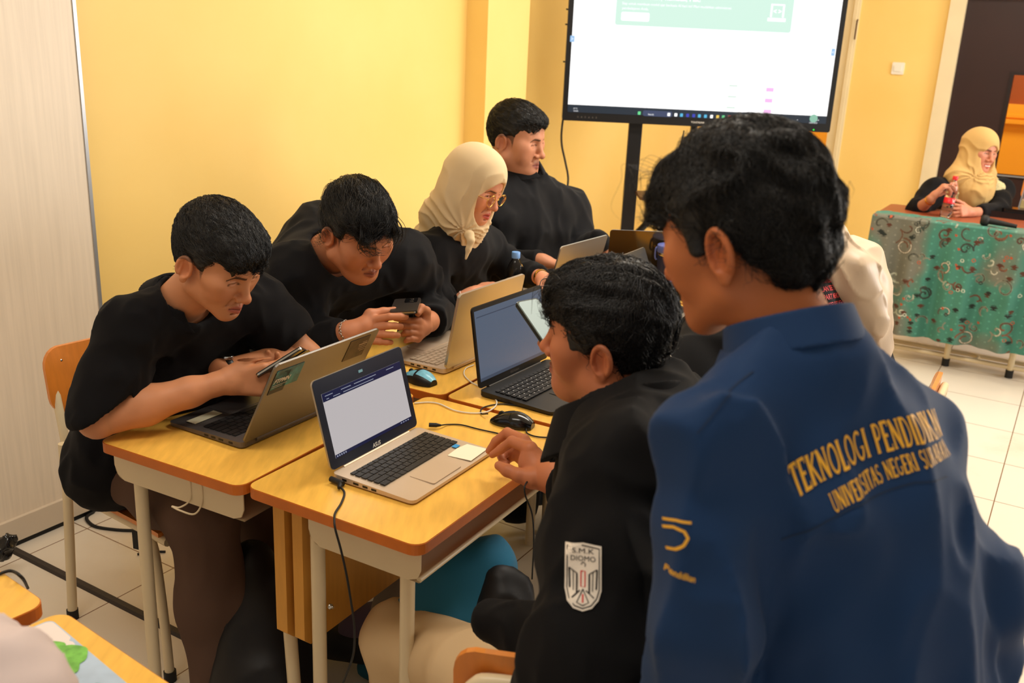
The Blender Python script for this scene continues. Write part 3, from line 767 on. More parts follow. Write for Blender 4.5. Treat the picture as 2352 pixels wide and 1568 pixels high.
def headscarf(parent, pose, N, m, T=None, bpts=(), cone_to=None, folds_=(.0045, 1), tail=None, extra=None, h=.004, open_=(.056, .115, .084), name='headscarf', cap=(.090, .110, .105), r_end=.14, seed=2, oz=-.020, mesh=True, pin=(0, .07, -.13), nf=26, nkr=.095):
    """scarf over head and neck, with the face left free; worked out in head coordinates"""
    pts = [V3(0, 0, 0), to_head(N, pose)] + ([to_head(c[0], pose) for c in cone_to] if cone_to else []) + ([to_head(t[0], pose) for t in tail] if tail else [])
    pts += [to_head(q, pose) for q in bpts]
    lo, hi = bounds(pts, .20); lo = np.minimum(lo, [-.13, -.15, -.16]); hi = np.maximum(hi, [.13, .15, .17]); F = Field(lo, hi, h)
    F.ell((0, -.014, .036), cap, .02)
    F.ell((0, .022, .045), (.074, .078, .084), .03)
    F.cone((0, -.005, -.02), (0, .012, -.105), .090, .082, .03)
    nk = to_head(N, pose)
    F.cone((0, -.0, -.06), nk, .084, nkr, .05)
    if cone_to:
        prev = nk; pr = nkr
        for p, r in cone_to: q = to_head(p, pose); F.cone(prev if True else q, q, pr, r, .05)
    if extra: extra(F)
    px_, py_, pz_ = pin
    X, Y, Z = F.full()
    near = np.abs(F.D) < .03
    x, y, z = [np.broadcast_to(q, F.D.shape)[near] for q in (X, Y, Z)]
    ang = np.arctan2(z - pz_, -(y - py_)); rad = np.sqrt((z - pz_) ** 2 + (y - py_) ** 2)
    w = noise3(x * 9, y * 9, z * 9, seed)
    f1 = np.sin(ang * nf * .5 + w * 3.5 + np.sign(x) * 2 + rad * 10); f2 = noise3(x * 22, ang * 6, rad * 8, seed + 3)
    amp = folds_[0] * np.clip((.14 - z) / .10, .12, 1.2)
    F.D[near] += (amp * (np.abs(f1) ** .8 - .5) + folds_[0] * .6 * f2 * np.clip((.1 - z) / .1, .1, 1)).astype(np.float32)
    F.ell((0, .125, oz), open_, .008, True)
    if tail: F.chain([(to_head(p, pose), r) for p, r in tail], .008)
    V, Q = F.mesh(); return child_mesh(name, to_world(V, pose), Q, m, parent), F

# ================================================================== THE ROOM
def node_mat(name):
    m = bpy.data.materials.new(name); m.use_nodes = True; MATS[name] = m
    return m, m.node_tree.nodes, m.node_tree.links, m.node_tree.nodes['Principled BSDF']
def wall_paint(name, rgb, rgb2):
    m, N, L, b = node_mat(name)
    tc = N.new('ShaderNodeTexCoord'); nz = N.new('ShaderNodeTexNoise'); nz.inputs['Scale'].default_value = 1.3; nz.inputs['Detail'].default_value = 6
    L.new(tc.outputs['Object'], nz.inputs['Vector']); cr = N.new('ShaderNodeValToRGB')
    cr.color_ramp.elements[0].position = .35; cr.color_ramp.elements[1].position = .7
    cr.color_ramp.elements[0].color = s2l([v / 255 for v in rgb2]) + (1,); cr.color_ramp.elements[1].color = s2l([v / 255 for v in rgb]) + (1,)
    L.new(nz.outputs[0], cr.inputs[0]); L.new(cr.outputs[0], b.inputs['Base Color']); b.inputs['Roughness'].default_value = .55
    n2 = N.new('ShaderNodeTexNoise'); n2.inputs['Scale'].default_value = 60; bp = N.new('ShaderNodeBump'); bp.inputs['Strength'].default_value = .12; bp.inputs['Distance'].default_value = .002
    L.new(tc.outputs['Object'], n2.inputs['Vector']); L.new(n2.outputs[0], bp.inputs['Height']); L.new(bp.outputs[0], b.inputs['Normal'])
wall_paint('wall_yellow', (250, 216, 132), (247, 209, 120))
wall_paint('wall_orange', (250, 176, 40), (244, 168, 34))
wall_paint('wall_brown', (168, 84, 26), (140, 66, 22))
wall_paint('ceiling_white', (238, 232, 220), (230, 224, 212))
# partition laminate with a fine vertical grain
mat('partition_laminate', (238, 222, 200), 0.45, var=0.05, vscale=14, stretch=(6, 6, .25), bump=0.03, bscale=60)
mat('door_dark', (44, 22, 18), 0.45, var=0.08, vscale=6)
mat('glass', (255, 255, 255), 0.02, trans=1.0, ior=1.1)
mat('frame_cream', (232, 216, 178), 0.45, var=.03)
mat('alu', (176, 178, 182), 0.35, metal=0.6)
mat('skirting', (222, 206, 184), 0.45)
# floor tiles
TILE = .4417
m, N, L, b = node_mat('floor_tiles')
tc = N.new('ShaderNodeTexCoord'); br = N.new('ShaderNodeTexBrick'); br.offset = 0; br.squash = 1
br.inputs['Scale'].default_value = 1; br.inputs['Brick Width'].default_value = TILE; br.inputs['Row Height'].default_value = TILE
br.inputs['Mortar Size'].default_value = .0022; br.inputs['Mortar Smooth'].default_value = .2; br.inputs['Bias'].default_value = 0
br.inputs['Color1'].default_value = s2l((.92, .88, .82)) + (1,); br.inputs['Color2'].default_value = s2l((.905, .865, .80)) + (1,)
br.inputs['Mortar'].default_value = s2l((.48, .34, .22)) + (1,)
L.new(tc.outputs['Object'], br.inputs['Vector'])
nz = N.new('ShaderNodeTexNoise'); nz.inputs['Scale'].default_value = 2.2; nz.inputs['Detail'].default_value = 5; L.new(tc.outputs['Object'], nz.inputs['Vector'])
mr = N.new('ShaderNodeMapRange'); mr.inputs[1].default_value = .55; mr.inputs[2].default_value = .8; L.new(nz.outputs[0], mr.inputs[0])
mx = N.new('ShaderNodeMixRGB'); mx.inputs[2].default_value = s2l((.78, .66, .50)) + (1,)
ml = N.new('ShaderNodeMath'); ml.operation = 'MULTIPLY'; ml.inputs[1].default_value = .35; L.new(mr.outputs[0], ml.inputs[0]); L.new(ml.outputs[0], mx.inputs[0])
L.new(br.outputs['Color'], mx.inputs[1]); L.new(mx.outputs[0], b.inputs['Base Color']); b.inputs['Roughness'].default_value = .22
rr = N.new('ShaderNodeMapRange'); rr.inputs[3].default_value = .16; rr.inputs[4].default_value = .34; L.new(nz.outputs[0], rr.inputs[0]); L.new(rr.outputs[0], b.inputs['Roughness'])

A2 = math.atan2(UA[1], UA[0])
T0 = atz(200.2, 1213.7, 0.0)
me = bpy.data.meshes.new('floor')
me.from_pydata([(-6, -9, 0), (14, -9, 0), (14, 5, 0), (-6, 5, 0)], [], [(0, 1, 2, 3)])
fl = link('floor', me, 'floor_tiles'); fl.location = tuple(T0); fl.rotation_euler = (0, 0, A2); tag(fl, kind='structure')

PM = V3(-1.547, 2.899, 0)                      # a point on the floor line of the partition
WOFF = -.10
def WL(t, off=0.0, z=0.0): return PM + UA * t + UB * off + Z3 * z
def ray_plane(px, py, p, n):
    r = at(px, py, 1.0) - CAM; t = ((p - CAM) @ n) / (r @ n); return CAM + r * t
tcorner = (ray_plane(1592, 300, WL(0, WOFF), UB) - PM) @ UA
HCE = 3.3
def wallbox(name, o, ex, ey, a0, a1, b0, b1, z0, z1, m, kind='structure', parent=None):
    return tag(MB().box(o, ex, ey, Z3, a0, a1, b0, b1, z0, z1).build(name, m, parent), kind=kind if parent is None else None)
wallbox('wall_left', PM, UA, UB, -5.2, tcorner, WOFF - .15, WOFF, 0, HCE, 'wall_yellow')
t1 = (ray_plane(1117, 150, WL(0, .03), UB) - PM) @ UA
wallbox('column_left', PM, UA, UB, t1, t1 + .42, WOFF, .03, 0, HCE, 'wall_yellow')
K = WL(tcorner, WOFF)                          # room corner; the far wall runs from here along UB
def fs(px, py): return (ray_plane(px, py, K, UA) - K) @ UB
def fz(px, py): return ray_plane(px, py, K, UA)[2]
wA, wB = fs(1660, 100), fs(1938, 100)
dA_, dB_ = fs(2212, 60), fs(2212, 60) + .98
FT = .14
def far(name, s0, s1, z0, z1, m='wall_yellow', b0=0.0, b1=FT, kind='structure', parent=None):
    return wallbox(name, K, UB, UA, s0, s1, b0, b1, z0, z1, m, kind, parent)
sill = .62
far('wall_far', -.3, wA, 0, HCE); far('wall_far', wA, wB, 0, sill); far('wall_far', wA, wB, 2.6, HCE)
far('wall_far', wB, dA_, 0, HCE); far('wall_far', dA_, dB_, 2.15, HCE); far('wall_far', dB_, 6.5, 0, HCE)
# window beside the display, with a cream frame and a hook
wf = empty('window_1', tuple(K + UB * (wA + wB) / 2 + Z3 * sill)); tag(wf, kind='structure')
fb = MB()
for a0, a1, z0, z1 in ((wA, wA + .05, sill, 2.6), (wB - .02, wB + .09, sill - .25, 2.65), (wA, wB, 2.55, 2.6), (wA, wB, sill, sill + .05)):
    fb.box(K, UB, UA, Z3, a0, a1, -.03, .09, z0, z1)
fb.box(K, UB, UA, Z3, wB + .05, wB + .075, -.05, -.03, sill - .25, 2.65)
fb.build('window_frame', 'frame_cream', wf)
MB().box(K, UB, UA, Z3, wA + .05, wB - .02, .05, .056, sill + .05, 2.55).build('window_pane', 'glass', wf)
hk = MB(); hp = ray_plane(1968, 62, K - UA * .05, UA)
hk.tube([hp + V3(0, 0, .05), hp + V3(0, 0, .045) - UA * .02, hp - UA * .02, hp - V3(0, 0, .09) - UA * .02], .006)
hk.build('window_hook', mat('old_iron', (92, 66, 44), .6, metal=.5), wf)
# door with a glazed opening
dr = empty('door_1', tuple(K + UB * (dA_ + .45))); tag(dr, kind='structure')
fw = .105
fr = MB()
fr.box(K, UB, UA, Z3, dA_ - fw, dA_, -.035, FT, 0, 2.22); fr.box(K, UB, UA, Z3, dA_, dB_, -.035, FT, 2.13, 2.22); fr.box(K, UB, UA, Z3, dB_, dB_ + fw, -.035, FT, 0, 2.22)
fr.build('door_frame', 'frame_cream', dr)
PD = K + UA * .02
g0 = (ray_plane(2327, 172, PD, UA) - K) @ UB; g0b = (ray_plane(2287, 395, PD, UA) - K) @ UB; g0 = (g0 + g0b) / 2
gz1 = ray_plane(2327, 172, PD, UA)[2]; gz0 = ray_plane(2290, 399, PD, UA)[2]; g1 = min(g0 + .42, dB_ - .12)
lf = MB()
for a0, a1, z0, z1 in ((dA_ + .004, g0, .01, 2.12), (g0, g1, .01, gz0), (g0, g1, gz1, 2.12), (g1, dB_ - .004, .01, 2.12)):
    lf.box(K, UB, UA, Z3, a0, a1, .02, .06, z0, z1)
leaf = lf.build('door_leaf', 'door_dark', dr)
gk = MB()
for a0, a1, z0, z1 in ((g0 - .022, g0, gz0 - .02, gz1 + .02), (g1, g1 + .022, gz0 - .02, gz1 + .02), (g0, g1, gz1, gz1 + .02), (g0, g1, gz0 - .02, gz0)):
    gk.box(K, UB, UA, Z3, a0, a1, .010, .07, z0, z1)
gk.build('glazing_bead', mat('bead_dark', (30, 16, 12), .4), leaf)
MB().box(K, UB, UA, Z3, g0, g1, .004, .012, gz0 - .012, gz0 - .002).build('drip_strip', 'alu', leaf)
MB().box(K, UB, UA, Z3, g0, g1, .038, .043, gz0, gz1).build('door_pane', 'glass', leaf)
# corridor beyond: yellow wall, ledge, brown boards above
OD = 1.55
zt = ray_plane(1931, 214, K + UA * OD, UA)[2]
far('wall_back', -3, 9, 0, zt, 'wall_orange', OD, OD + .1); far('wall_back', -3, 9, zt, 3.6, 'wall_brown', OD + .03, OD + .1)
lg = MB(); lg.box(K, UB, UA, Z3, -3, 9, OD - .04, OD, zt - .16, zt - .125); lg.box(K, UB, UA, Z3, -3, 9, OD - .015, OD, zt - .11, zt - .085); tag(lg.build('trim_1', 'wall_orange'), kind='structure')
area('corridor_fill', tuple(K + UA * .75 + UB * 2.2 + Z3 * 3.0), tuple(K + UA * 1.4 + UB * 2.2 + Z3 * 1.0), 4.5, .5, 75, (1, .93, .8))  # added lamp, out of view, that brightens the corridor wall
me = bpy.data.meshes.new('ceiling')
me.from_pydata([(-6, -9, HCE), (14, -9, HCE), (14, 5, HCE), (-6, 5, HCE)], [], [(3, 2, 1, 0)])
ce = link('ceiling', me, 'ceiling_white'); ce.location = tuple(T0); ce.rotation_euler = (0, 0, A2); tag(ce, kind='structure')

# partition screen in front of the yellow wall
tp = (ray_plane(233, 690, PM, UB) - PM) @ UA
pt = empty('room_partition', tuple(WL(tp - 1.2, -.03))); tag(pt, 'tall cream laminate partition panel with a thin metal edge, standing against the yellow wall', 'partition')
MB().box(PM, UA, UB, Z3, -3.2, tp - .012, -.06, 0, .10, 3.2).build('panel', 'partition_laminate', pt)
MB().box(PM, UA, UB, Z3, tp - .012, tp, -.065, .004, .02, 3.2).build('edge_strip', 'alu', pt)
MB().box(PM, UA, UB, Z3, -3.2, tp - .014, -.065, .014, .02, .10).build('plinth', 'skirting', pt)
MB().box(PM, UA, UB, Z3, -3.2, tp - .014, -.06, .006, .0, .02).build('base_gap_shade', 'black_rubber', pt)  # black strip standing in for the shade in the gap below the plinth

# light switch
sp = ray_plane(2063, 157, K, UA)
sw = empty('light_switch', tuple(sp)); tag(sw, 'square white light switch on the yellow far wall left of the dark door', 'light switch')
MB().rbox(sp, UB, Z3, -UA, -.043, .043, -.043, .043, 0, .012, .008).build('wall_plate', 'white_paint', sw, bevel=.002)
MB().rbox(sp, UB, Z3, -UA, -.026, .026, -.022, .022, .010, .018, .004).build('rocker', 'white_paint', sw, bevel=.001)

# dark strips fixed to the floor
def strip(p, q, w, label):
    p = np.asarray(p); q = np.asarray(q); e = unit(q - p); n = np.cross(Z3, e)
    b = MB(); b.prism([(-w, 0), (w, 0), (w * .55, .008), (-w * .55, .008)], p, n, Z3, e, 0, np.linalg.norm(q - p))
    tag(b.build('floor_strip', mat('strip_dark', (58, 50, 44), .6, bump=.4, bscale=120, bdist=.003)), label, 'floor strip')
strip(atz(22, 1258, 0), atz(560, 1530, 0), .016, 'dark rubber strip across the floor tiles from the partition to the first desk')
strip(atz(470, 1296, 0), atz(640, 1182, 0), .016, 'short dark strip on the tiles behind the brown trousers, beside the black backpack')

# ================================================================== DESKS
DU, DV = V3(.488, .873, 0), V3(.873, -.488, 0)
DZ = .75
def desk(c, ang, label, group, w=.45, l=.67, open_side=1, legs=True, apron=(0.02, 1.0), hook=False, near_legs=None, z=DZ, top='desk_laminate', edge='desk_edge'):
    """c: near-left corner of the top; ang: direction of the long side; short side runs to the right of it"""
    a = math.radians(ang); u = V3(math.cos(a), math.sin(a), 0); v = V3(math.sin(a), -math.cos(a), 0)
    c = V3(c[0], c[1], 0); e = empty('school_desk', tuple(c + u * l / 2 + v * w / 2)); tag(e, label, 'desk', group)
    tb = MB(); tb.prism(rrect(0, w, 0, l, .028, 6), c, v, u, Z3, z - .024, z - .0012, 1, 1)
    tb.prism(rrect(.0015, w - .0015, .0015, l - .0015, .027, 6), c, v, u, Z3, z - .0012, z, 0, 1)
    tb.build('desk_top', [top, edge], e)
    # sheet-metal tray, open towards the seat
    a0, a1 = apron[0] * w + .01, apron[1] * w - .02
    def tray(b):
        n = 6; prof = [(a0, z - .025), (a0, z - .075)]
        prof += [(a0 + .028 * (1 - math.cos(t)), z - .075 - .028 * math.sin(t)) for t in np.linspace(0, math.pi / 2, n)][1:]
        prof += [(a1 - .004, z - .103)] if open_side > 0 else [(a1, z - .103)]
        m = len(prof); P = np.array([[c + v * p + u * s + Z3 * q for p, q in prof] for s in (.035, l - .035)])
        b.grid(P); P2 = P.copy(); P2[..., 2] += .002; b.grid(P2, flip=True)
        for s in (.035, l - .035):      # end plates with rounded lower corners
            pts = [(a0, z - .025), (a0, z - .070), (a0 + .010, z - .092), (a0 + .030, z - .103), (a1 - .030, z - .103), (a1 - .008, z - .094), (a1, z - .075), (a1, z - .025)]
            b.prism(pts, c + u * s, v, Z3, np.cross(v, Z3), -.0015, .0015)
        if open_side > 0: b.tube([c + v * (a1 - .006) + u * .038 + Z3 * (z - .098), c + v * (a1 - .006) + u * (l - .038) + Z3 * (z - .098)], .006, 8)
    b = MB(); tray(b); b.build('book_tray', 'cream_metal', e)
    for s in (.045, l - .045):
        for q in ((a0 + .012), (a1 - .014)):
            if near_legs and s < .1: continue
            MB().tube([c + v * q + u * s + Z3 * (z - .03), c + v * q + u * s], .0155, 14).build('leg', 'cream_metal', e)
    if near_legs:
        for (q0, s0, q1, s1) in near_legs:
            MB().tube([c + v * q0 + u * s0 + Z3 * (z - .03), c + v * q1 + u * s1], .0155, 14).build('leg', 'cream_metal', e)
    if hook:
        o = c + v * (.255) + u * .032 + Z3 * (z - .025)
        MB().tube(spline([o, o - Z3 * .062, o - Z3 * .080 - v * .012 - u * .02, o - Z3 * .078 - v * .028 - u * .03], 5), .0022, 8).tube(spline([o + v * .035, o + v * .035 - Z3 * .06, o + v * .020 - Z3 * .092 - u * .01, o - Z3 * .085 - v * .008 - u * .025, o - Z3 * .078 - v * .028 - u * .03], 5), .0022, 8).build('bag_hook', 'cream_metal', e)
    return e, c, u, v
GD = 'school desks pushed together'
e1, c1, u1, v1 = desk((-.549, 1.801), 60.8, 'nearest yellow-topped school desk, carrying the open silver laptop with the white page', GD, apron=(.30, 1.0), near_legs=[(.155, .05, .155, .05), (.388, .05, .388, .05)])
e2, c2, u2, v2 = desk((-.943, 1.993), 62.6, 'yellow-topped desk at the front left, in front of the man in the black polo', GD, w=.435, apron=(.0, .99), hook=True, open_side=-1, near_legs=[(.075, .05, .070, .05), (.452, .10, .492, .10)])
desk((-.175, 2.380), 60.8, 'second-row desk under the black laptop, right of the grey laptop', GD)
desk((-.575, 2.604), 60.8, 'second-row desk on the left, under the silver laptop and the blue mouse', GD, open_side=-1)
desk((-.235, 3.205), 60.8, 'third-row desk by the wall side, in front of the woman in the cream headscarf', GD, open_side=-1)
desk((.160, 2.982), 60.8, 'third-row desk on the right, holding the navy tumbler', GD)
desk((.100, 3.800), 60.8, 'far desk on the left, in front of the man in the black button-up shirt', GD, open_side=-1)
desk((.495, 3.577), 60.8, 'farthest desk on the right, just before the display stand', GD)
# two modesty boards hanging between the front desks
bz = atz(640, 1480, 0)[2]
def board(parent, c, u, v, q0, q1, s0, s1, z0, z1):
    b = MB(); b.prism([(s0, z1), (s0, z0 + .02), (s0 + .02, z0), (s1 - .02, z0), (s1, z0 + .02), (s1, z1)], c, u, Z3, v, q0, q1, 0, 1)
    b.build('modesty_board', ['board_wood', 'board_wood'], parent, bevel=.003)
board(e2, c1, u1, v1, .030, .062, .05, .60, .365, .725)
board(e1, c1, u1, v1, .084, .112, .05, .60, .365, .725)
bo = MB(); pp = c1 + u1 * .05 + v1 * .185 + Z3 * .50
bo.lathe([(.006, 0), (.006, .004), (.003, .005), (.003, .010)], pp, v1, 10); bo.build('bolt', 'steel', e1)
# two desks close to the camera on the lower left
FU = unit(V3(.56, .83, 0))
desk((-.744 - .67 * .812, 1.347 + .67 * .583), -35.7, 'near desk at the left picture edge with a black cable on it', 'desks in the left foreground', w=.45, l=.67)
desk((-.712, 1.330), -35.5, 'near desk at the bottom left with a tree picture on it', 'desks in the left foreground', w=.45, l=.67)

# ================================================================== CHAIRS
def chair(o, face, label, group, seat_z=.44, back_top=.80, w=.38, d=.38, tilt=0.06):
    """o: floor point below the seat centre; face: horizontal direction the sitter looks"""
    f = unit(V3(face[0], face[1], 0)); s = V3(f[1], -f[0], 0); o = V3(o[0], o[1], 0)
    e = empty('school_chair', tuple(o)); tag(e, label, 'chair', group)
    b = MB()     # seat: plywood with a dished middle and a rolled front
    n = 9; P = []
    for i in range(n):
        t = i / (n - 1); row = []
        for j in range(7):
            q = j / 6 - .5; yy = (t - .5) * d; zz = seat_z + .010 * math.cos(q * math.pi) * -1 - .020 * max(0, t - .8) * 4 * (t - .8) + .004
            row.append(o + f * yy + s * q * w * (1 - .03 * t) + Z3 * zz)
        P.append(row)
    P = np.array(P); Q = P.copy(); Q[..., 2] -= .012
    b.grid(P, flip=True); b.grid(Q)
    ring = lambda G: list(G[0]) + list(G[1:, -1]) + list(G[-1, ::-1][1:]) + list(G[::-1, 0][1:-1])
    rp, rq = ring(P), ring(Q); m = len(rp)
    b.add(rp + rq, [[i, (i + 1) % m, m + (i + 1) % m, m + i] for i in range(m)], 0)
    b.build('seat', 'chair_wood', e)
    bk = o - f * (d / 2 - .01); lean = unit(Z3 - f * tilt * 2.2)
    b = MB(); c = bk + Z3 * (back_top - .115) - f * .05
    n = 9; rows = []
    out = rrect(-w * .48, w * .48, -.085, .10, .05, 5)
    fr_ = [c + s * x + lean * y - f * (.030 * (1 - (x / (w * .5)) ** 2)) for x, y in out]; bk_ = [p - f * .012 for p in fr_]
    mm = len(fr_); cen = c - f * .030
    b.add(fr_ + [cen], [[i, (i + 1) % mm, mm] for i in range(mm)], 0, True); b.add(bk_ + [cen - f * .012], [[(i + 1) % mm, i, mm] for i in range(mm)], 0, True)
    b.add(fr_ + bk_, [[i, mm + i, mm + (i + 1) % mm, (i + 1) % mm] for i in range(mm)], 0)
    br_ = b.build('backrest', 'chair_wood', e)
    sc = MB()
    for x in (-.13, .13):
        for y in (-.05, .06): sc.lathe([(.006, 0), (.005, .003), (.001, .004)], c + s * x + lean * y - f * (.030 * (1 - (x / (w * .5)) ** 2)) + f * .001, f, 8)
    sc.build('screw', 'steel', br_)
    hoop = MB()
    hp_ = []
    top = c - f * .028
    for sg in (-1, 1):
        pts = [o + f * (d / 2 + .02) * 1.0 + s * sg * (w / 2 - .02) + Z3 * (seat_z - .022), o - f * (d / 2 - .05) + s * sg * (w / 2 - .02) + Z3 * (seat_z - .022), bk + s * sg * (w / 2 - .02) + Z3 * (seat_z + .02) - f * .005, bk + s * sg * (w / 2 - .025) - f * .03 + Z3 * (seat_z + .15), top + s * sg * (w / 2 - .035) + lean * .02]
        hp_.append(spline(pts, 6))
    a_, b_ = top + s * -(w / 2 - .035) + lean * .02 - f * .016, top + s * (w / 2 - .035) + lean * .02 - f * .016
    arch = [hp_[0][-2], a_ + lean * .0, a_ + lean * .030 + s * .012, a_ + lean * .042 + s * .05, b_ + lean * .042 - s * .05, b_ + lean * .030 - s * .012, b_, hp_[1][-2]]
    hoop.tube(hp_[0][:-1] + spline(arch, 5)[1:-1] + hp_[1][:-1][::-1], .0125, 10)
    hoop.build('seat_frame', 'cream_metal', e)
    for sg in (-1, 1):
        fl_ = o + f * (d / 2 - .03) + s * sg * (w / 2 - .01)
        MB().tube(spline([fl_ + Z3 * (seat_z - .035) - f * .03, fl_ + Z3 * (seat_z - .06), fl_ + f * .02 + Z3 * .2, fl_ + f * .03], 5), .0130, 12).build('leg', 'cream_metal', e)
        rl = o - f * (d / 2 - .02) + s * sg * (w / 2 - .0)
        MB().tube([rl + Z3 * (seat_z + .13), rl + Z3 * (seat_z - .02) - f * .004, rl - f * .05], .0135, 12).build('leg', 'cream_metal', e)
    for sg in (-1, 1):
        MB().lathe([(.0165, 0), (.0165, .03)], o + f * (d / 2) + s * sg * (w / 2 - .01), Z3, 12).build('foot_cap', 'black_rubber', e)
        MB().lathe([(.0165, 0), (.0165, .03)], o - f * (d / 2 + .028) + s * sg * (w / 2), Z3, 12).build('foot_cap', 'black_rubber', e)
    return e

# ================================================================== LAPTOPS
def keyboard(mb, o, ex, ey, ez, w, d, rows=6, numpad=False, mi=0):
    kh = d / rows
    for r in range(rows):
        hh = kh * (.62 if r == rows - 1 else .86); y = r * kh + (kh * .0)
        if r == 0: ws = [1.2, 1, 1, 1, 5.2, 1, 1, 1, 1, 1]
        elif r == 1: ws = [2.2] + [1] * 10 + [2.2, ]
        elif r == 2: ws = [1.7] + [1] * 11 + [1.7]
        elif r == 3: ws = [1.4] + [1] * 12 + [1.0]
        elif r == 4: ws = [1] * 13 + [1.5]
        else: ws = [1] * 15
        tot = sum(ws); x = 0
        for q in ws:
            ww = q / tot * w; mb.box(o, ex, ey, ez, x + .0012, x + ww - .0012, y + .0006, y + hh, 0, .0022, mi); x += ww
def laptop(hl, ang, w, d, Ls, lean, label, body, lidm, keys, scr_frame, content=None, bz=(.012, .012, .016, .022), pad=(.5, .36, .33), thick=.016, name='laptop', keym=None, lid_t=.006):
    a = math.radians(ang); R = V3(math.cos(a), math.sin(a), 0); B = V3(math.sin(a), -math.cos(a), 0)   # B: towards the user
    h = V3(hl[0], hl[1], DZ + .001); e = empty(name, tuple(h + R * w / 2 + B * d / 2)); tag(e, label, 'laptop')
    b = MB(); n = 5; tf = .010
    # wedge base, rounded in plan
    out = rrect(0, w, 0, d, .014, n); lo = [h + R * x + B * y + Z3 * .003 for x, y in out]; hi = [h + R * x + B * y + Z3 * (thick + (tf - thick) * (y / d) ** 2) for x, y in out]
    m = len(out); b.add(lo, [list(range(m))[::-1]], 0); b.add(hi, [list(range(m))], 0); b.add(lo + hi, [[i, (i + 1) % m, m + (i + 1) % m, m + i] for i in range(m)], 0)
    for x, y in ((.03, .03), (w - .03, .03), (.03, d - .03), (w - .03, d - .03)): b.lathe([(.008, 0), (.008, .004)], h + R * x + B * y, Z3, 8, 1)
    base = b.build('base', [body, 'black_rubber'], e, bevel=.0015)
    def top(y): return thick + (tf - thick) * (y / d) ** 2
    ez = unit(np.cross(R, V3(0, 0, 0) + B)); ez = Z3
    kb = MB(); kd = d * .46; k0 = d * .14
    sl_ = unit(B * kd + Z3 * (top(k0 + kd) - top(k0))); nrm = unit(np.cross(sl_, R)); nrm = nrm if nrm[2] > 0 else -nrm
    keyboard(kb, h + R * (w * .055) + B * (k0 + kd) + Z3 * (top(k0 + kd) + .0003), R, -sl_, nrm, w * .89, kd)
    kb.build('keyboard', keys, base)
    pb = MB(); px, pw, ph = pad; p0 = h + R * (w * (px - pw / 2)) + B * (d * .655); pb.rbox(p0 + Z3 * (top(d * .82)), R, sl_ if False else B, Z3, 0, w * pw, 0, d * .30, -.001, .0011, .004)
    pb.build('touchpad', body, base)
    for x, sg in ((0, -1), (w, 1)):   # sockets along each side
        po = MB()
        if True:
            for yy, ww in ((.03, .012), (.06, .014), (.085, .013), (.108, .013)):
                po.box(h + R * x + Z3 * (top(yy + .03) * .5 + .001), B, Z3, R * sg, yy, yy + ww, -.0025, .0022, -.001, .0006)
        po.build('port_row', 'black_plastic', base)
    th = math.radians(lean); up = B * math.cos(th) + Z3 * math.sin(th); nn = unit(np.cross(R, up)); nn = nn if nn @ B > 0 else -nn   # nn: towards the user
    H = h + Z3 * (thick - .002) + B * .004
    lid = MB(); lid.prism(rrect(0, w, .006, Ls, .012, n), H, R, up, nn, -lid_t, -.0015, 0); lid.build('lid', lidm, e, bevel=.0015)
    fr = MB(); fr.prism(rrect(.001, w - .001, .007, Ls - .001, .011, n), H, R, up, nn, -.0015, .0); bezel = fr.build('screen_bezel', scr_frame, e)
    hg = MB()
    hg.tube([H + R * w * .12 - nn * .003, H + R * w * .88 - nn * .003], .0062, 12); hg.build('hinge', body, e)
    l, r, t, bo = bz
    disp = MB(); disp.box(H, R, up, nn, l, w - r, bo, Ls - t, 0.0, .0006)
    disp.build('display', content or 'black_gloss', bezel)
    return e, dict(H=H, R=R, up=up, nn=nn, w=w, L=Ls, l=l, r=r, t=t, b=bo, h=h, B=B, top=top, d=d, bezel=bezel, base=base, thick=thick, lid_t=lid_t, e=e)
def scrmat(name, rgb, s):
    m_ = mat(name, (10, 10, 10), .25, emit=rgb, estr=s); return name
scrmat('scr_page', (210, 203, 204), .75); scrmat('scr_navy', (34, 40, 84), .5); scrmat('scr_grey', (96, 108, 128), .75); scrmat('scr_dim', (80, 90, 110), .6)
scrmat('scr_text', (190, 195, 215), .6)
# the open silver laptop of the man in the black jacket
_, L5 = laptop((-.375, 1.849), 60.9, .317, .216, .206, 105.5, 'open silver laptop with a black keyboard and a blank white page on screen', 'beige_metal', 'silver_metal', 'key_black', 'navy_bezel', 'scr_page', bz=(.020, .018, .034, .028), pad=(.45, .34, .3))
def on_scr(Lp, x0, x1, y0, y1, m, name='screen_band', lift=.0009):
    b = MB(); W_ = Lp['w'] - Lp['l'] - Lp['r']; H_ = Lp['L'] - Lp['t'] - Lp['b']
    b.box(Lp['H'], Lp['R'], Lp['up'], Lp['nn'], Lp['l'] + W_ * x0, Lp['l'] + W_ * x1, Lp['b'] + H_ * y0, Lp['b'] + H_ * y1, lift - .0003, lift)
    return b.build(name, m, Lp['bezel'])
def scr_pt(Lp, x, y, lift=.0012):
    W_ = Lp['w'] - Lp['l'] - Lp['r']; H_ = Lp['L'] - Lp['t'] - Lp['b']
    return Lp['H'] + Lp['R'] * (Lp['l'] + W_ * x) + Lp['up'] * (Lp['b'] + H_ * y) + Lp['nn'] * lift
on_scr(L5, 0, 1, .875, 1, 'scr_navy', 'title_bar'); on_scr(L5, 0, 1, 0, .05, 'scr_navy', 'taskbar')
b = MB()
for x0, x1, y in ((.03, .12, .955), (.22, .34, .955), (.38, .66, .955), (.80, .90, .955), (.04, .07, .905), (.12, .2, .905), (.24, .62, .905)):
    b.box(scr_pt(L5, 0, 0), L5['R'], L5['up'], L5['nn'], x0 * .28, x1 * .28, y * .144 - .0007, y * .144 + .0007, 0, .0002)
b.build('menu_text', 'scr_text', L5['bezel']); b = MB()
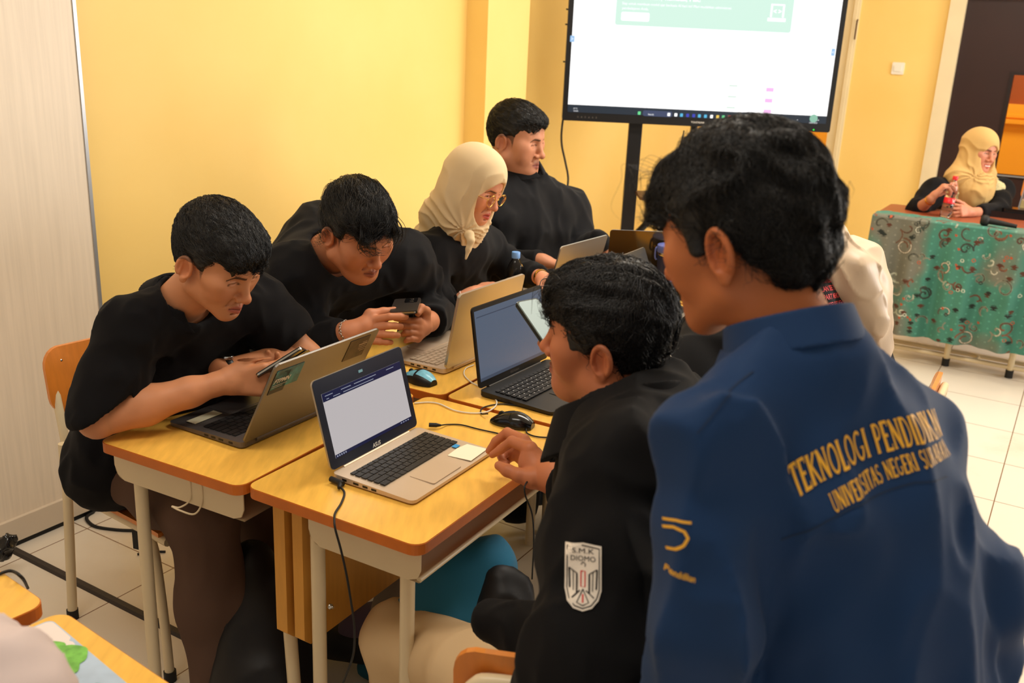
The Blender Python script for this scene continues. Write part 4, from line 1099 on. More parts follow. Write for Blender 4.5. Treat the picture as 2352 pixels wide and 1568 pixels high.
for i in range(5): b.box(scr_pt(L5, 0, 0), L5['R'], L5['up'], L5['nn'], .004 + i * .007, .0075 + i * .007, .0018, .0052, 0, .0002)
b.build('taskbar_icons', 'scr_text', L5['bezel']); b = MB()
for i in range(4): b.box(scr_pt(L5, 0, 0), L5['R'], L5['up'], L5['nn'], .235 + i * .009, .240 + i * .009, .0025, .0045, 0, .0002)
b.build('tray_icons', 'scr_text', L5['bezel'])
b = MB(); put_text(b, 'ASUS', L5['H'] + L5['R'] * .142 + L5['up'] * .0095 + L5['nn'] * .0006, L5['R'], L5['up'], .0095, .030, bold=.02, shear=.25)
b.build('brand_lettering', 'print_white', L5['bezel'])
b = MB(); b.box(L5['H'] + L5['R'] * .150 + L5['up'] * .184 + L5['nn'] * .0006, L5['R'], L5['up'], L5['nn'], 0, .014, 0, .006, 0, .0005); b.build('camera_sticker', mat('sticker_blue', (120, 170, 190), .4), L5['bezel'])
hz = lambda x, y: L5['h'] + L5['R'] * x + L5['B'] * y + Z3 * (L5['top'](y) + .0008)
b = MB(); b.prism([(.225, .150), (.272, .146), (.305, .152), (.308, .205), (.232, .209)], hz(0, 0) * (1, 1, 0) + Z3 * (L5['h'][2] + L5['top'](.17)), L5['R'], L5['B'], Z3, 0, .0012); b.build('paper_sticker', mat('note_cream', (246, 236, 208), .6), L5['base'])
b = MB(); b.box(hz(.268, .132), L5['R'], L5['B'], Z3, 0, .018, 0, .013, 0, .0008); b.build('processor_sticker', mat('sticker_azure', (40, 150, 215), .4), L5['base'])
# grey laptop of the man in the polo, seen from behind
a1_ = math.radians(-119.5); R1_ = V3(math.cos(a1_), math.sin(a1_), 0)
HN = atz(556, 1034, DZ)
_, L1 = laptop(tuple((HN - R1_ * .362)[:2]), -119.5, .362, .245, .243, 117.5, 'grey laptop with two stickers on its raised lid, seen from behind', 'base_grey', 'lid_grey', 'key_black', 'black_plastic', 'black_gloss')
def lid_patch(Lp, x0, x1, y0, y1, m, name, skew=0, parent=None):
    b = MB(); o = Lp['H'] - Lp['nn'] * (Lp['lid_t'] + .0005)
    b.prism([(x0, y0), (x1, y0), (x1 + skew, y1), (x0 + skew, y1)], o, Lp['R'], Lp['up'], -Lp['nn'], -.0002, .0006); return b.build(name, m, parent or Lp['e'])
st = mat('sticker_teal', (30, 120, 130), .35, var=.9, vscale=30)
k = lid_patch(L1, .262, .348, .165, .222, 'sticker_teal', 'lid_sticker')
lid_patch(L1, .302, .350, .152, .215, mat('sticker_navy', (22, 32, 44), .35), 'lid_sticker')
b = MB(); put_text(b, 'FTPMN', L1['H'] + L1['R'] * .346 + L1['up'] * .184 - L1['nn'] * (L1['lid_t'] + .0016), -L1['R'], L1['up'], .0125, .052, bold=.035, shear=.3)
b.box(L1['H'] + L1['R'] * .346 + L1['up'] * .176 - L1['nn'] * (L1['lid_t'] + .0016), -L1['R'], L1['up'], -L1['nn'], 0, .046, 0, .0012, 0, .0002)
b.box(L1['H'] + L1['R'] * .346 + L1['up'] * .171 - L1['nn'] * (L1['lid_t'] + .0016), -L1['R'], L1['up'], -L1['nn'], 0, .034, 0, .0009, 0, .0002)
b.build('sticker_lettering', 'print_white', L1['e'])
lid_patch(L1, .030, .105, .168, .232, mat('sticker_brown', (64, 46, 36), .4, var=.7, vscale=40), 'lid_sticker')
b = MB()
put_text(b, 'PUTIH ITEM', L1['H'] + L1['R'] * .070 + L1['up'] * .223 - L1['nn'] * (L1['lid_t'] + .0010), -L1['R'], L1['up'], .0048, .030, bold=.02)
for i, (x, ww) in enumerate(((.052, .018), (.064, .032), (.062, .028), (.060, .030), (.052, .02))):
    b.box(L1['H'] + L1['R'] * x + L1['up'] * (.214 - i * .0065) - L1['nn'] * (L1['lid_t'] + .0010), -L1['R'], L1['up'], -L1['nn'], 0, ww, 0, .0028 if i == 1 else .0012, 0, .0002)
b.build('sticker_lettering', mat('print_dim', (190, 170, 150), .5), L1['e'])
b = MB(); o = L1['h'] + L1['R'] * .255 + L1['B'] * .175 + Z3 * (L1['top'](.19) + .001); b.box(o, L1['R'], L1['B'], Z3, 0, .085, 0, .03, 0, .0008); b.build('palmrest_sticker', mat('sticker_pale', (206, 200, 170), .5), L1['base'])
# silver laptop of the man holding the phone with both hands
a2_ = math.radians(-121.5); R2_ = V3(math.cos(a2_), math.sin(a2_), 0); HN2 = atz(1020, 862, DZ)
_, L2 = laptop(tuple((HN2 - R2_ * .345)[:2]), -121.5, .345, .235, .236, 100.5, 'silver laptop with a pale keyboard, back of its lid towards the black laptop', 'beige_metal', 'lid_silver', 'key_silver', 'silver_metal', 'black_gloss', lid_t=.009)
# black laptop with a grey-blue page
_, L4 = laptop((-.083, 2.397), 57.5, .354, .232, .229, 99.3, 'black laptop with a grey-blue page on screen, behind the black mouse', 'black_plastic', 'black_plastic', 'key_black', 'black_plastic', 'scr_grey', bz=(.008, .008, .012, .024))
on_scr(L4, 0, 1, 0, .045, 'scr_dim', 'taskbar'); on_scr(L4, .02, .7, .90, .915, 'scr_dim', 'screen_band')
b = MB(); put_text(b, 'ASUS Vivobook', L4['H'] + L4['R'] * .150 + L4['up'] * .012 + L4['nn'] * .0006, L4['R'], L4['up'], .006, .045); b.build('brand_lettering', mat('print_grey', (110, 105, 100), .5), L4['bezel'])
kl = MB(); kd = .232 * .46; k0 = .232 * .14
rg = random.Random(4)
for r in range(5):
    for i in range(13):
        o = L4['h'] + L4['R'] * (.354 * .055 + (i + .42) / 13.4 * .315) + L4['B'] * (k0 + (r + 1.45) / 6.2 * kd) + Z3 * (L4['top'](k0 + kd * .5) + .0032)
        kl.box(o, L4['R'], L4['B'], Z3, 0, .0026, 0, .0030, 0, .0002)
kl.build('key_legends', 'print_white', L4['base'])
kl = MB()
for r in range(5):
    for i in range(13):
        o = L5['h'] + L5['R'] * (.317 * .055 + (i + .42) / 13.4 * .282) + L5['B'] * (.216 * .14 + (r + 1.45) / 6.2 * .0994) + Z3 * (L5['top'](.216 * .14 + .05) + .0031)
        kl.box(o, L5['R'], L5['B'], Z3, 0, .0018, 0, .0018, 0, .0001)
kl.build('key_legends', 'print_grey', L5['base'])
# pale laptop of the woman in the cream headscarf
_, L3 = laptop((.300, 3.590), -124.5, .332, .225, .232, 103.7, 'pale grey laptop in front of the woman in the cream headscarf, lid raised', 'beige_metal', 'lid_silver', 'key_silver', 'black_plastic', 'black_gloss')
# dark laptop with a bright edge, lid facing the camera
q6 = at(1395, 600, 3.72)
_, L6 = laptop((q6[0] + .338, q6[1] + .0), -178, .34, .23, .235, 95, 'dark glossy laptop lid standing behind the tumbler, bright metal rim on top', 'base_grey', mat('lid_mirror', (112, 96, 70), .12, metal=.9), 'key_black', 'silver_metal', 'black_gloss')
_, L8 = laptop((.89, 4.45), -150, .32, .22, .22, 108, 'grey laptop lid farthest back, leaning below the display stand', 'silver_metal', 'lid_silver', 'key_black', 'black_plastic', 'black_gloss')
_, L9 = laptop((.385, 3.170), 60, .32, .22, .215, 112, 'silver laptop with black keys and a dark screen, left of the navy tumbler', 'silver_metal', 'silver_metal', 'key_black', 'black_plastic', 'black_plastic')

# ================================================================== PHONES, MICE, CABLES, BOTTLES
def phone(c, ex, ey, label, w=.074, l=.158, t=.009, body='black_gloss', screen=None, frame='steel'):
    ex = unit(ex); ey = unit(ey - ex * (ex @ ey)); n = np.cross(ex, ey)
    e = empty('smartphone', tuple(c)); tag(e, label, 'phone')
    MB().rbox(c, ex, ey, n, -w / 2, w / 2, -l / 2, l / 2, -t / 2, t / 2, .009, 6).build('case', body, e, bevel=.0018)
    MB().rbox(c, ex, ey, n, -w / 2 - .0006, w / 2 + .0006, -l / 2 - .0006, l / 2 + .0006, -t * .22, t * .22, .0095, 6).build('rim', frame, e)
    MB().rbox(c, ex, ey, n, -w / 2 + .003, w / 2 - .003, -l / 2 + .003, l / 2 - .003, t / 2, t / 2 + .0006, .008, 6).build('display', screen or 'black_gloss', e)
    MB().rbox(c - ex * .014 + ey * .045, ex, ey, -n, -.018, .020, -.024, .024, t / 2, t / 2 + .0018, .006, 5).build('camera_bump', 'black_gloss', e, bevel=.0006)
    b = MB()
    for yy in (.012, -.012): b.lathe([(.006, 0), (.006, .001)], c - ex * .014 + ey * (.045 + yy) - n * (t / 2 + .0016), -n, 14)
    b.build('camera_lens', frame, e)
    return e
def mouse(c, fwd, label, top, l=.112, w=.064, hh=.038, accent=None):
    """sculpted shell, buttons, wheel"""
    f = unit(V3(fwd[0], fwd[1], 0)); s = V3(f[1], -f[0], 0); c = V3(c[0], c[1], DZ)
    e = empty('computer_mouse', tuple(c)); tag(e, label, 'mouse')
    P = []
    for i in range(17):
        t = i / 16; y = (t - .5) * l; wid = w / 2 * (math.sin(math.pi * min(max(t * .92 + .05, 0), 1)) ** .42) * (1 - .10 * math.exp(-((t - .6) / .15) ** 2)); h = hh * (math.sin(math.pi * (t * .86 + .10)) ** .75) * (1 - .25 * t)
        row = []
        for j in range(13):
            a = math.pi * j / 12; row.append(c + f * y + s * (-math.cos(a) * wid) + Z3 * (.002 + h * (math.sin(a) ** .7)))
        P.append(row)
    P = np.array(P); b = MB(); b.grid(P, flip=True)
    b.add([p for p in P[0]], [list(range(13))]); b.add([p for p in P[-1]], [list(range(13))[::-1]])
    b.build('shell', 'black_gloss' if accent is None else 'black_plastic', e)
    b = MB(); Q = P[8:16, 2:11].copy(); Q[..., 2] += .0009; b.grid(Q[:, :4], flip=True); b.grid(Q[:, 5:], flip=True)
    b.build('buttons', top, e)
    if accent:
        b = MB(); Q = P[0:8, 3:10].copy(); Q[..., 2] += .0008; b.grid(Q, flip=True); b.build('palm_cover', accent, e)
    wp = P[12, 6]; MB().lathe([(.0085, -.003), (.010, -.0015), (.010, .0015), (.0085, .003)], wp - Z3 * .004, s, 16).build('scroll_wheel', 'black_rubber', e)
    return e, P
mblue = mat('mouse_blue', (120, 190, 215), .3, var=.35, vscale=30)
mc = atz(1176, 975, DZ); ms_, Pm = mouse(mc, (-.93, .36), 'black wired mouse behind the open silver laptop', 'black_gloss')
mc2 = atz(962, 876, DZ); mouse(mc2, (-.80, .60), 'black and light-blue mouse between the grey and silver laptops', 'mouse_blue', accent='mouse_blue')
def cable(name, pts, r, m, label, z=DZ, sub=8):
    P = spline(pts, sub); tag(MB().tube(P, r, 8).build(name, m), label, 'cable')
def dz(px, py, h=.003): p = atz(px, py, DZ); p[2] = DZ + h; return p
# tail of the black mouse
cable('cable', [dz(1120, 960, .012), dz(1105, 952), dz(1110, 938), dz(1150, 930), dz(1200, 935)], .0018, 'black_rubber', 'thin black mouse tail behind the black mouse')
cable('cable', [dz(1208, 990, .006), dz(1212, 998), dz(1240, 1006), dz(1290, 1005), dz(1330, 990), dz(1360, 960)], .0018, 'black_rubber', 'black cable running right from under the black mouse')
cable('cable', [dz(1012, 985, .010), dz(1030, 977), dz(1060, 978), dz(1100, 988), dz(1145, 998), dz(1195, 1012), dz(1235, 1030), dz(1252, 1052), atz(1250, 1075, DZ) + (0.03, -.02, -.01), at(1230, 1095, 1.98), at(1208, 1110, 1.93), at(1206, 1135, 1.92), at(1222, 1180, 1.93), at(1226, 1240, 1.93), at(1222, 1330, 1.93)], .0018, 'black_rubber', 'black cable plugged into the open silver laptop and dropping over the desk edge')
pl = MB(); p0 = dz(985, 984, .010); p1 = dz(1013, 985, .010); pl.tube([p0, p0 * .4 + p1 * .6], .0055, 8); pl.tube([p0 * .4 + p1 * .6, p1], .0042, 8, rs=[.0055, .0025]); tag(pl.build('cable_plug', 'black_rubber'), 'black plug in the right side of the open silver laptop', 'plug')
cable('cable', [dz(952, 928), dz(985, 926), dz(1010, 930), dz(1045, 945), dz(1085, 951), dz(1118, 948), dz(1138, 935), dz(1140, 922), dz(1128, 912)], .0020, 'cable_white', 'white cable looping between the silver laptop and the black mouse')
cable('cable', [dz(1098, 888), dz(1080, 878), dz(1066, 862), dz(1070, 848), dz(1088, 840)], .0018, 'cable_white', 'white cable curving beside the black laptop hinge')
pw = atz(778, 1118, DZ)
dE = (atz(768, 1196, DZ) - CAM) @ _F
cable('power_cable', [dz(778, 1122, .008), dz(791, 1134), dz(784, 1158), dz(771, 1180, .004), dz(768, 1196, .006), at(770, 1214, dE - .016), at(783, 1262, dE - .008), at(796, 1320, dE), at(806, 1380, dE + .02), at(814, 1440, dE + .05), at(812, 1500, dE + .09), at(795, 1550, dE + .13), at(775, 1600, dE + .18)], .0024, 'black_rubber', 'black power lead hanging down in front of the nearest desk')
pl = MB(); q0 = dz(760, 1108, .009); q1 = dz(788, 1120, .009); pl.tube([q0, q1], .0062, 10); q2 = dz(779, 1128, .008); pl.tube([q1 * .8 + q0 * .2, q2 + (0, 0, 0)], .005, 8, rs=[.006, .004]); tag(pl.build('power_plug', 'black_rubber'), 'angled black power plug in the left side of the open silver laptop', 'plug')

def water_bottle(c, label, cap, hgt=.235, r=.032, z0=DZ, labelm=None, tilt=None, lettering=False):
    c = V3(c[0], c[1], z0); ax = unit(tilt if tilt is not None else Z3)
    e = empty('water_bottle', tuple(c)); tag(e, label, 'bottle')
    k = hgt / .235
    prof = [(r * .7, .0), (r, .006), (r, .03), (r * .94, .036), (r, .042), (r, .075), (r * .93, .08), (r * .93, .115), (r, .12), (r, .150), (r * .96, .165), (r * .78, .187), (r * .50, .205), (.0125, .213), (.0125, .222)]
    outp = [(a, b_ * k) for a, b_ in prof]; inn = [(a - .0006, b_ * k + (.0008 if i == 0 else 0)) for i, (a, b_) in enumerate(prof)]
    MB().lathe(outp, c, ax, 32).build('bottle_body', 'pet_plastic', e)
    wp = [(max(a - .0012, .001), b_) for a, b_ in outp if b_ < (.135 if not lettering else .10) * k] 
    wp.append((wp[-1][0], (.135 if not lettering else .10) * k)); wp[0] = (wp[0][0], .002)
    MB().lathe(wp, c, ax, 32).build('water', 'water', e)
    MB().lathe([(.0150, .214 * k), (.0152, .218 * k), (.0152, .234 * k), (.0140, .236 * k)], c, ax, 24).build('cap', cap, e)
    if labelm:
        MB().lathe([(r * .935 + .0006, .081 * k), (r * .935 + .0006, .114 * k), (r * .93, .114 * k)], c, ax, 32).build('bottle_label', labelm, e)
    return e, c, ax
mat('pet_plastic', (255, 255, 255), .05, trans=1.0, ior=1.33); mat('water', (255, 255, 255), .0, trans=1.0, ior=1.25)
mat('cap_blue', (120, 168, 232), .35); mat('cap_red', (225, 40, 48), .35); mat('label_red', (225, 30, 44), .35)
bc = at(1182, 650, 3.32)
water_bottle((bc[0], bc[1]), 'clear water bottle with a light-blue cap behind the silver laptop', 'cap_blue', hgt=.225, r=.033)
# navy insulated tumbler
tc_ = atz(1528, 684, DZ); tz = DZ
tb = empty('tumbler', (tc_[0], tc_[1], tz)); tag(tb, 'navy insulated tumbler with a blue lid and cream flip cap', 'tumbler')
TC = V3(tc_[0], tc_[1], tz)
MB().lathe([(.036, 0), (.038, .004), (.043, .12), (.046, .168), (.046, .170)], TC, Z3, 36).build('cup_body', mat('navy_coat', (22, 36, 74), .4), tb)
MB().lathe([(.0455, .170), (.0465, .171), (.0465, .181), (.0455, .182)], TC, Z3, 36).build('steel_band', 'steel', tb)
MB().lathe([(.0480, .182), (.0490, .186), (.0490, .206), (.0470, .210), (.030, .211)], TC, Z3, 36).build('lid', mat('lid_periwinkle', (92, 106, 176), .35), tb)
fo = TC + V3(.012, -.030, .196); b = MB(); b.rbox(fo, V3(1, 0, 0), V3(0, .2, 1), V3(0, -1, .2), -.024, .024, -.012, .015, -.002, .022, .006); b.rbox(TC + V3(.010, -.02, .209), V3(1, 0, 0), V3(0, 1, 0), Z3, -.013, .013, -.022, .022, 0, .012, .005)
b.build('flip_cap', mat('cap_cream', (240, 218, 168), .4), tb, bevel=.002)
MB().tube(spline([TC + V3(-.048, 0, .20), TC + V3(-.054, 0, .19), TC + V3(-.054, -.0, .16), TC + V3(-.048, 0, .15)], 5), .004, 8).build('side_clip', 'lid_periwinkle', tb)
MB().lathe([(.0445, .075), (.0455, .077), (.0458, .088), (.0450, .090)], TC, Z3, 36).build('sleeve_ring', 'lid_periwinkle', tb)
# pouch, small white adaptor, power bank with cable
pc = atz(1586, 688, DZ); b = MB(); b.rbox(V3(pc[0], pc[1], DZ), DV, DU, Z3, -.05, .05, -.04, .05, 0, .075, .014); tag(b.build('pouch', mat('pouch_black', (34, 33, 30), .8, bump=.4), None, bevel=.008), 'soft black pouch standing right of the navy tumbler', 'pouch')
pc = atz(1562, 650, DZ); b = MB(); b.rbox(V3(pc[0], pc[1], DZ), DV, DU, Z3, -.025, .025, -.02, .02, 0, .045, .006); tag(b.build('power_adapter', 'white_paint', None, bevel=.003), 'small white power adapter between the tumbler and the pouch', 'adapter')
pc = atz(1246, 692, DZ); b = MB(); b.rbox(V3(pc[0], pc[1], DZ), DV, DU, Z3, -.03, .03, -.045, .045, 0, .022, .006); tag(b.build('power_bank', 'black_plastic', None, bevel=.003), 'black power bank behind the black laptop corner', 'power bank')
p = at(1247, 684, 3.0); cable('cable', [p, at(1240, 665, 3.0), at(1243, 645, 3.02), at(1256, 640, 3.05), at(1262, 655, 3.05), at(1260, 680, 3.05)], .0016, 'black_rubber', 'thin black cable loop standing behind the black laptop')
# picture card with a tree on the near desk
cu_ = math.radians(-39.0); EU = V3(math.cos(cu_), math.sin(cu_), 0); EV = V3(EU[1], -EU[0], 0)
co = atz(118, 1424, DZ); co[2] = DZ + .0006
pg = empty('picture_card', tuple(co)); tag(pg, 'printed picture sheet with a green tree and blue sky on the near desk', 'printed sheet')
MB().rbox(co, EU, EV, Z3, 0, .30, -.0, .21, 0, .0012, .012).build('sheet', mat('sheet_sky', (176, 196, 218), .35, var=.18, vscale=12), pg)
def disc(b, x, y, r, h, n=14, sd=0, sx=1.0):
    rg = random.Random(sd); b.prism([(x + r * sx * (1 + .10 * math.sin(5 * t) + rg.uniform(-.05, .05)) * math.cos(t), y + r * (1 + .1 * math.cos(4 * t)) * math.sin(t)) for t in [2 * math.pi * i / n for i in range(n)]], co, EU, EV, Z3, h, h + .0003)
b = MB(); b.rbox(co, EU, EV, Z3, .003, .075, .002, .09, .0012, .0015, .01); disc(b, .19, .085, .028, .0012, sd=4, sx=1.9); disc(b, .085, .014, .008, .0017, sd=9, sx=1.8); b.build('cloud_print', mat('sheet_white', (240, 226, 220), .4), pg)
b = MB(); disc(b, .112, .038, .036, .0022, sd=1, n=26); disc(b, .078, .046, .028, .0023, sd=2, n=26); disc(b, .138, .050, .024, .0024, sd=3, n=26); disc(b, .10, .066, .020, .0025, sd=5, n=26); b.build('tree_print', mat('tree_green', (120, 190, 84), .5, var=.3, vscale=60), pg)
b = MB(); disc(b, .118, .046, .011, .0032, sd=6, n=22); disc(b, .222, .040, .018, .0020, sd=7, sx=1.4, n=22); disc(b, .245, .065, .020, .0021, sd=8, sx=1.4, n=22); b.build('foliage_print', mat('tree_dark', (62, 128, 84), .5, var=.3, vscale=60), pg)
b = MB(); b.prism([(.108, .048), (.113, .048), (.134, .105), (.126, .108)], co, EU, EV, Z3, .0038, .0041); b.build('trunk_print', mat('trunk_brown', (122, 98, 70), .6), pg)
b = MB(); put_text(b, '41', co + EU * .008 + EV * .030 + Z3 * .0024, V3(*EV) * 1.0, EU, .013, .024, bold=.03); b.build('number_print', mat('num_green', (108, 140, 60), .5), pg)
cable('cable', [atz(-30, 1335, DZ) + (0, 0, .003), atz(0, 1322, DZ) + (0, 0, .004), atz(28, 1318, DZ) + (0, 0, .006), atz(52, 1332, DZ) + (0, 0, .004), at(64, 1350, 1.86)], .0028, 'black_rubber', 'thick black cable curling over the corner of the left-edge desk')

# floor clutter
fzp = lambda px, py, h=.004: atz(px, py, 0) + V3(0, 0, h)
cable('cable', [fzp(318, 1221), fzp(270, 1219), fzp(222, 1212), fzp(203, 1200), fzp(200, 1188), fzp(215, 1178)], .006, 'black_rubber', 'black cable looped on the tiles beside the partition')
cable('cable', [fzp(316, 1275), fzp(340, 1269), fzp(380, 1269)], .004, 'black_rubber', 'short black cable end on the tiles under the first desk')
p = at(311, 1218, 2.72); b = MB(); b.box(p, V3(.9, -.3, 0), V3(0, 0, 1), V3(.3, .9, 0), -.012, .012, -.06, .0, -.002, .002); b.build('strap', 'black_rubber'); tag(bpy.data.objects['strap'], 'black nylon strap end hanging by the first desk leg', 'strap')

# ================================================================== DISPLAY ON ITS STAND
TD = 5.4
pL = at(1291, 276, TD); 
XR = V3(1, 0, 0); TN = V3(0, -1, 0)
tyy = pL[1]; tx0 = pL[0]; tw = 1.53; tz0 = pL[2]; th_ = .90
TVo = V3(tx0, tyy, tz0)
tv = empty('interactive_display', tuple(TVo + XR * tw / 2)); tag(tv, 'large wall-size touch display showing a mostly white web page', 'display')
MB().rbox(TVo, XR, Z3, TN, 0, tw, 0, th_, -.07, 0, .012).build('display_housing', 'black_plastic', tv, bevel=.004)
m, N, L, b = node_mat('screen_white')
b.inputs['Base Color'].default_value = (.05, .05, .05, 1); b.inputs['Roughness'].default_value = .3
b.inputs['Emission Color'].default_value = (1, 1, 1, 1); b.inputs['Emission Strength'].default_value = 1.25
MB().box(TVo, XR, Z3, TN, .028, tw - .030, .090, th_ - .02, 0, .003).build('screen', 'screen_white', tv)
def em(name, rgb, s=1.0): return mat(name, (5, 5, 5), .4, emit=rgb, estr=s)
em('em_green', (214, 246, 230), 1.0); em('em_bar', (38, 52, 66), .8); em('em_white', (255, 255, 255), 1.2); em('em_pink', (244, 186, 236), 1.1); em('em_blue', (160, 200, 240), 1.0)
em('em_search', (70, 82, 116), .8); em('em_cyan', (90, 190, 230), 1); em('em_red', (240, 90, 90), 1); em('em_yel', (250, 210, 90), 1); em('em_grn', (110, 225, 150), 1); em('em_pale', (222, 240, 228), 1.0); em('em_navy', (60, 70, 190), 1); em('em_bubble', (150, 205, 180), .9)
TV = lambda px, py: (lambda q: ((q - TVo)[0], (q - TVo)[2]))(ray_plane(px, py, TVo, V3(0, 1, 0)))
def tvrect(px0, py0, px1, py1, m, lift=.004, name='screen_panel', r=None):
    (a0, c0), (a1, c1) = TV(px0, py0), TV(px1, py1); lo, hi = min(c0, c1), max(c0, c1)
    hi = min(hi, th_ - .021)
    b = MB(); b.rbox(TVo, XR, Z3, TN, a0, a1, lo, hi, lift - .001, lift, r if r else .0008, 4); return b.build(name, m, tv)
# task bar
MB().box(TVo, XR, Z3, TN, .028, tw - .030, .048, .090, 0, .0035).build('taskbar', 'em_bar', tv)
def tp_(px, py, l=.006): a, c = TV(px, py); return TVo + XR * a + Z3 * c + TN * l
tvrect(1412, 57, 1832, -60, 'em_green', .0045, 'web_banner', .012)
tvrect(1426, 47, 1492, 30, 'em_white', .006, 'web_button', .008)
b = MB()
put_text(b, 'Siap untuk membuat modul ajar berbasis AI hari ini? Mari mudahkan administrasi', tp_(1429, 10), XR, Z3, .013, .60)
put_text(b, 'pembelajaran Anda.', tp_(1429, 21), XR, Z3, .013, .145)
put_text(b, 'Selamat datang kembali, Pak!', tp_(1429, -4), XR, Z3, .024, .43, bold=.02)
b.build('banner_text', 'em_white', tv)
b = MB(); o = tp_(1762, 46)
for a0, a1, c0, c1 in ((0, .10, -.006, .012), (.012, .022, .016, .085), (.078, .088, .016, .085), (.012, .088, .077, .085)): b.box(o, XR, Z3, TN, a0, a1, c0, c1, 0, .0005)
put_text(b, '< >', o + XR * .028 + Z3 * .035, XR, Z3, .022, .044, bold=.03)
b.build('laptop_icon', 'em_white', tv)
for i, (x, y) in enumerate(((1768, 206), (1765, 231), (1762, 256))):
    tvrect(x - 9, y + 4, x + 9, y - 4, 'em_pink', .0045, 'tag_button')
for x, y in ((1684, 197), (1681, 222), (1678, 247)):
    tvrect(x - 10, y + 1.5, x + 10, y - 1.5, 'em_pale', .0045, 'tag_button')
tvrect(1309, 96, 1320, 82, 'em_blue', .0045, 'side_tab', .003); tvrect(1908, 128, 1918, 112, 'em_blue', .0045, 'side_tab', .003)
b = MB(); put_text(b, '>', tp_(1312, 93), XR, Z3, .016, .010); put_text(b, '<', tp_(1910, 124), XR, Z3, .016, .010); b.build('tab_arrow', 'em_white', tv)
# taskbar icons
b = MB(); put_text(b, '31°C', tp_(1317, 250), XR, Z3, .0075, .022); put_text(b, 'Cerah', tp_(1317, 255.5), XR, Z3, .0075, .026); put_text(b, 'Search', tp_(1488, 264), XR, Z3, .009, .032)
put_text(b, '^', tp_(1829, 277), XR, Z3, .006, .008); put_text(b, '09:14', tp_(1868, 277), XR, Z3, .008, .030); put_text(b, '15/07/2025', tp_(1858, 283), XR, Z3, .007, .045); b.build('taskbar_text', 'em_white', tv)
tvrect(1476, 266, 1544, 256, 'em_search', .0045, 'search_box', .010)
icons = [(1468, 'em_grn'), (1536, 'em_white'), (1552, 'em_white'), (1565, 'em_cyan'), (1579, 'em_navy'), (1593, 'em_navy'), (1606, 'em_cyan'), (1620, 'em_cyan'), (1634, 'em_white'), (1648, 'em_yel'), (1661, 'em_grn'), (1675, 'em_red'), (1688, 'em_yel'), (1702, 'em_yel'), (1716, 'em_white'), (1729, 'em_grn')]
for x, m_ in icons:
    yy = 259.5 + (x - 1468) * .0475; tvrect(x - 3.6, yy + 3.6, x + 3.6, yy - 3.6, m_, .0055, 'app_icon', .003)
a, c = TV(1868, 272); MB().lathe([(.0225, 0), (.0225, .001)], TVo + XR * a + Z3 * c + TN * .0062, TN, 24).build('touch_bubble', 'em_bubble', tv)
b = MB(); put_text(b, 'TOUCHLINK', TVo + XR * .735 + Z3 * .018 + TN * .0005, XR, Z3, .010, .078, bold=.01); b.build('brand_lettering', 'print_white', tv)
b = MB()
for i in range(6): b.box(TVo + XR * (.085 + i * .021) + Z3 * .020 + TN * .0004, XR, Z3, TN, 0, .008, 0, .002, 0, .0003); b.box(TVo + XR * (.087 + i * .021) + Z3 * .025 + TN * .0004, XR, Z3, TN, 0, .004, 0, .002, 0, .0003)
b.build('control_marks', 'print_grey', tv)
a, c = TV(1868, 303); MB().lathe([(.004, 0), (.004, .001)], TVo + XR * a + Z3 * max(c, .012) + TN * .0004, TN, 12).build('power_light', em('em_led', (40, 220, 60), 2.0), tv)
b = MB()
for z in (.32, .52, .60, .68): b.box(TVo + Z3 * z, -XR, Z3, TN, 0, .012, -.004, .004, -.05, -.04)
b.build('side_latch', 'black_plastic', tv)
# stand
sd = empty('display_stand', (tx0 + tw / 2, tyy + .1, 0)); tag(sd, 'black steel stand with two posts and a small shelf under the touch display', 'stand')
sy = tyy + .10
def post(px, w):
    q = ray_plane(px, 420, V3(0, sy, 0), V3(0, 1, 0)); x = q[0]
    MB().box(V3(x, sy, 0), XR, V3(0, 1, 0), Z3, -w / 2, w / 2, -.02, .02, .06, tz0 + .3).build('post', 'black_plastic', sd, bevel=.003); return x
x1_ = post(1449, .078); x2_ = post(1581, .036)
q = ray_plane(1500, 445, V3(0, sy - .12, 0), V3(0, 1, 0))
MB().rbox(V3(x1_, sy - .26, q[2] - .02), XR, V3(0, 1, 0), Z3, .03, x2_ - x1_ + .12, 0, .26, 0, .018, .02).build('shelf', mat('shelf_brown', (92, 64, 44), .5), sd)
MB().tube([V3(x1_ + .02, sy + .05, .55), V3(x2_ + .02, sy + .05, .95)], .020, 10).build('brace', 'black_plastic', sd)
MB().tube([V3(x1_ + .25, sy + .05, .80), V3(x2_ + .12, sy + .05, .62)], .010, 8).build('brace', 'black_plastic', sd)
for x in (x1_, x2_):
    MB().box(V3(x, sy, .05), XR, V3(0, 1, 0), Z3, -.03, .03, -.35, .20, 0, .04).build('foot', 'black_plastic', sd, bevel=.004)
cable('power_cable', [V3(tx0 + .02, tyy + .06, tz0 + .1), at(1291, 290, 5.45), at(1290, 330, 5.5), at(1298, 370, 5.5), at(1305, 410, 5.5), at(1300, 450, 5.5), at(1296, 500, 5.5)], .006, 'black_rubber', 'black cable hanging below the left corner of the touch display')
cable('power_cable', [at(1571, 300, 5.46), at(1566, 330, 5.46), at(1560, 370, 5.5), at(1556, 420, 5.5), at(1550, 480, 5.5)], .004, 'black_rubber', 'thin dark cable hanging beside the right post of the stand')

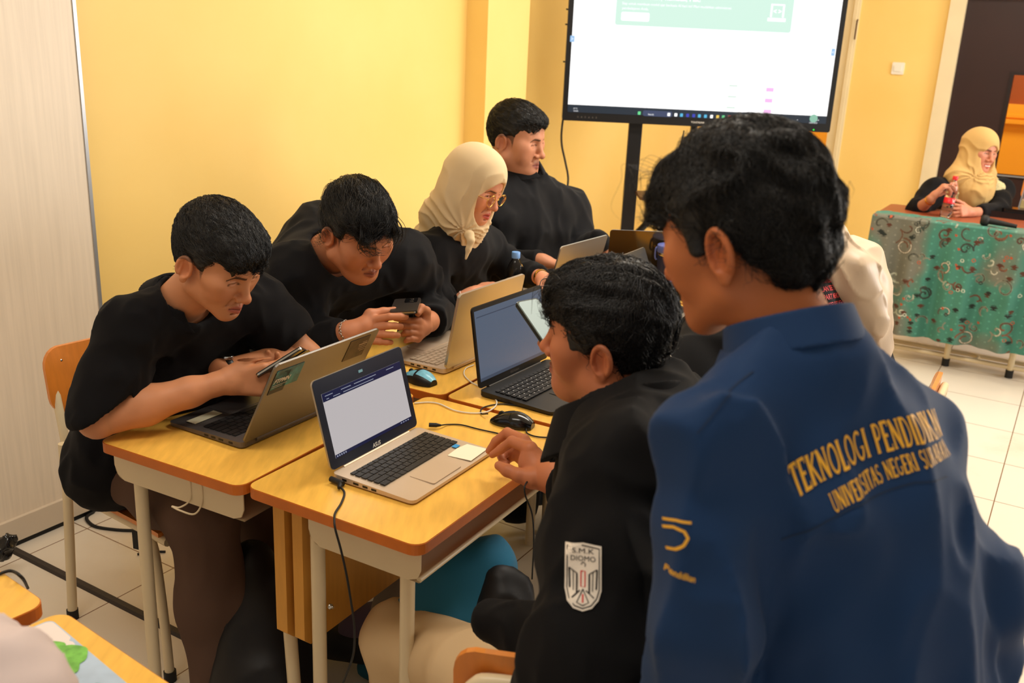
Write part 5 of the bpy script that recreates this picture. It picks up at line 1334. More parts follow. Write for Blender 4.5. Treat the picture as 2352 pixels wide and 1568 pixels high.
# ================================================================== FAR TABLE WITH THE PRINTED CLOTH
TZ = .825
fl_ = atz(2006, 492, TZ); fr_ = fl_ + UB * 1.5
tt = empty('teacher_table', tuple((fl_ + fr_) / 2 * (1, 1, 0))); tag(tt, 'long table with a red-brown top half hidden by a green patterned cloth', 'table')
MB().rbox(fl_ * (1, 1, 0), UB, UA, Z3, 0, 1.5, 0, .55, TZ - .03, TZ - .001, .03).build('table_top', mat('top_redbrown', (150, 74, 44), .4, var=.08), tt, bevel=.004)
def on_floor(px, py): return atz(px, py, 0)
for (px, py) in ((2168, 843), (2315, 869)):
    g_ = on_floor(px, py); s_ = (g_ - fl_) @ UB; d_ = max((g_ - fl_) @ UA, .06)
    gg = fl_ * (1, 1, 0) + UB * s_ + UA * d_
    MB().tube([gg, gg + Z3 * (TZ - .03)], .017, 12).build('leg', 'cream_metal', tt)
    MB().lathe([(.021, 0), (.021, .045)], gg, Z3, 12).build('foot_cap', 'black_rubber', tt)
    r_ = []
    for t in np.linspace(-math.pi / 2, math.pi / 2, 7): r_.append(gg + Z3 * .06 + UB * (.10 + .06 * math.cos(t)) + UA * (.06 + .06 * math.sin(t)))
    sgn = -1
    MB().tube([gg + Z3 * .06 - UB * .42] + r_ + [gg + Z3 * .06 - UB * .42 + UA * .12], .013, 10).build('foot_rail', 'cream_metal', tt)
for s_ in (.08, 1.42):
    gg = fl_ * (1, 1, 0) + UB * s_ + UA * .48; MB().tube([gg, gg + Z3 * (TZ - .03)], .017, 12).build('leg', 'cream_metal', tt)
MB().box(fl_ * (1, 1, 0), UB, UA, Z3, .05, 1.45, .16, .18, .12, TZ - .03).build('front_panel', 'black_plastic', tt)
# cloth: a strip on the table edge, then a rippled fall, motifs woven in as vertex colour
def cloth():
    nu, nv = 560, 300; U = np.linspace(0, 1.62, nu); Vv = np.linspace(0, .80, nv)
    P = np.zeros((nv, nu, 3)); 
    top = .14
    for j, v in enumerate(Vv):
        for_top = v < top
        s = U + .0
        ripple = .030 * np.sin(s * 2 * np.pi / .235 + .6 * np.sin(s * 4)) + .012 * np.sin(s * 2 * np.pi / .11 + 1)
        wv = min(max((v - top) / .35, 0), 1)
        if for_top:
            y = top - v; z = np.full_like(s, TZ + .003 + .0) + .004 * np.maximum(0, np.sin(s * 40 + v * 30)); off = -y + .0 * s
            # back edge of the strip is irregular
            off = off * (1 + .25 * np.sin(s * 9) + .15 * np.sin(s * 23))
        else:
            t = (v - top); z = TZ + .003 - t - .012 * np.sin(s * 5) * wv * 0; off = .014 + np.minimum(t * 2, .012) + (ripple + .03) * wv; z = np.full_like(s, 1.0) * z
        base = fl_ * (1, 1, 0)
        P[j] = base[None] + UB[None] * s[:, None] - UA[None] * off[:, None] + Z3[None] * z[:, None]
    # hang round the left corner
    C = np.zeros((nv, nu, 3)); uu, vv = np.meshgrid(U, Vv)
    teal = lin((70, 128, 112)); grey = lin((112, 112, 100)); 
    n1 = noise3(uu * 4, vv * 5, uu * 0 + .5, 4); n2 = noise3(uu * 16, vv * 16, uu * 0, 6)
    k = np.clip((n1 + .15 * n2 + .05) * 2.2, 0, 1)[..., None]; C[:] = teal * (1 - k) + grey * k
    C *= (1 + .08 * n2)[..., None]
    # dots
    gx = (uu / .040) % 1 - .5; gy = ((vv + .020 * (np.floor(uu / .040) % 2)) / .040) % 1 - .5; dd = np.sqrt(gx ** 2 + gy ** 2)
    C[(dd < .13)] *= 1.45
    rg = np.random.RandomState(12)
    def stroke(pts, w, col):
        pts = np.array(pts)
        x0, y0 = pts.min(0) - w * 2; x1, y1 = pts.max(0) + w * 2
        i0, i1 = np.searchsorted(U, [x0, x1]); j0, j1 = np.searchsorted(Vv, [y0, y1])
        if i1 <= i0 or j1 <= j0: return
        gu, gv = uu[j0:j1, i0:i1], vv[j0:j1, i0:i1]; D = np.full(gu.shape, 9.)
        for a, b_ in zip(pts[:-1], pts[1:]):
            ba = b_ - a; l2 = ba @ ba + 1e-9; t = np.clip(((gu - a[0]) * ba[0] + (gv - a[1]) * ba[1]) / l2, 0, 1)
            D = np.minimum(D, np.hypot(gu - a[0] - ba[0] * t, gv - a[1] - ba[1] * t))
        m_ = D < w; C[j0:j1, i0:i1][m_] = lin(col)
    def spiral(cx, cy, r, turns, ph, sg, shrink=.8):
        return [(cx + r * (1 - shrink * t) * math.cos(ph + sg * t * turns * 2 * math.pi), cy + r * (1 - shrink * t) * math.sin(ph + sg * t * turns * 2 * math.pi)) for t in np.linspace(0, 1, 26)]
    for i in range(120):
        cx, cy = rg.uniform(0, 1.6), rg.uniform(.05, .88); r = rg.uniform(.020, .050); ph = rg.uniform(0, 6.28); sg = rg.choice([-1, 1])
        col = [(160, 166, 148), (122, 84, 64), (52, 66, 60), (128, 126, 110), (104, 76, 60), (88, 88, 76)][rg.randint(6)]
        sp_ = spiral(cx, cy, r, rg.uniform(.45, 1.3), ph, sg, rg.uniform(.55, .95))
        stroke(sp_, .0048, col); stroke(sp_[4:20], .0020, (60, 62, 56) if i % 3 else (206, 204, 186))
        if i % 2 == 0:
            tail = [(sp_[0][0] + t * r * 1.6 * math.cos(ph + sg * 1.9 + t), sp_[0][1] + t * r * 1.6 * math.sin(ph + sg * 1.9 + t)) for t in np.linspace(0, 1, 8)]
            stroke(tail, .0035, col)
    for i in range(95):          # lotus tufts
        cx, cy = rg.uniform(0, 1.6), rg.uniform(.05, .88); r = rg.uniform(.012, .022); col = [(38, 44, 40), (86, 52, 38)][i % 2]
        for a in np.linspace(-2.6, -.5, 7): stroke([(cx, cy), (cx + r * math.cos(a), cy + r * math.sin(a))], .0024, col)
        stroke([(cx - r * .7, cy + .004), (cx + r * .7, cy + .004)], .0018, col)
    for i in range(45):
        cx, cy = rg.uniform(0, 1.6), rg.uniform(.05, .88); stroke(spiral(cx, cy, .009, 1, 0, 1, .2), .0020, [(196, 200, 182), (176, 84, 52), (44, 48, 44)][i % 3])
    for i in range(40):
        cx, cy = rg.uniform(0, 1.6), rg.uniform(.05, .88); stroke([(cx, cy), (cx + .006, cy + .003), (cx + .002, cy + .006)], .0045, (172, 82, 52))
    idx = np.arange(nv * nu).reshape(nv, nu)
    F = np.stack([idx[:-1, :-1], idx[1:, :-1], idx[1:, 1:], idx[:-1, 1:]], -1).reshape(-1, 4)
    # thin lining so the cloth has a thickness
    P2 = P + UA[None, None] * .002; P2[..., 2] -= .0015
    o = add_mesh('tablecloth', [(P.reshape(-1, 3), F, C.reshape(-1, 3)), (P2.reshape(-1, 3), F[:, ::-1], C.reshape(-1, 3) * .7)], mat('batik_cloth', (120, 150, 130), .7, spec=.25, col_attr=True, sheen=.05))
    tag(o, 'teal batik-style tablecloth with paisley motifs hanging over the far table front', 'tablecloth')
cloth()
# things on and behind the far table
p = atz(2262, 508, TZ + .03); b = MB(); b.lathe([(.020, -.022), (.028, -.015), (.031, 0), (.027, .016), (.012, .026)], V3(p[0], p[1], TZ + .035), UB, 20); b.tube([V3(p[0], p[1], TZ + .035) + UB * .02, V3(p[0], p[1], TZ + .022) + UB * .16], .013, 12, rs=[.018, .011]); tag(b.build('microphone', 'black_rubber'), 'black handheld microphone with a foam head lying on the far table', 'microphone')
p = atz(2310, 500, TZ); b = MB(); b.rbox(V3(p[0], p[1], TZ), UB, UA, Z3, -.12, .12, -.02, .12, 0, .035, .02); b.rbox(V3(p[0], p[1], TZ) + UB * .03, UB, UA, Z3, -.06, .08, .0, .1, .035, .055, .02); tag(b.build('pouch', 'black_gloss', None, bevel=.008), 'crumpled black pouch behind the microphone at the right picture edge', 'pouch')
# acrylic stand with a yellow card
p = atz(2340, 492, TZ); ac = V3(p[0], p[1], TZ); e = empty('acrylic_sign', tuple(ac)); tag(e, 'clear acrylic standing sign with a yellow card at the right picture edge', 'sign')
lean_ = unit(V3(.10, 0, 1))
MB().rbox(ac, UB, lean_, -UA, -.015, .20, .0, .36, -.003, .003, .004).build('acrylic_plate', mat('acrylic', (235, 238, 240), .05, trans=.9, ior=1.2), e)
MB().box(ac, UB, lean_, -UA, -.015, -.010, .0, .36, -.006, .006).build('edge_frame', 'alu', e)
MB().box(ac, UB, lean_, -UA, -.008, .05, .012, .085, -.0045, -.0035).build('card', mat('card_yellow', (244, 206, 80), .5), e)
MB().box(ac, UB, lean_, -UA, -.008, .16, .095, .22, -.0045, -.0035).build('foil_insert', mat('foil_dark', (96, 92, 96), .3, metal=.6, var=.8, vscale=25), e)
b = MB(); b.lathe([(.004, 0), (.004, .001)], ac + UB * .004 + lean_ * .022 - UA * .006, -UA, 10); b.build('screw', 'black_plastic', e)

# ================================================================== THE PEOPLE
def fade(th0, zb=-.058, yb=-.03):
    """short-cropped sides: darker skin below the long hair"""
    def f(x, y, z):
        side = np.clip((np.abs(x) - .045) / .02, 0, 1) * (y < .030) * np.clip((z - (-.015)) / .02, 0, 1) * (y > -.06)
        back = np.clip((-.035 - y) / .03, 0, 1) * np.clip((z - zb) / .02, 0, 1)
        return th0 * np.maximum(side, back) * (np.hypot(x * 0 + (y + .006), z + .008) > .030)
    return f
def cfwd(P): return np.stack([P[:, 0] * .2, P[:, 1] * 0 + 1.0, -.35 - 5 * np.clip(-.03 - P[:, 1], 0, .2) - 3 * np.clip(P[:, 1] - .06, 0, .1)], 1)

# ---------------- man in the black polo, front left
def man_polo():
    pose = pose_of((-.685, 2.113, 1.155), 117.4, 27.4, 1.4)
    N = at(408, 700, 2.27); hd = unit(at(625, 868, 2.30) - at(512, 872, 2.27))
    SR, SL = at(303, 750, 2.20), at(590, 700, 2.47)
    T = dict(SR=SR, SL=SL, C=at(405, 850, 2.42), W=at(345, 950, 2.50), P=at(318, 1045, 2.54), g=-.008)
    ER, WR = at(224, 962, 2.17), at(505, 880, 2.26)
    EL, WLp = at(705, 822, 2.50), at(512, 850, 2.36)
    KR, KL = at(470, 1180, 2.27), at(600, 1150, 2.55)
    armR = [(SR, .048), (ER, .042), (WR, .026)]; armL = [(SL, .048), (EL, .040), (WLp, .026)]
    HR = T['P'] + V3(-.02, -.055, -.01); HL = T['P'] + V3(.04, .09, -.02)
    FR, FL = KR + V3(.03, -.02, -.47), KL + V3(.0, .02, -.46)
    legs = [[(HR, .07), (KR, .050), (FR, .035)], [(HL, .07), (KL, .050), (FL, .035)]]
    def fr(G):
        G.chain([(ER + (0, 0, .0), .043), (ER * .62 + WR * .38, .046), (ER * .25 + WR * .75, .034), (WR, .0275)], .02)
        f = unit(at(600, 872, 2.28) - WR)
        th = unit(V3(0, 0, 1))
        hand_generic(G, WR + f * .008, f, unit(np.cross(f, V3(0, 0, 1)) * -1 + V3(0, 0, -.15)), th, curls=(28, 38, 46, 54), sc=1.05, thumb_dir=(.50, .85, .15))
    def flf(G):
        G.chain([(EL, .040), (EL * .65 + WLp * .35, .043), (WLp, .027)], .02)
        f = unit(at(470, 862, 2.30) - WLp)
        f = unit(at(585, 872, 2.40) - WLp); hand_generic(G, WLp, f, V3(0, 0, 1), V3(-.3, -1, .3), curls=(45, 50, 55, 60))
    o, Fh = build_body('young man in a black polo shirt leaning on the front left desk over a phone', pose, N, T, [armR, armL], legs, (203, 138, 98), h=.0021, eye_open=.12,
                       fine=[(fr, [ER, WR, WR + hd * .2]), (flf, [EL, WLp, at(620, 872, 2.45), at(590, 830, 2.3)])], hairline=fade(.75), brow=1.0, lips=(186, 98, 84), stubble=.12)
    st = dict(line=.062, side=.012, nape=-.050, thick=.009, top=.026, add=[((0, .045, .088), (.068, .056, .038)), ((.01, .082, .074), (.050, .022, .022)), ((0, -.045, .060), (.074, .068, .066))],
              locks=[((.045, .072, .080), (.034, .092, .064), .011, .005), ((.025, .082, .086), (.010, .102, .058), .012, .005), ((.0, .085, .086), (-.016, .102, .050), .013, .006), ((-.02, .082, .082), (-.045, .088, .052), .012, .006)], seed=11, fold=.0018, freq=70)
    make_hair(pose, st, o, n=5200, length=.036, comb=cfwd, lift=.25, r=.0006)
    armR2 = [(SR, .069), (SR * .45 + ER * .55, .068), (ER * .85 + SR * .15, .064), (ER * .97 + SR * .03, .060)]
    armL2 = [(SL, .074), (SL * .5 + EL * .5, .068), (EL * .9 + SL * .1, .062)]
    # sleeve hem just above the elbow
    dR = unit(WR - ER); dL = unit(EL - SL)
    sh, F = make_shirt('polo_shirt', 'black_jersey', o, N, T, [armR2, armL2], g=.012, h=.0065, neck=pose['p'] + V3(.02, 0, -.02), neck_r=(.060, .086), folds=(.007, 9, (1, 1, .6)), fold2=(.0035, 24, (1, 1, .7)),
                       cuts=[(ER + V3(0, 0, .018), dR * .55 + V3(0, 0, -1), .092), (EL - dL * .05, dL, .10)], seed=3)
    ax = unit(pose['p'] - N + V3(-.02, .0, .02)); collar(o, 'black_jersey', N + ax * .004, ax, V3(.87, -.49, -.1), .086, .064, -.004, .040, t=.004, open_w=.70, rear_up=-.15, hres=.003)
    trousers(o, T['P'], [[(HR, .088), (HR * .5 + KR * .5, .080), (KR, .074), (KR * .5 + FR * .5, .078), (FR, .078)], [(HL, .10), (KL, .080), (KL * .5 + FL * .5, .075), (FL, .070)]], 'trouser_brown', folds=(.007, 11, (1, 1, .45)), pel=.105)
    for a in (FR, FL): shoe(o, a, V3(.87, -.49, 0))
    # wrist watch on the left arm
    w = MB(); ax2 = unit(EL - WLp); w.lathe([(.030, -.009), (.032, -.006), (.032, .006), (.030, .009)], WLp + ax2 * .012, ax2, 24); wt = w.build('wristwatch', 'black_plastic', o)
    mb = MB(); up2 = unit(Z3 - ax2 * ax2[2]); mb.lathe([(.016, 0), (.017, .003), (.015, .008)], WLp + ax2 * .012 + up2 * .030, up2, 20); mb.build('watch_case', 'steel', wt)
    return T
man_polo()
hx_ = unit(at(690, 812, 2.33) - at(596, 853, 2.25))
phone(at(648, 834, 2.29), unit(-_F + _U * .12), hx_, 'dark smartphone held by the young man in the black polo, above the grey laptop', l=.125)
sa, sb = atz(160, 1120, .44), atz(366, 1232, .44); fc = unit(sb - sa)
chair(((sa + sb) / 2 + V3(-fc[1], fc[0], 0) * .19 - fc * .022)[:2], fc, 'school chair with an orange wooden back under the man in the black polo', 'school chairs', seat_z=.44, back_top=.83, w=.38, d=.43)

# ---------------- man with the phone in both hands
def man_phone():
    pose = pose_of((-.448, 2.617, 1.138), 134.5, 27.4, 5.2, 1.04)
    N = at(735, 590, 2.84)
    SR, SL = at(670, 640, 2.74), at(915, 600, 3.0)
    T = dict(SR=SR, SL=SL, C=at(755, 690, 3.05), W=at(700, 770, 3.2), P=at(680, 850, 3.3), g=.012)
    ER, WR = at(695, 808, 2.76), at(795, 765, 2.66); EL, WLp = at(1000, 700, 3.18), at(985, 738, 2.93)
    HR, HL = T['P'] + V3(-.04, -.09, 0), T['P'] + V3(.05, .08, 0); KR, KL = HR + V3(.34, -.2, .0), HL + V3(.34, -.2, 0)
    legs = [[(HR, .08), (KR, .055), (KR + V3(0, 0, -.45), .035)], [(HL, .08), (KL, .055), (KL + V3(0, 0, -.45), .035)]]
    def hr(G):
        d = 2.68
        G.chain([(ER * .3 + WR * .7, .034), (WR, .030), (at(830, 752, d), .030)], .02)
        # palm, four fingers reaching right under the phone, thumb on top
        for (a, b, c_, e, r) in (((858, 735), (895, 727), (918, 727), (932, 727), .0105), ((855, 752), (892, 748), (908, 748), (920, 749), .0105), ((850, 768), (882, 768), (902, 769), (914, 770), .0100), ((845, 782), (872, 785), (888, 786), (898, 786), .0088)):
            pts = [(at(835, 752, d), .018), (at(*a, d), r * 1.25), (at(*b, d - .01), r), (at(*c_, d + .0), r * .95), (at(*e, d + .015), r * .85)]
            G.chain(pts[:2], .014); G.chain(pts[1:], .003)
        G.chain([(at(835, 748, d), .022), (at(850, 722, d + .01), .016), (at(880, 716, d + .03), .012), (at(905, 712, d + .045), .010)], .008)
    def hl(G):
        d = 2.80
        G.chain([(EL * .3 + WLp * .7, .032), (WLp, .029), (at(972, 745, 2.86), .028)], .02)
        for (a, b, c_, e, r) in (((962, 737), (940, 737), (922, 733), (908, 731), .0100), ((962, 752), (940, 750), (926, 749), (918, 752), .0105), ((962, 766), (942, 764), (932, 764), (926, 768), .0100), ((960, 778), (945, 778), (936, 780), (932, 783), .0088)):
            pts = [(at(974, 752, 2.84), .018), (at(*a, d + .01), r * 1.25), (at(*b, d - .015), r), (at(*c_, d - .02), r * .95), (at(*e, d - .005), r * .85)]
            G.chain(pts[:2], .014); G.chain(pts[1:], .003)
        G.chain([(at(975, 740, 2.84), .020), (at(978, 715, 2.83), .015), (at(968, 707, 2.80), .012), (at(960, 720, 2.78), .0092)], .006)
    mid = at(900, 745, 2.74)
    o, Fh = build_body('man with swept hair in a black long-sleeved shirt, bending over a phone', pose, N, T, [[(SR, .05), (ER, .044), (WR, .028)], [(SL, .05), (EL, .042), (WLp, .028)]], legs, (198, 130, 94), h=.0024, eye_open=.30, plump=.007,
                       fine=[(hr, [WR, ER * .3 + WR * .7, mid, at(930, 700, 2.74), at(900, 790, 2.68)]), (hl, [WLp, EL * .3 + WLp * .7, mid, at(960, 700, 2.8), at(940, 790, 2.78)])], hairline=fade(.85), brow=1.15, lips=(150, 84, 72), nose_w=1.12, stubble=.15)
    W_ = []
    rg = random.Random(5)
    for i in range(26):      # long strands swept over the forehead
        x0 = .030 + rg.uniform(-.02, .025); W_.append(([(x0, .060, .115 + rg.uniform(-.01, .01)), (x0 + .018, .098, .082), (x0 + .020 + rg.uniform(-.012, .006), .108 + rg.uniform(-.004, .004), .048), (x0 - .004 + rg.uniform(-.012, .012), .110, .022 + rg.uniform(-.01, .012)), (x0 - .03 + rg.uniform(-.012, .012), .112, .012 + rg.uniform(-.008, .012))], .0011))
    for i in range(12):
        x0 = -.045 + rg.uniform(-.02, .02); W_.append(([(x0 * .6, .065, .118), (x0, .100, .090), (x0 - .008, .108, .055), (x0 - .006, .104, .025 + rg.uniform(-.01, .02)), (x0 - .002, .104, .0 + rg.uniform(-.01, .02))], .0010))
    st = dict(line=.078, side=.018, nape=-.045, thick=.009, top=.028, add=[((.015, .040, .092), (.066, .056, .040)), ((0, -.04, .070), (.074, .070, .062))], locks=[((.03, .06, .10), (.046, .092, .074), .018, .009), ((-.03, .06, .10), (-.046, .090, .070), .018, .009)], seed=21, fold=.0030, freq=46, wisps=W_)
    make_hair(pose, st, o, n=5200, length=.075, comb=lambda P: np.stack([.25 + P[:, 0] * 2, P[:, 1] * 0 + .9, -.3 - 5 * np.clip(-.03 - P[:, 1], 0, .2) - 4 * np.clip(P[:, 1] - .06, 0, .1)], 1), lift=.3, r=.0006)
    aR = [(SR, .085), (SR * .5 + ER * .5, .078), (ER, .068), (ER * .4 + WR * .6, .052), (WR + unit(WR - ER) * .02, .043)]
    aL = [(SL, .085), (SL * .5 + EL * .5, .080), (EL, .070), (EL * .4 + WLp * .6, .056), (WLp, .047)]
    cR, cL = unit(WR - ER), unit(WLp - EL)
    make_shirt('shirt', 'black_cloth', o, N, T, [aR, aL], g=.020, h=.0075, neck=pose['p'] + V3(.02, 0, -.02), neck_r=(.062, .088), folds=(.009, 8, (1, 1, .7)), fold2=(.0045, 20, (1, 1, .8)), cuts=[(WR - cR * .005, cR, .095), (WLp - cL * .012, cL, .085)], seed=8,
               extra=lambda F: (F.cone(at(735, 560, 2.96), at(745, 700, 3.05), .13, .12, .06), F.cone(at(700, 600, 2.9), at(690, 720, 2.95), .11, .10, .06)))
    ax = unit(pose['p'] - N + V3(-.03, .03, .02)); collar(o, 'black_cloth', N, ax, V3(.75, -.6, -.1), .074, .068, -.004, .042, t=.004, open_w=.35, rear_up=-.3)
    trousers(o, T['P'], [[(HR, .12), (KR, .09), (KR + V3(0, 0, -.44), .07)], [(HL, .12), (KL, .09), (KL + V3(0, 0, -.44), .07)]], 'black_cloth', h=.012)
    # chain bracelet on the right wrist
    b = MB(); n = 22; c = WR + cR * .010; u_ = unit(np.cross(cR, Z3)); w_ = np.cross(cR, u_)
    for i in range(n):
        t = 2 * math.pi * i / n; p = c + (u_ * math.cos(t) + w_ * math.sin(t)) * .0335; tg = unit(-u_ * math.sin(t) + w_ * math.cos(t)); q = cR if i % 2 else unit(cR + .6 * (u_ * math.cos(t) + w_ * math.sin(t)))
        ring = [p + (tg * math.cos(k) * .0062 + q * math.sin(k) * .0042) for k in np.linspace(0, 2 * math.pi, 9)]; b.tube(ring, .0013, 6, caps=False)
    b.build('chain_bracelet', 'steel', o)
    b = MB(); c = WLp + cL * .004; b.lathe([(.031, -.008), (.033, -.004), (.033, .004), (.031, .008)], c, cL, 24); b.build('watch_strap', 'steel', o)
man_phone()
pe = unit(at(985, 690, 2.90) - at(905, 722, 2.72)); 
pcx = at(932, 703, 2.755); wdir = unit(at(972, 688, 2.80) - at(935, 690, 2.80))
ln = unit(at(954, 686, 2.86) - at(915, 720, 2.70))
phone(pcx, -wdir, ln, 'black smartphone with a bright rim held by the man with swept hair', w=.078, l=.150, t=.010, body=mat('case_charcoal', (52, 48, 46), .3, spec=.6))

# ---------------- woman in the cream headscarf with glasses
def woman_cream():
    pose = pose_of((-.15, 3.109, 1.215), 122.8, 21.8, -3.5, .96)
    N = at(1055, 545, 3.2)
    SR, SL = at(975, 590, 3.12), at(1115, 565, 3.40)
    T = dict(SR=SR, SL=SL, C=at(1030, 650, 3.38), W=at(1020, 740, 3.45), P=at(1010, 820, 3.5), g=-.008)
    ER, WR = at(985, 740, 3.12), at(1065, 688, 3.10); EL, WLp = at(1165, 622, 3.5), at(1240, 636, 3.28)
    HR, HL = T['P'] + V3(-.03, -.08, 0), T['P'] + V3(.04, .07, 0); KR, KL = HR + V3(.34, -.18, .0), HL + V3(.34, -.18, 0)
    def hr(G):
        G.chain([(ER * .2 + WR * .8, .026), (WR, .024), (at(1085, 675, 3.11), .023)], .02)
        f = unit(at(1150, 645, 3.2) - at(1085, 678, 3.11)); hand_generic(G, at(1085, 676, 3.12), f, V3(.1, -.1, -1), V3(.3, .3, .2), curls=(30, 34, 38, 42), sc=.98, thumb_dir=(.5, .9, .1))
    def hl(G):
        G.chain([(EL * .2 + WLp * .8, .026), (WLp, .024)], .02)
        f = unit(at(1300, 665, 3.2) - WLp); hand_generic(G, WLp + f * .01, f, V3(.1, 0, -1), V3(0, -1, .3), curls=(30, 34, 38, 42), sc=.95)
    o, Fh = build_body('woman with a cream headscarf and gold-rimmed glasses, looking at a laptop', pose, N, T, [[(SR, .04), (ER, .036), (WR, .024)], [(SL, .04), (EL, .036), (WLp, .024)]],
                       [[(HR, .08), (KR, .055), (KR + V3(0, 0, -.45), .035)], [(HL, .08), (KL, .055), (KL + V3(0, 0, -.45), .035)]], (214, 146, 112), h=.0026, eye_open=.7, fine=[(hr, [WR, ER * .2 + WR * .8, at(1150, 640, 3.2)]), (hl, [WLp, EL * .2 + WLp * .8, at(1300, 665, 3.2)])], male=False, ears=False, brow=.8, lips=(196, 74, 72), mouth_open=.0015, gaze=(.1, -.3), nose_w=1.05, plump=.002)
    def ex(F):
        F.cone((0, -.04, -.07), (0, -.10, -.16), .085, .06, .05)       # back fall
        F.cone((-.02, .03, -.11), (.03, .02, -.125), .055, .05, .04)
    kn = at(1078, 562, 3.02)
    headscarf(o, pose, N, 'hijab_cream', extra=ex, cone_to=[(at(985, 545, 3.28), .060)], tail=[(at(1078, 540, 3.04), .018), (at(1082, 552, 3.03), .012), (at(1076, 572, 3.035), .009), (at(1070, 594, 3.04), .004)], folds_=(.0055,), seed=5, open_=(.066, .118, .088), oz=-.024, cap=(.094, .114, .108), nf=14, h=.0036, nkr=.066)
    aR = [(SR, .066), (SR * .5 + ER * .5, .066), (ER, .060), (WR - unit(WR - ER) * .02, .040)]; aL = [(SL, .066), (SL * .4 + EL * .6, .064), (EL, .056), (WLp, .040)]
    make_shirt('blouse', 'black_cloth', o, N, T, [aR, aL], g=.014, h=.0085, neck=None, folds=(.008, 9, (1, 1, .6)), fold2=(.004, 22, (1, 1, .7)), cuts=[(WR - unit(WR - ER) * .018, WR - ER, .07), (WLp - unit(WLp - EL) * .012, WLp - EL, .07)], seed=12)
    trousers(o, T['P'], [[(HR, .12), (KR, .09), (KR + V3(0, 0, -.44), .08)], [(HL, .12), (KL, .09), (KL + V3(0, 0, -.44), .08)]], 'black_cloth', h=.012)
    # glasses
    g = MB()
    W = lambda p: np.array(p, float) @ pose['R'].T * pose['s'] + pose['p']
    for s in (-1, 1):
        rim = [W((s * .032 + .0235 * math.cos(t) * (1 + .06 * math.cos(4 * t)), .108 - abs(.0235 * math.cos(t) + 0) * .15, .000 + .0205 * math.sin(t) * (1 + .05 * math.cos(4 * t)))) for t in np.linspace(0, 2 * math.pi, 25)]
        g.tube(rim, .0011, 6, caps=False); g.tube([W((s * .054, .103, .006)), W((s * .078, .05, .004)), W((s * .082, .0, .0))], .0012, 6)
    g.tube([W((-.009, .109, .004)), W((0, .112, .007)), W((.009, .109, .004))], .0011, 6)
    gl = g.build('glasses', 'gold', o)
    for s in (-1, 1):
        b = MB(); rim = [W((s * .032 + .0228 * math.cos(t) * (1 + .06 * math.cos(4 * t)), .108 - abs(.0235 * math.cos(t)) * .15, .0198 * math.sin(t))) for t in np.linspace(0, 2 * math.pi, 24, endpoint=False)]
        b.add(rim + [W((s * .032, .1085, 0))], [[i, (i + 1) % 24, 24] for i in range(24)]); b.build('lens', mat('lens_clear', (255, 250, 240), .02, trans=1.0, ior=1.05), gl)
    b = MB(); cR = unit(WR - ER); u_ = unit(np.cross(cR, Z3)); w_ = np.cross(cR, u_)
    for i in range(20):
        t = 2 * math.pi * i / 20; p = WR + cR * .004 + (u_ * math.cos(t) + w_ * math.sin(t)) * .0275; b.lathe([(.0005, -.0038), (.0034, -.0018), (.0038, 0), (.0034, .0018), (.0005, .0038)], p, Z3, 8)
    b.build('bead_bracelet', 'pearl', o)
    b = MB(); cL = unit(WLp - EL); b.lathe([(.0265, -.006), (.0285, -.003), (.0285, .003), (.0265, .006)], WLp + cL * .008, cL, 20); b.build('gold_bracelet', 'gold', o)
    b = MB(); b.lathe([(.0285, -.006), (.030, -.003), (.030, .003), (.0285, .006)], WR - cR * .014, cR, 20); b.build('watch_strap', 'black_plastic', o)
woman_cream()

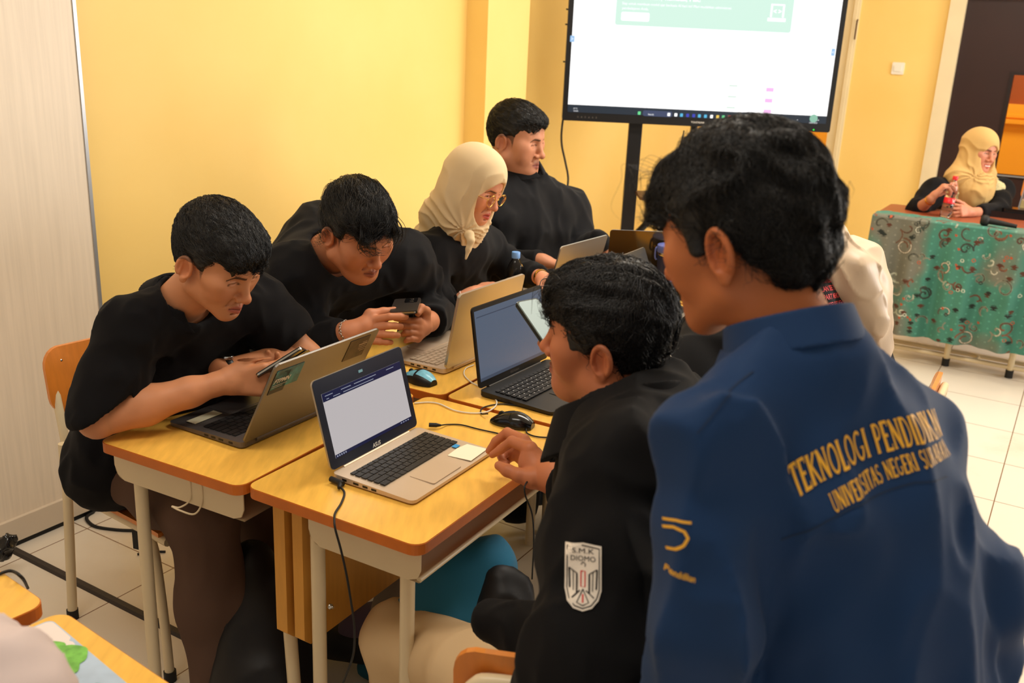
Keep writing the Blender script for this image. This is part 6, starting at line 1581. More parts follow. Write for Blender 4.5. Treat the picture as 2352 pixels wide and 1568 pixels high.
# ---------------- man in the black button-up shirt, upright at the back
def man_upright():
    pose = pose_of((-.02, 3.716, 1.31), 118, 9.6, 2.4, 1.1)
    N = at(1186, 418, 3.74)
    SR, SL = at(1120, 492, 3.62), at(1298, 492, 3.98)
    T = dict(SR=SR, SL=SL, C=at(1205, 540, 3.86), W=at(1205, 640, 3.88), P=at(1200, 740, 3.9), g=.016)
    ER, WR = at(1128, 618, 3.66), at(1246, 600, 3.52); EL, WLp = at(1338, 585, 3.95), at(1380, 556, 3.76)
    HR, HL = T['P'] + V3(-.04, -.09, 0), T['P'] + V3(.05, .08, 0); KR, KL = HR + V3(.34, -.2, .0), HL + V3(.34, -.2, 0)
    def hr(G):
        f = unit(at(1300, 612, 3.5) - WR); G.chain([(ER * .2 + WR * .8, .032), (WR, .028)], .02); hand_generic(G, WR, f, V3(.1, -.1, -1), V3(.2, .5, .2), curls=(25, 30, 35, 40))
    def hl(G):
        f = unit(V3(.1, -.3, -1)); G.chain([(EL * .2 + WLp * .8, .030), (WLp, .027)], .02); hand_generic(G, WLp, f, V3(.1, 0, -1), V3(0, -1, .2), curls=(25, 30, 35, 40))
    o, Fh = build_body('heavier man in a black button-up shirt sitting upright at the back', pose, N, T, [[(SR, .055), (ER, .048), (WR, .03)], [(SL, .055), (EL, .048), (WLp, .03)]],
                       [[(HR, .09), (KR, .06), (KR + V3(0, 0, -.45), .04)], [(HL, .09), (KL, .06), (KL + V3(0, 0, -.45), .04)]], (202, 140, 108), h=.0028, eye_open=.28, plump=.010, fine=[(hr, [WR, ER * .2 + WR * .8, at(1300, 612, 3.5)]), (hl, [WLp, EL * .2 + WLp * .8, at(1440, 560, 3.65)])], hairline=fade(.8), brow=.9, lips=(176, 102, 92), nose_w=1.1, stubble=.2)
    st = dict(line=.076, side=.024, nape=-.038, thick=.004, top=.014, add=[((0, .03, .086), (.064, .056, .030)), ((.0, .072, .086), (.048, .020, .016)), ((0, -.045, .060), (.070, .052, .056))], seed=31, fold=.0018, freq=80)
    make_hair(pose, st, o, n=3600, length=.035, comb=cfwd, lift=.5, r=.0006)
    aR = [(SR, .082), (SR * .5 + ER * .5, .080), (ER, .072), (WR, .046)]; aL = [(SL, .085), (SL * .5 + EL * .5, .084), (EL, .074), (WLp, .046)]
    make_shirt('shirt', 'black_cloth', o, N, T, [aR, aL], g=.022, h=.0085, neck=pose['p'] + V3(.02, 0, -.02), neck_r=(.066, .092), folds=(.010, 7, (1, 1, .5)), fold2=(.004, 20, (1, 1, .7)), cuts=[(WR - unit(WR - ER) * .01, WR - ER, .08), (WLp + unit(WLp - EL) * .05, WLp - EL, .08)], seed=17)
    ax = unit(pose['p'] - N + V3(0, 0, .05)); collar(o, 'black_cloth', N + ax * .040, ax, V3(.87, -.49, -.1), .104, .080, -.006, .040, t=.005, open_w=.28, rear_up=-.10, hres=.0035)
    trousers(o, T['P'], [[(HR, .13), (KR, .095), (KR + V3(0, 0, -.44), .08)], [(HL, .13), (KL, .095), (KL + V3(0, 0, -.44), .08)]], 'black_cloth', h=.012)
    b = MB()
    for px, py in ((1250, 564), (1243, 518), (1236, 474)): b.lathe([(.0045, 0), (.0050, .001), (.0045, .002)], at(px, py, 3.655), unit(V3(.6, -.8, 0)), 12)
man_upright()

# ---------------- man in the black jacket, seated right front, seen from behind
def man_jacket():
    pose = pose_of((.161, 1.529, 1.194), -71.1, 2.2, -8.3, 1.0)
    N = at(1432, 955, 1.57)
    SL, SR = at(1425, 1085, 1.42), at(1470, 960, 1.73)
    T = dict(SR=SR, SL=SL, C=at(1475, 1150, 1.60), W=at(1500, 1390, 1.60), P=at(1500, 1640, 1.60), g=.004)
    EL, WLp = at(1356, 1500, 1.31), at(1250, 1690, 1.40); ER, WR = at(1400, 1170, 1.84), at(1266, 1097, 1.95)
    ax_ = unit(V3(-.87, .49, 0))
    HL, HR = T['P'] + V3(-.05, -.08, -.01), T['P'] + V3(.03, .10, -.01)
    KL, KR = at(918, 1466, 2.10), at(1010, 1450, 2.28); FLt = KL + V3(.04, .0, -.50); FRt = KR + V3(.04, 0, -.50)
    def hr(G):
        G.chain([(ER * .25 + WR * .75, .030), (WR, .029), (at(1240, 1085, 1.975), .030)], .02)
        kn = dict(i=(1217, 1030, 1.985), m=(1203, 1012, 2.02), r=(1196, 1030, 2.045), p=(1190, 1046, 2.065))
        G.chain([(at(1243, 1082, 1.98), .026), (at(1222, 1062, 1.99), .026), (at(*kn['i']), .0165)], .016)
        for k_ in ('m', 'r', 'p'): G.cone(at(1238, 1075, 1.99), at(*kn[k_]), .022, .0145, .014)
        G.chain([(at(*kn['i']), .0150), (at(1176, 1013, 2.01), .0115), (at(1150, 1032, 2.035), .0100), (at(1131, 1044, 2.05), .0078)], .003)
        G.chain([(at(*kn['m']), .0140), (at(1165, 993, 2.055), .0110), (at(1139, 1013, 2.075), .0098), (at(1123, 1035, 2.085), .0078)], .003)
        G.chain([(at(*kn['r']), .0135), (at(1170, 1035, 2.075), .0108), (at(1152, 1047, 2.07), .0100), (at(1155, 1060, 2.05), .0090), (at(1163, 1064, 2.04), .0080)], .003)
        G.chain([(at(*kn['p']), .012), (at(1172, 1050, 2.09), .0095), (at(1160, 1062, 2.085), .0085), (at(1165, 1070, 2.07), .0072)], .003)
        G.chain([(at(1250, 1098, 1.965), .026), (at(1222, 1098, 1.955), .0215), (at(1192, 1091, 1.955), .0145), (at(1165, 1080, 1.965), .0130), (at(1146, 1069, 1.975), .0098)], .006)
    def hl(G):
        G.chain([(EL * .2 + WLp * .8, .032), (WLp, .029)], .02); f = unit(V3(-.8, .45, -.1)); hand_generic(G, WLp, f, V3(0, 0, -1), V3(.4, .8, 0), curls=(20, 25, 30, 35))
    o, Fh = build_body('man in a black jacket and beige trousers, seated with a hand over the silver laptop', pose, N, T, [[(SR, .05), (ER, .045), (WR, .029)], [(SL, .05), (EL, .045), (WLp, .03)]],
                       [[(HR, .08), (KR, .055), (FRt, .04)], [(HL, .08), (KL, .055), (FLt, .04)]], (190, 116, 78), h=.0021, eye_open=.5, plump=.006, fine=[(hr, [WR, ER * .25 + WR * .75, at(1120, 1036, 2.08), at(1200, 980, 2.0), at(1200, 1100, 1.9)]), (hl, [WLp, WLp + V3(-.16, .1, 0)])], hairline=fade(.35), brow=1.1, lips=(150, 86, 74), stubble=.6, nose_w=1.05)
    st = dict(line=.064, side=-.002, nape=-.070, thick=.006, top=.018, add=[((0, .045, .084), (.064, .056, .038)), ((0, -.034, .050), (.074, .066, .070)), ((0, -.044, .0), (.060, .042, .056))], seed=41, fold=.0030, freq=36, warp=.8,
              locks=[((-.05, .050, .05), (-.066, .040, .010), .012, .007)])
    rg = random.Random(9); W_ = []
    for i in range(16):
        a = rg.uniform(-.9, .9); x0 = .05 * a; W_.append(([(x0, .080, .105), (x0 * 1.2, .100, .106 + rg.uniform(-.01, .01)), (x0 * 1.3, .110, .092 + rg.uniform(-.015, .01)), (x0 * 1.35, .114, .075 + rg.uniform(-.02, .01))], .0005))
    st['wisps'] = W_
    make_hair(pose, st, o, n=7500, length=.050, comb=lambda P: np.stack([P[:, 0] * 3, .25 + 6 * P[:, 1], -.25 - 5 * np.clip(.02 - P[:, 1], 0, .12)], 1), lift=.35, r=.0006, curl=.08)
    aL = [(SL, .088), (SL * .5 + EL * .5, .088), (EL, .086), (EL * .5 + WLp * .5, .074), (WLp, .052)]
    aR = [(SR, .082), (SR * .5 + ER * .5, .076), (ER, .066), (WR, .046)]
    cR = unit(WR - ER)
    jk, F = make_shirt('jacket', 'jacket_black', o, N, T, [aL, aR], g=.016, h=.0062, neck=pose['p'] + V3(-.03, .02, -.02), neck_r=(.070, .095), folds=(.010, 7, (1, 1, .55)), fold2=(.0045, 18, (1, 1, .7)), cuts=[(WR - cR * .030, cR, .08)], seed=23,
                       extra=lambda F: (F.cone(at(1380, 1490, 1.55), at(1135, 1432, 1.68), .09, .034, .05), F.cone(at(1500, 1000, 1.62), at(1490, 1150, 1.60), .12, .12, .06)))
    ax = unit(pose['p'] - N + V3(.045, -.02, .01)); collar(o, 'jacket_black', N - ax * .012 + V3(-.012, .01, 0), ax, V3(-.90, .43, -.1), .096, .086, -.045, .040, t=.009, open_w=.28, rear_up=.42, hres=.0035)
    # cuff
    b = MB(); b.lathe([(.036, -.012), (.0385, -.008), (.0385, .012), (.036, .016)], WR - cR * .036, cR, 20); b.build('cuff', 'jacket_black', jk)
    d = unit(V3(.02, 1, -.02)); c = at(1339, 1310, 1.30)
    ey = unit(_U * 1.0 + _R * .02); ex_ = unit(np.cross(d, ey)); ex_ = ex_ if ex_ @ _R > 0 else -ex_
    dd = unit(at(1375, 1310, 1.5) - at(1339, 1310, 1.25)); shield_patch(jk, F, at(1340, 1309, 1.30), _R, _U, unit(_F + _R * .10), W=.050, H=.084)
    # piping by the shoulder blade
    v, f = strip_quads([(0, 0), (.3, .16)], .05); sew(jk, F, at(1505, 1196, 1.35), _R, _U, _F, v * .06, f, 'print_white', 'piping'); v, f = strip_quads([(0, 0), (.12, .18)], .05); sew(jk, F, at(1492, 1228, 1.35), _R, _U, _F, v * .06, f, 'print_white', 'piping')
    trousers(o, T['P'], [[(HL, .105), (HL * .45 + KL * .55, .088), (KL, .072), (KL * .5 + FLt * .5, .078), (FLt, .075)], [(HR, .11), (KR, .088), (KR * .5 + FRt * .5, .080), (FRt, .075)]], 'trouser_beige', folds=(.007, 12, (1, 1, .6)), pel=.13, h=.0075, seed=6)
    for a in (FLt, FRt): shoe(o, a, V3(-.87, .49, 0))
    return T
TJ = man_jacket()
ch_ = TJ['P']
bL, bR = at(1062, 1470, 1.40), at(1575, 1530, 1.35); bf = unit(np.cross(Z3, bR - bL)); bc2 = (bL + bR) / 2 + bf * .26
chair(bc2[:2], bf, 'school chair under the man in the black jacket, its orange back towards the camera', 'school chairs', seat_z=.44, back_top=bL[2] + .005, w=.37, d=.38, tilt=.05)

# ---------------- standing man in the blue jacket, nearest the camera
def man_blue():
    pose = pose_of((.285, 1.170, 1.440), -49.6, 17.8, -2.8, 1.02)
    N = at(1822, 800, 1.15)
    SL, SR = at(1640, 1005, 1.08), at(2080, 1010, 1.26)
    T = dict(SR=SR, SL=SL, C=at(1905, 1130, 1.20), W=at(1950, 1380, 1.23), P=at(1965, 1640, 1.25), g=.0, kw=dict(cw=.060, ww=.052, pw=.055, rs=.050))
    EL, WLp = at(1640, 1480, 1.08), at(1560, 1760, 1.26); ER, WR = at(2238, 1375, 1.26), at(2170, 1700, 1.34)
    HL, HR = T['P'] + V3(-.08, -.03, -.04), T['P'] + V3(.09, .03, -.04); KL, KR = HL + V3(-.01, .02, -.42), HR + V3(.02, .02, -.42)
    FLt, FRt = KL + V3(0, 0, -.38), KR + V3(0, 0, -.38)
    def hl(G): G.chain([(EL * .2 + WLp * .8, .03), (WLp, .027)], .02); hand_generic(G, WLp, unit(V3(-.3, .5, -.8)), V3(.8, .4, 0), V3(0, .7, 0))
    def hr(G): G.chain([(ER * .2 + WR * .8, .03), (WR, .027)], .02); hand_generic(G, WR, unit(V3(-.2, .4, -.9)), V3(-.8, -.2, 0), V3(0, .7, 0))
    o, Fh = build_body('standing man in a blue jacket with gold lettering across the back', pose, N, T, [[(SL, .04), (EL, .030), (WLp, .024)], [(SR, .04), (ER, .030), (WR, .024)]],
                       [[(HR, .08), (KR, .055), (FRt, .04)], [(HL, .08), (KL, .055), (FLt, .04)]], (186, 110, 66), h=.0021, eye_open=.4, plump=.001, fine=[(hl, [WLp, WLp + V3(-.05, .1, -.16)]), (hr, [WR, WR + V3(-.05, .08, -.18)])], hairline=None)
    st = dict(line=.068, side=.006, nape=-.052, sub=[((-.070, .080, -.012), (.050, .058, .058)), ((.070, .080, -.012), (.050, .058, .058)), ((0, -.134, -.038), (.095, .046, .048))], thick=.010, top=.018, add=[((0, .038, .078), (.066, .056, .040)), ((-.01, .062, .066), (.052, .022, .026)), ((0, -.030, .050), (.080, .073, .073))], seed=51, fold=.0050, freq=26, warp=1.0, stretch=(1.2, .7, .8),
              locks=[((-.058, .020, .040), (-.074, .022, .006), .012, .006), ((-.04, .070, .07), (-.056, .078, .050), .014, .008), ((-.02, .078, .07), (-.034, .092, .056), .014, .008), ((0, -.075, -.02), (0, -.064, -.070), .034, .014), ((-.03, -.07, -.02), (-.025, -.060, -.062), .028, .012), ((.03, -.07, -.02), (.025, -.060, -.062), .028, .012)])
    rg = random.Random(3); W_ = []
    for i in range(16):
        a = rg.uniform(-1, 1); x0 = -.035 + .035 * a; up_ = rg.uniform(0, .04)
        W_.append(([(x0, .065, .098), (x0 - .01, .094 + rg.uniform(0, .010), .100 + up_ * .7), (x0 - .02, .104 + rg.uniform(-.01, .010), .088 + up_ * .5), (x0 - .028, .106 + rg.uniform(-.01, .010), .066 + up_ * .3), (x0 - .03, .102, .050 + rg.uniform(-.01, .02))], .00024))
    st['wisps'] = W_
    make_hair(pose, st, o, n=9500, length=.050, comb=lambda P: np.stack([P[:, 0] * 4, .15 + 5 * P[:, 1], -.35 - 5 * np.clip(.02 - P[:, 1], 0, .12)], 1), lift=.5, r=.0005, curl=.22)
    aL = [(SL, .062), (SL * .6 + EL * .4, .060), (EL * .9 + SL * .1, .060), (EL * .5 + WLp * .5, .056), (WLp, .048)]; aR = [(SR, .060), (SR * .6 + ER * .4, .058), (ER, .064), (ER * .5 + WR * .5, .058), (WR, .048)]
    ax = unit(pose['p'] - N + V3(.03, -.02, .0))
    # back folds run down from the yoke seam
    jk, F = make_shirt('jacket', 'jacket_blue', o, N, T, [aL, aR], g=.010, h=.0058, neck=pose['p'] + V3(0, 0, -.02), neck_r=(.068, .09), folds=(.0110, 12, (1.0, 1.0, .20)), fold2=(.0050, 18, (.9, .9, .6)), seed=31, k=.05, sk=.018,
                       extra=lambda F: (F.cone(at(1965, 1250, 1.25), at(1975, 1650, 1.26), .130, .150, .05), F.cone(N - ax * .02, N + ax * .004, .070, .060, .03)))
    collar(o, 'jacket_blue', N + ax * .010, ax, V3(-.70, .62, -.2), .076, .068, -.016, .030, t=.005, open_w=.35, rear_up=.0, hres=.003, name='stand_collar')
    # lettering across the shoulders
    def arcf(w, h): return lambda x: h * (1 - (2 * x / w - 1) ** 2)
    def line(s, p0, p1, hpx0, m, nm, dep, bow):
        v, f, w = serif_text(s); P0, P1 = at(*p0, dep), at(*p1, dep); L_ = np.linalg.norm(P1 - P0); ex = (P1 - P0) / L_
        ey = unit(_U - ex * (_U @ ex)); hh = hpx0 / FPX * dep
        v = v * [L_ / w, hh]; return sew(jk, F, P0, ex, ey, _F, v, f, m, nm, .0016, bend=arcf(L_, bow), maxd=.4)
    line('TEKNOLOGI PENDIDIKAN', (1790, 1120), (2205, 1008), 66, 'thread_gold', 'embroidered_lettering', 1.12, .016)
    line('UNIVERSITAS NEGERI SURABAYA', (1870, 1152), (2208, 1050), 40, 'thread_gold', 'embroidered_lettering', 1.12, .010)
    # shoulder seam, yoke seam and sleeve emblem
    v, f = strip_quads([(0, 0), (-1.2, -.75), (-2.2, -1.9)], .05); sew(jk, F, at(1712, 850, 1.10), _R, _U, _F, v * .034, f, mat('jacket_seam', (12, 38, 70), .75), 'shoulder_seam', .0012)
    v, f = strip_quads([(0, 0), (1.5, .75), (3.0, 1.15), (4.0, 1.2)], .04); sew(jk, F, at(1760, 1215, 1.12), _R, _U, _F, v * .053, f, mat('jacket_seam', (14, 46, 82), .75), 'yoke_seam', .0008)
    pts = [(0, .95), (.45, 1.02), (1.0, 1.0)]; v, f = strip_quads(pts, .11); v2, f2 = strip_quads([(0, .62), (.35, .72), (.72, .62), (.86, .36), (.70, .05), (.40, -.18), (.12, -.26)], .12)
    k0 = len(v); sew(jk, F, at(1528, 1250, 1.03), _R, _U, _F, np.concatenate([v, v2]) * .026, f + [[k0 + i for i in q] for q in f2], 'thread_gold', 'sleeve_emblem', .0016)
    tv_, tf_ = text_verts('Pendidikan', bold=.02, shear=.2); tv_[:, 0] *= .030 / tv_[:, 0].max(); tv_[:, 1] *= .0075 / tv_[:, 1].max(); sew(jk, F, at(1532, 1318, 1.03), unit(_R - _U * .25), _U, _F, tv_[:, :2], tf_, 'thread_gold', 'sleeve_lettering', .0016)
    trousers(o, T['P'], [[(HL, .10), (KL, .075), (FLt, .065)], [(HR, .10), (KR, .075), (FRt, .065)]], 'black_cloth', h=.010, pel=.12)
    for a in (FLt, FRt): shoe(o, a, V3(-.5, .85, 0))
man_blue()

# ---------------- woman in the satin headscarf, on the right behind the blue jacket
def woman_satin():
    pose = pose_of(at(1835, 560, 2.78), -62, 22, 0, .95)
    N = at(1862, 650, 2.85); SL, SR = at(1850, 700, 2.68), at(1905, 650, 3.0)
    T = dict(SR=SR, SL=SL, C=at(1925, 740, 2.90), W=at(1950, 850, 2.95), P=at(1950, 960, 3.0), g=-.006)
    EL, WLp = at(1670, 790, 2.78), at(1602, 752, 2.98); ER, WR = at(1760, 720, 3.1), at(1660, 700, 3.2)
    HR, HL = T['P'] + V3(.02, .09, 0), T['P'] + V3(-.03, -.08, 0); KR, KL = HR + V3(-.36, .18, .0), HL + V3(-.36, .18, 0)
    def hl(G): G.chain([(EL * .2 + WLp * .8, .028), (WLp, .025)], .02); hand_generic(G, WLp, unit(at(1560, 742, 3.0) - WLp), V3(0, 0, -1), V3(0, .6, 0), sc=.95, curls=(25, 30, 35, 40))
    o, Fh = build_body('woman in a long satin beige headscarf and black shirt with red text', pose, N, T, [[(SL, .04), (EL, .036), (WLp, .025)], [(SR, .04), (ER, .036), (WR, .025)]],
                       [[(HR, .08), (KR, .055), (KR + V3(0, 0, -.45), .04)], [(HL, .08), (KL, .055), (KL + V3(0, 0, -.45), .04)]], (206, 140, 108), h=.004, eye_open=.5, ears=False, fine=[(hl, [WLp, at(1545, 740, 3.0)])], male=False, brow=.8)
    sh, F = make_shirt('shirt', 'black_cloth', o, N, T, [[(SL, .064), (SL * .5 + EL * .5, .062), (EL, .058), (WLp, .038)], [(SR, .064), (ER, .056), (WR, .038)]], g=.012, h=.0085, folds=(.004, 8, (1, 1, .5)), cuts=[(WLp, WLp - EL, .07)], seed=41)
    lines = ["EVERYTHING I'M FEELING", 'FRIENDS CAN SEE THAT', 'LIVE A DREAM, PART MEMORY', 'MAKE MYSELF BELIEVE', 'KEEP IT ALL TOGETHER']
    ends = [(1958, 632), (1962, 652), (1968, 668), (1972, 688), (1978, 705)]
    mb_v = []; mb_f = []; nb = 0
    o0 = at(1950, 640, 2.6)
    exr = unit(_R + _U * .17); eyr = unit(_U - exr * (_U @ exr))
    for i, s_ in enumerate(lines):
        v, f = text_verts(s_, bold=.015); v = v[:, :2]; v[:, 0] -= v[:, 0].max(); wd_ = -v[:, 0].min(); v[:, 0] *= .0125 * .62 * len(s_) / wd_; v[:, 1] *= .0150 / max(v[:, 1].max(), 1e-6)
        v = v + [.012 + i * .003, -.0235 * i]; mb_v.append(v); mb_f += [[nb + q for q in ff] for ff in f]; nb += len(v)
    sew(sh, F, o0, exr, eyr, _F, np.concatenate(mb_v), mb_f, 'red_print', 'printed_text', .0022, maxd=.6)
    def ex(G):
        for a, b_, r0, r1 in ((at(1870, 560, 2.78), at(1960, 640, 2.72), .095, .075), (at(1960, 640, 2.74), at(2000, 740, 2.74), .075, .055), (at(1990, 690, 2.76), at(2000, 800, 2.80), .06, .045), (at(1960, 620, 2.85), at(1985, 760, 2.9), .105, .09), (at(1985, 650, 2.80), at(2000, 800, 2.84), .075, .065)):
            G.cone(to_head(a, pose), to_head(b_, pose), r0, r1, .03)
    headscarf(o, pose, N, 'hijab_satin', extra=ex, bpts=[at(2000, 800, 2.84), at(1985, 760, 2.9), at(2000, 740, 2.74)], folds_=(.009,), seed=15, h=.0055, nf=14, pin=(0, .05, .02), cap=(.098, .118, .112))
    trousers(o, T['P'], [[(HL, .12), (KL, .09), (KL + V3(0, 0, -.44), .09)], [(HR, .12), (KR, .09), (KR + V3(0, 0, -.44), .09)]], 'black_cloth', h=.012)
    return T
TS = woman_satin()
chair((TS['P'][0] - .03, TS['P'][1] + .02), V3(-.87, .49, 0), 'school chair with an orange wooden back under the woman in the satin headscarf', 'school chairs', seat_z=.44, back_top=.76)

# ---------------- person hidden between the black jacket and the blue jacket, holding a phone over the black laptop
def person_hidden():
    pose = pose_of(at(1700, 640, 2.38), -64, 26, 0, 1.0)
    N = at(1700, 740, 2.40); SL, SR = at(1640, 815, 2.20), at(1690, 720, 2.55)
    T = dict(SR=SR, SL=SL, C=at(1690, 900, 2.38), W=at(1720, 1040, 2.40), P=at(1730, 1180, 2.42), g=.004)
    EL, WLp = at(1485, 925, 2.03), at(1310, 830, 2.06); ER, WR = at(1560, 800, 2.60), at(1480, 790, 2.45)
    HR, HL = T['P'] + V3(.02, .09, 0), T['P'] + V3(-.03, -.08, 0); KR, KL = HR + V3(-.36, .18, .0), HL + V3(-.36, .18, 0)
    def hl(G):
        G.chain([(EL * .2 + WLp * .8, .028), (WLp, .026), (at(1290, 815, 2.07), .026)], .02)
        for i, (a, b_, c_) in enumerate((((1270, 800), (1252, 798), (1243, 788)), ((1275, 790), (1262, 782), (1250, 778)), ((1280, 780), (1268, 770), (1258, 766)), ((1285, 772), (1276, 760), (1268, 756)))):
            G.cone(at(1292, 812, 2.07), at(*a, 2.07 + i * .012), .018, .012, .012); G.chain([(at(*a, 2.07 + i * .012), .0112), (at(*b_, 2.05 + i * .012), .0098), (at(*c_, 2.045 + i * .012), .0085)], .003)
        G.chain([(at(1294, 806, 2.06), .018), (at(1284, 775, 2.035), .012), (at(1276, 752, 2.03), .0095)], .006)
    def hr(G): G.chain([(ER * .2 + WR * .8, .03), (WR, .026)], .02); hand_generic(G, WR, unit(at(1440, 800, 2.4) - WR), V3(0, 0, -1), V3(0, .6, 0), curls=(25, 30, 35, 40))
    o, Fh = build_body('nearly hidden person in a black jacket with a sleeve patch, raising a phone', pose, N, T, [[(SL, .05), (EL, .042), (WLp, .027)], [(SR, .05), (ER, .042), (WR, .027)]],
                       [[(HR, .08), (KR, .055), (KR + V3(0, 0, -.45), .04)], [(HL, .08), (KL, .055), (KL + V3(0, 0, -.45), .04)]], (186, 120, 88), h=.0045, eye_open=.4, fine=[(hl, [WLp, at(1243, 788, 2.1), at(1276, 752, 2.0)]), (hr, [WR, at(1420, 800, 2.4)])], hairline=fade(.5))
    make_hair(pose, dict(seed=61), o, n=1500)
    sh, F = make_shirt('jacket', 'jacket_black', o, N, T, [[(SL, .082), (SL * .5 + EL * .5, .078), (EL, .066), (WLp - unit(WLp - EL) * .02, .043)], [(SR, .08), (ER, .066), (WR, .042)]], g=.018, h=.0080, neck=pose['p'], neck_r=(.064, .088), folds=(.008, 8, (1, 1, .6)), cuts=[(WLp - unit(WLp - EL) * .03, WLp - EL, .08)], seed=51)
    ey = unit(_U * .80 + _R * .60); ex = unit(_R * .80 - _U * .60); shield_patch(sh, F, at(1528, 855, 1.93), ex, ey, _F, W=.056, H=.092)
    trousers(o, T['P'], [[(HL, .12), (KL, .09), (KL + V3(0, 0, -.44), .08)], [(HR, .12), (KR, .09), (KR + V3(0, 0, -.44), .08)]], 'black_cloth', h=.012)
    return T
TH = person_hidden()
py_ = unit(at(1226, 716, 2.06) - at(1262, 788, 2.02)); pxd = unit(at(1242, 716, 2.06) - at(1212, 722, 2.03))
phone(at(1250, 752, 2.045), pxd, py_, 'smartphone in a dark case with lit screen, raised before the black laptop', w=.070, l=.150, screen=em('phone_screen', (190, 205, 190), .75), body=mat('case_green', (54, 62, 52), .5), frame='black_gloss')
chair((TH['P'][0] + .04, TH['P'][1]), V3(-.87, .49, 0), 'school chair under the nearly hidden person between the two jackets', 'school chairs', seat_z=.44, back_top=.80)

# ---------------- woman at the far table
def woman_mustard():
    at = lambda x_, y_, d_: globals()['at'](x_, y_, d_ * 1.055)
    pose = pose_of(CAM + (V3(2.612, 5.513, 1.197) - CAM) * 1.055, 158, 6.1, -3.7, 1.01)
    N = at(2232, 440, 5.50); SR, SL = at(2146, 440, 5.44), at(2296, 438, 5.58)
    T = dict(SR=SR, SL=SL, C=at(2220, 480, 5.66), W=at(2220, 540, 5.82), P=at(2220, 610, 5.95), g=.0)
    ER, WR = at(2108, 482, 5.38), at(2138, 458, 5.22); EL, WLp = at(2292, 487, 5.40), at(2228, 487, 5.22)
    HR, HL = T['P'] + V3(-.08, 0, 0), T['P'] + V3(.08, 0, 0); KR, KL = HR + V3(.02, -.24, 0), HL + V3(.02, -.24, 0)
    def hr(G):
        G.chain([(ER * .55 + WR * .45, .034), (WR, .026)], .02)
        w = at(2142, 452, 5.20); f = unit(at(2178, 418, 5.17) - w); hand_generic(G, w, f, unit(at(2190, 455, 5.2) - at(2160, 430, 5.2)), V3(0, .3, 1), curls=(46, 50, 54, 58), sc=.95, thumb_dir=(.4, .8, .6))
    def hl(G):
        G.chain([(EL * .4 + WLp * .6, .030), (WLp, .026)], .02); f = unit(at(2185, 480, 5.14) - WLp); hand_generic(G, WLp, f, unit(V3(-.2, .9, -.3)), V3(0, 0, 1), curls=(30, 34, 38, 42), sc=.95, spread=12)
    o, Fh = build_body('smiling woman in a mustard headscarf holding a water bottle at the far table', pose, N, T, [[(SR, .045), (ER, .042), (WR, .026)], [(SL, .045), (EL, .042), (WLp, .026)]],
                       [[(HR, .08), (KR, .055), (KR + V3(0, 0, -.45), .04)], [(HL, .08), (KL, .055), (KL + V3(0, 0, -.45), .04)]], (204, 136, 106), h=.0028, eye_open=.9, smile=1.0, mouth_open=.004, ears=False, fine=[(hr, [WR, ER * .5 + WR * .5, at(2195, 415, 5.15)]), (hl, [WLp, EL * .4 + WLp * .6, at(2180, 480, 5.14)])], male=False, brow=.9, lips=(196, 84, 80), plump=.005, gaze=(-.35, 0), nose_w=1.1)
    W = lambda p: np.array(p, float) @ pose['R'].T * pose['s'] + pose['p']
    b = MB()
    for i in range(7):
        x = (i - 3) * .0054; b.rbox(W((x - .0024, .0975 - 9 * x * x, -.0645)), pose['R'][:, 0], pose['R'][:, 2], pose['R'][:, 1], 0, .0050, 0, .0055, -.004, .0026, .0012)
    b.build('teeth', 'white_paint', o)
    def ex(F):
        F.cone((0, .0, -.10), (0, .03, -.22), .105, .13, .05); F.cone((-.10, .0, -.16), (.10, .0, -.16), .08, .08, .05)
        F.cone((.0, .06, -.20), (.02, .08, -.33), .085, .035, .04)
    headscarf(o, pose, N, 'hijab_mustard', extra=ex, folds_=(.0055,), seed=25, open_=(.058, .114, .082), oz=-.024, cap=(.094, .114, .110), nf=9, pin=(-.02, .10, -.13), h=.0042)
    # patterned border of the scarf on both shoulders
    for S_ in (SR, SL):
        c_ = S_ * .62 + N * .38 + V3(0, 0, .004)
        lo, hi = c_ - .14, c_ + .14; G = Field(lo, hi, .005); G.ell(c_, (.094, .090, .080), .01); G.folds(.004, 30, (1, 1, .5), 3); V, Q = G.mesh(); child_mesh('scarf_border', V, Q, mat('scarf_trim', (206, 196, 150), .8, var=.25, vscale=90), o)
    make_shirt('blouse', 'black_jersey', o, N, T, [[(SR, .068), (SR * .5 + ER * .5, .066), (ER, .062), (ER * .6 + WR * .4, .048)], [(SL, .068), (SL * .5 + EL * .5, .068), (EL, .060), (WLp * .7 + EL * .3, .042)]], g=.010, h=.010, folds=(.006, 12, (1, 1, .6)), cuts=[(ER * .58 + WR * .42, WR - ER, .09), (WLp * .72 + EL * .28, WLp - EL, .08)], seed=61)
    trousers(o, T['P'], [[(HL, .12), (KL, .09), (KL + V3(0, 0, -.44), .09)], [(HR, .12), (KR, .09), (KR + V3(0, 0, -.44), .09)]], 'black_cloth', h=.014)
    cR = unit(WR - ER); b = MB(); b.lathe([(.0285, -.007), (.0305, -.003), (.0305, .003), (.0285, .007)], WR - cR * .01, cR, 20); b.build('wristwatch', 'gold', o)
    return T
TM = woman_mustard()
bb = atz(2176, 500, TZ)
_, bc_, bx_ = water_bottle((bb[0], bb[1] + .03), 'clear water bottle with a red cap and red label on the far table', 'cap_red', hgt=.235, r=.032, z0=TZ, labelm='label_red', tilt=V3(.08, 0, 1))
b = MB()
v, f = text_verts('Vi', bold=.03); v = v[:, :2]; v[:, 0] *= .022 / v[:, 0].max(); v[:, 1] *= .020 / v[:, 1].max()
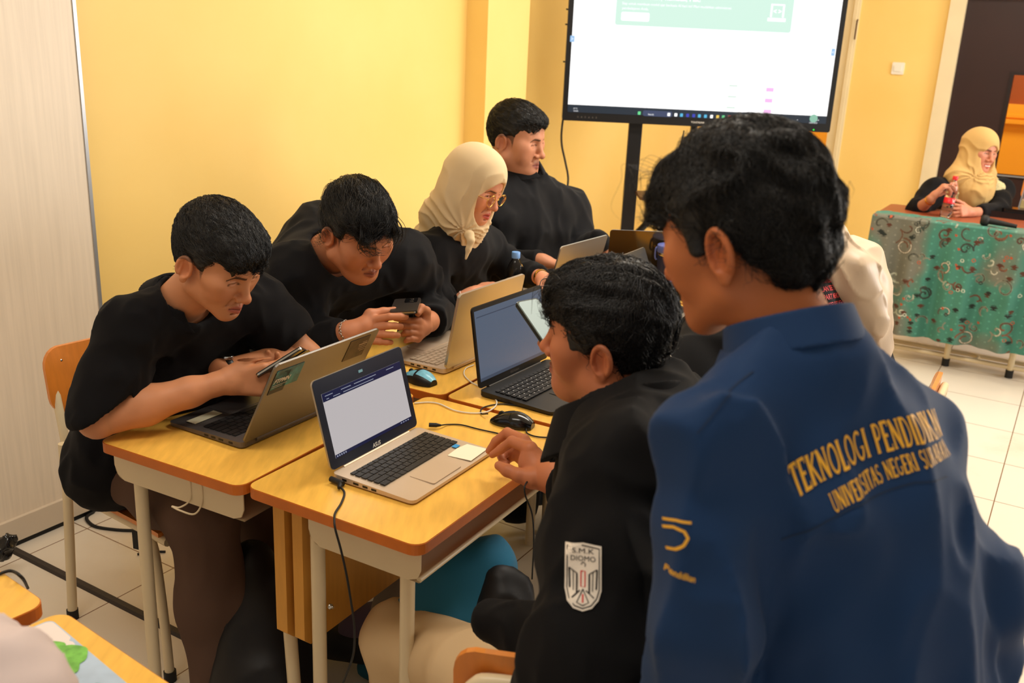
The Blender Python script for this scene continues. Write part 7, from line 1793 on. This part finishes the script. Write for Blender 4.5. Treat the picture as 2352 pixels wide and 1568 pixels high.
b.add([bc_ + bx_ * (.088 + y) + V3(math.sin((x + .002) / .031), -math.cos((x + .002) / .031), 0) * .0318 for x, y in v], f); b.build('label_lettering', 'print_white', bpy.data.objects['water_bottle.001'])
chair((TM['P'][0], TM['P'][1] + .05), V3(-.2, -1, 0), 'school chair under the woman in the mustard headscarf', 'school chairs', seat_z=.46, back_top=.82)
q_ = at(2352, 480, 6.0); chair((q_[0] + .08, q_[1]), V3(-.7, -.7, 0), 'empty school chair with an orange back at the right picture edge by the dark door', 'school chairs', seat_z=.52, back_top=1.03)

# ---------------- shoulder of a person in a lilac headscarf, bottom left
def woman_lilac():
    pose = pose_of(at(-190, 1760, 1.10), 150, 30, 0, .95); pose['p'][2] = max(pose['p'][2], 0.9)
    sh = at(-28, 1628, 1.05); N = pose['p'] * .5 + sh * .5 + V3(-.05, 0, 0)
    SL = sh; SR = sh + V3(-.30, -.08, 0); C = N + V3(-.03, -.04, -.2); Wc = C + V3(-.02, -.04, -.15); P = V3(Wc[0], Wc[1], .54)
    pose['p'] = N + V3(-.02, .02, .14)
    T = dict(SL=SL, SR=SR, C=C, W=Wc, P=P)
    EL, WLp = SL + V3(.0, -.02, -.22), SL + V3(-.05, .16, -.16); ER, WR = SR + V3(-.02, 0, -.24), SR + V3(.05, .2, -.18)
    HR, HL = P + V3(-.09, 0, 0), P + V3(.09, 0, 0); KR, KL = HR + V3(0, .38, 0), HL + V3(0, .38, 0)
    o, Fh = build_body('shoulder of a person in a pale lilac headscarf at the bottom left corner', pose, N, T, [[(SL, .045), (EL, .04), (WLp, .03)], [(SR, .045), (ER, .04), (WR, .03)]], [[(HR, .08), (KR, .05), (KR + V3(0, 0, -.44), .04)], [(HL, .08), (KL, .05), (KL + V3(0, 0, -.44), .04)]], (206, 146, 116), h=.005, eye_open=.5, male=False, ears=False)
    def ex(F):
        F.cone(to_head(N, pose), to_head(SL, pose), .10, .085, .06); F.cone(to_head(N, pose), to_head(SR, pose), .10, .085, .06); F.cone(to_head(SL, pose), to_head(SL * .5 + EL * .5, pose), .085, .09, .05); F.cone(to_head(C, pose), to_head(SL * .5 + EL * .5, pose), .12, .09, .05)
    headscarf(o, pose, N, 'hijab_lilac', extra=ex, h=.006, folds_=(.006,), nf=10)
    make_shirt('blouse', 'black_cloth', o, N, T, [[(SL, .06), (EL, .058), (WLp, .04)], [(SR, .06), (ER, .058), (WR, .04)]], g=.0, h=.011)
    trousers(o, P, [[(HL, .1), (KL, .08), (KL + V3(0, 0, -.42), .07)], [(HR, .1), (KR, .08), (KR + V3(0, 0, -.42), .07)]], 'black_cloth', h=.014)
woman_lilac()

# ================================================================== THINGS UNDER THE DESKS
def soft(name, prims, m, label, cat, fold=(.012, 9, (1, 1, .4)), h=.009, seed=1, floor=True, parts=None):
    pts = [p for a in prims for p in (a[0], a[1])]; r = max(max(a[2], a[3]) for a in prims); lo, hi = bounds(pts, r + .04); F = Field(lo, hi, h)
    for a in prims: F.cone(a[0], a[1], a[2], a[3], .05)
    F.folds(fold[0], fold[1], fold[2], seed)
    if floor: F.op(lambda X, Y, Z: Z - .006 + 0 * X + 0 * Y, lo, hi, .01, True)
    return tag(field_child(name, F, m, None), label, cat), F
bp_, F = soft('backpack', [(at(585, 1290, 2.38), at(600, 1400, 2.38), .05, .10), (at(600, 1400, 2.38), at(610, 1560, 2.36), .10, .13), (at(560, 1330, 2.40), at(545, 1520, 2.40), .03, .06)], mat('nylon_black', (20, 19, 21), .55, spec=.4), 'black backpack standing on the floor behind the first desk leg', 'backpack', seed=3)
MB().tube(spline([at(560, 1300, 2.34), at(530, 1360, 2.30), at(522, 1440, 2.28), at(535, 1520, 2.28)], 6), .009, 8).build('shoulder_strap', 'nylon_black', bp_)
soft('cloth_bag', [(at(1110, 1290, 2.1), at(1060, 1330, 2.1), .05, .07), (at(1060, 1330, 2.1), at(1020, 1420, 2.1), .07, .10), (at(1130, 1310, 2.1), at(1110, 1400, 2.1), .05, .08)], mat('cloth_teal', (22, 106, 142), .75, sheen=.1), 'blue-teal cloth bag hanging under the second-row desk beside the beige trousers', 'bag', seed=5, floor=False)
soft('bag', [(at(1150, 1330, 2.05), at(1140, 1410, 2.05), .035, .055), (at(1185, 1370, 2.05), at(1175, 1450, 2.05), .03, .05)], 'nylon_black', 'black bag slumped in front of the blue-teal cloth bag', 'bag', seed=7, floor=False)
soft('jacket_bundle', [(at(930, 1330, 2.5), at(915, 1480, 2.5), .06, .09), (at(960, 1310, 2.5), at(950, 1400, 2.5), .05, .08)], mat('cloth_grey', (128, 112, 96), .85), 'grey-brown garment hanging behind the wooden board under the desks', 'garment', seed=9, floor=False)
soft('bag', [(at(830, 1440, 2.6), at(890, 1430, 2.6), .06, .07)], mat('cloth_purple', (92, 74, 88), .8), 'purple-grey soft bag low on the floor between the desks', 'bag', seed=10)
soft('shoe', [(at(765, 1470, 2.6), at(835, 1490, 2.55), .05, .04)], 'black_rubber', 'black shoe on the tiles under the desks, behind the hanging power lead', 'shoe', seed=11, fold=(.002, 9, (1, 1, 1)))
soft('sandal', [(atz(850, 1530, .03), atz(905, 1560, .03), .035, .03)], mat('shoe_teal', (20, 92, 112), .6), 'teal soft shoe on the floor near the beige trousers', 'shoe', seed=12, fold=(.002, 9, (1, 1, 1)))
soft('plastic_bag', [(at(2, 1262, 2.92), at(22, 1240, 2.92), .030, .016)], 'black_gloss', 'scrunched black plastic bag at the foot of the partition, left picture edge', 'bag', seed=13, fold=(.010, 40, (1, 1, 1)), h=.004)
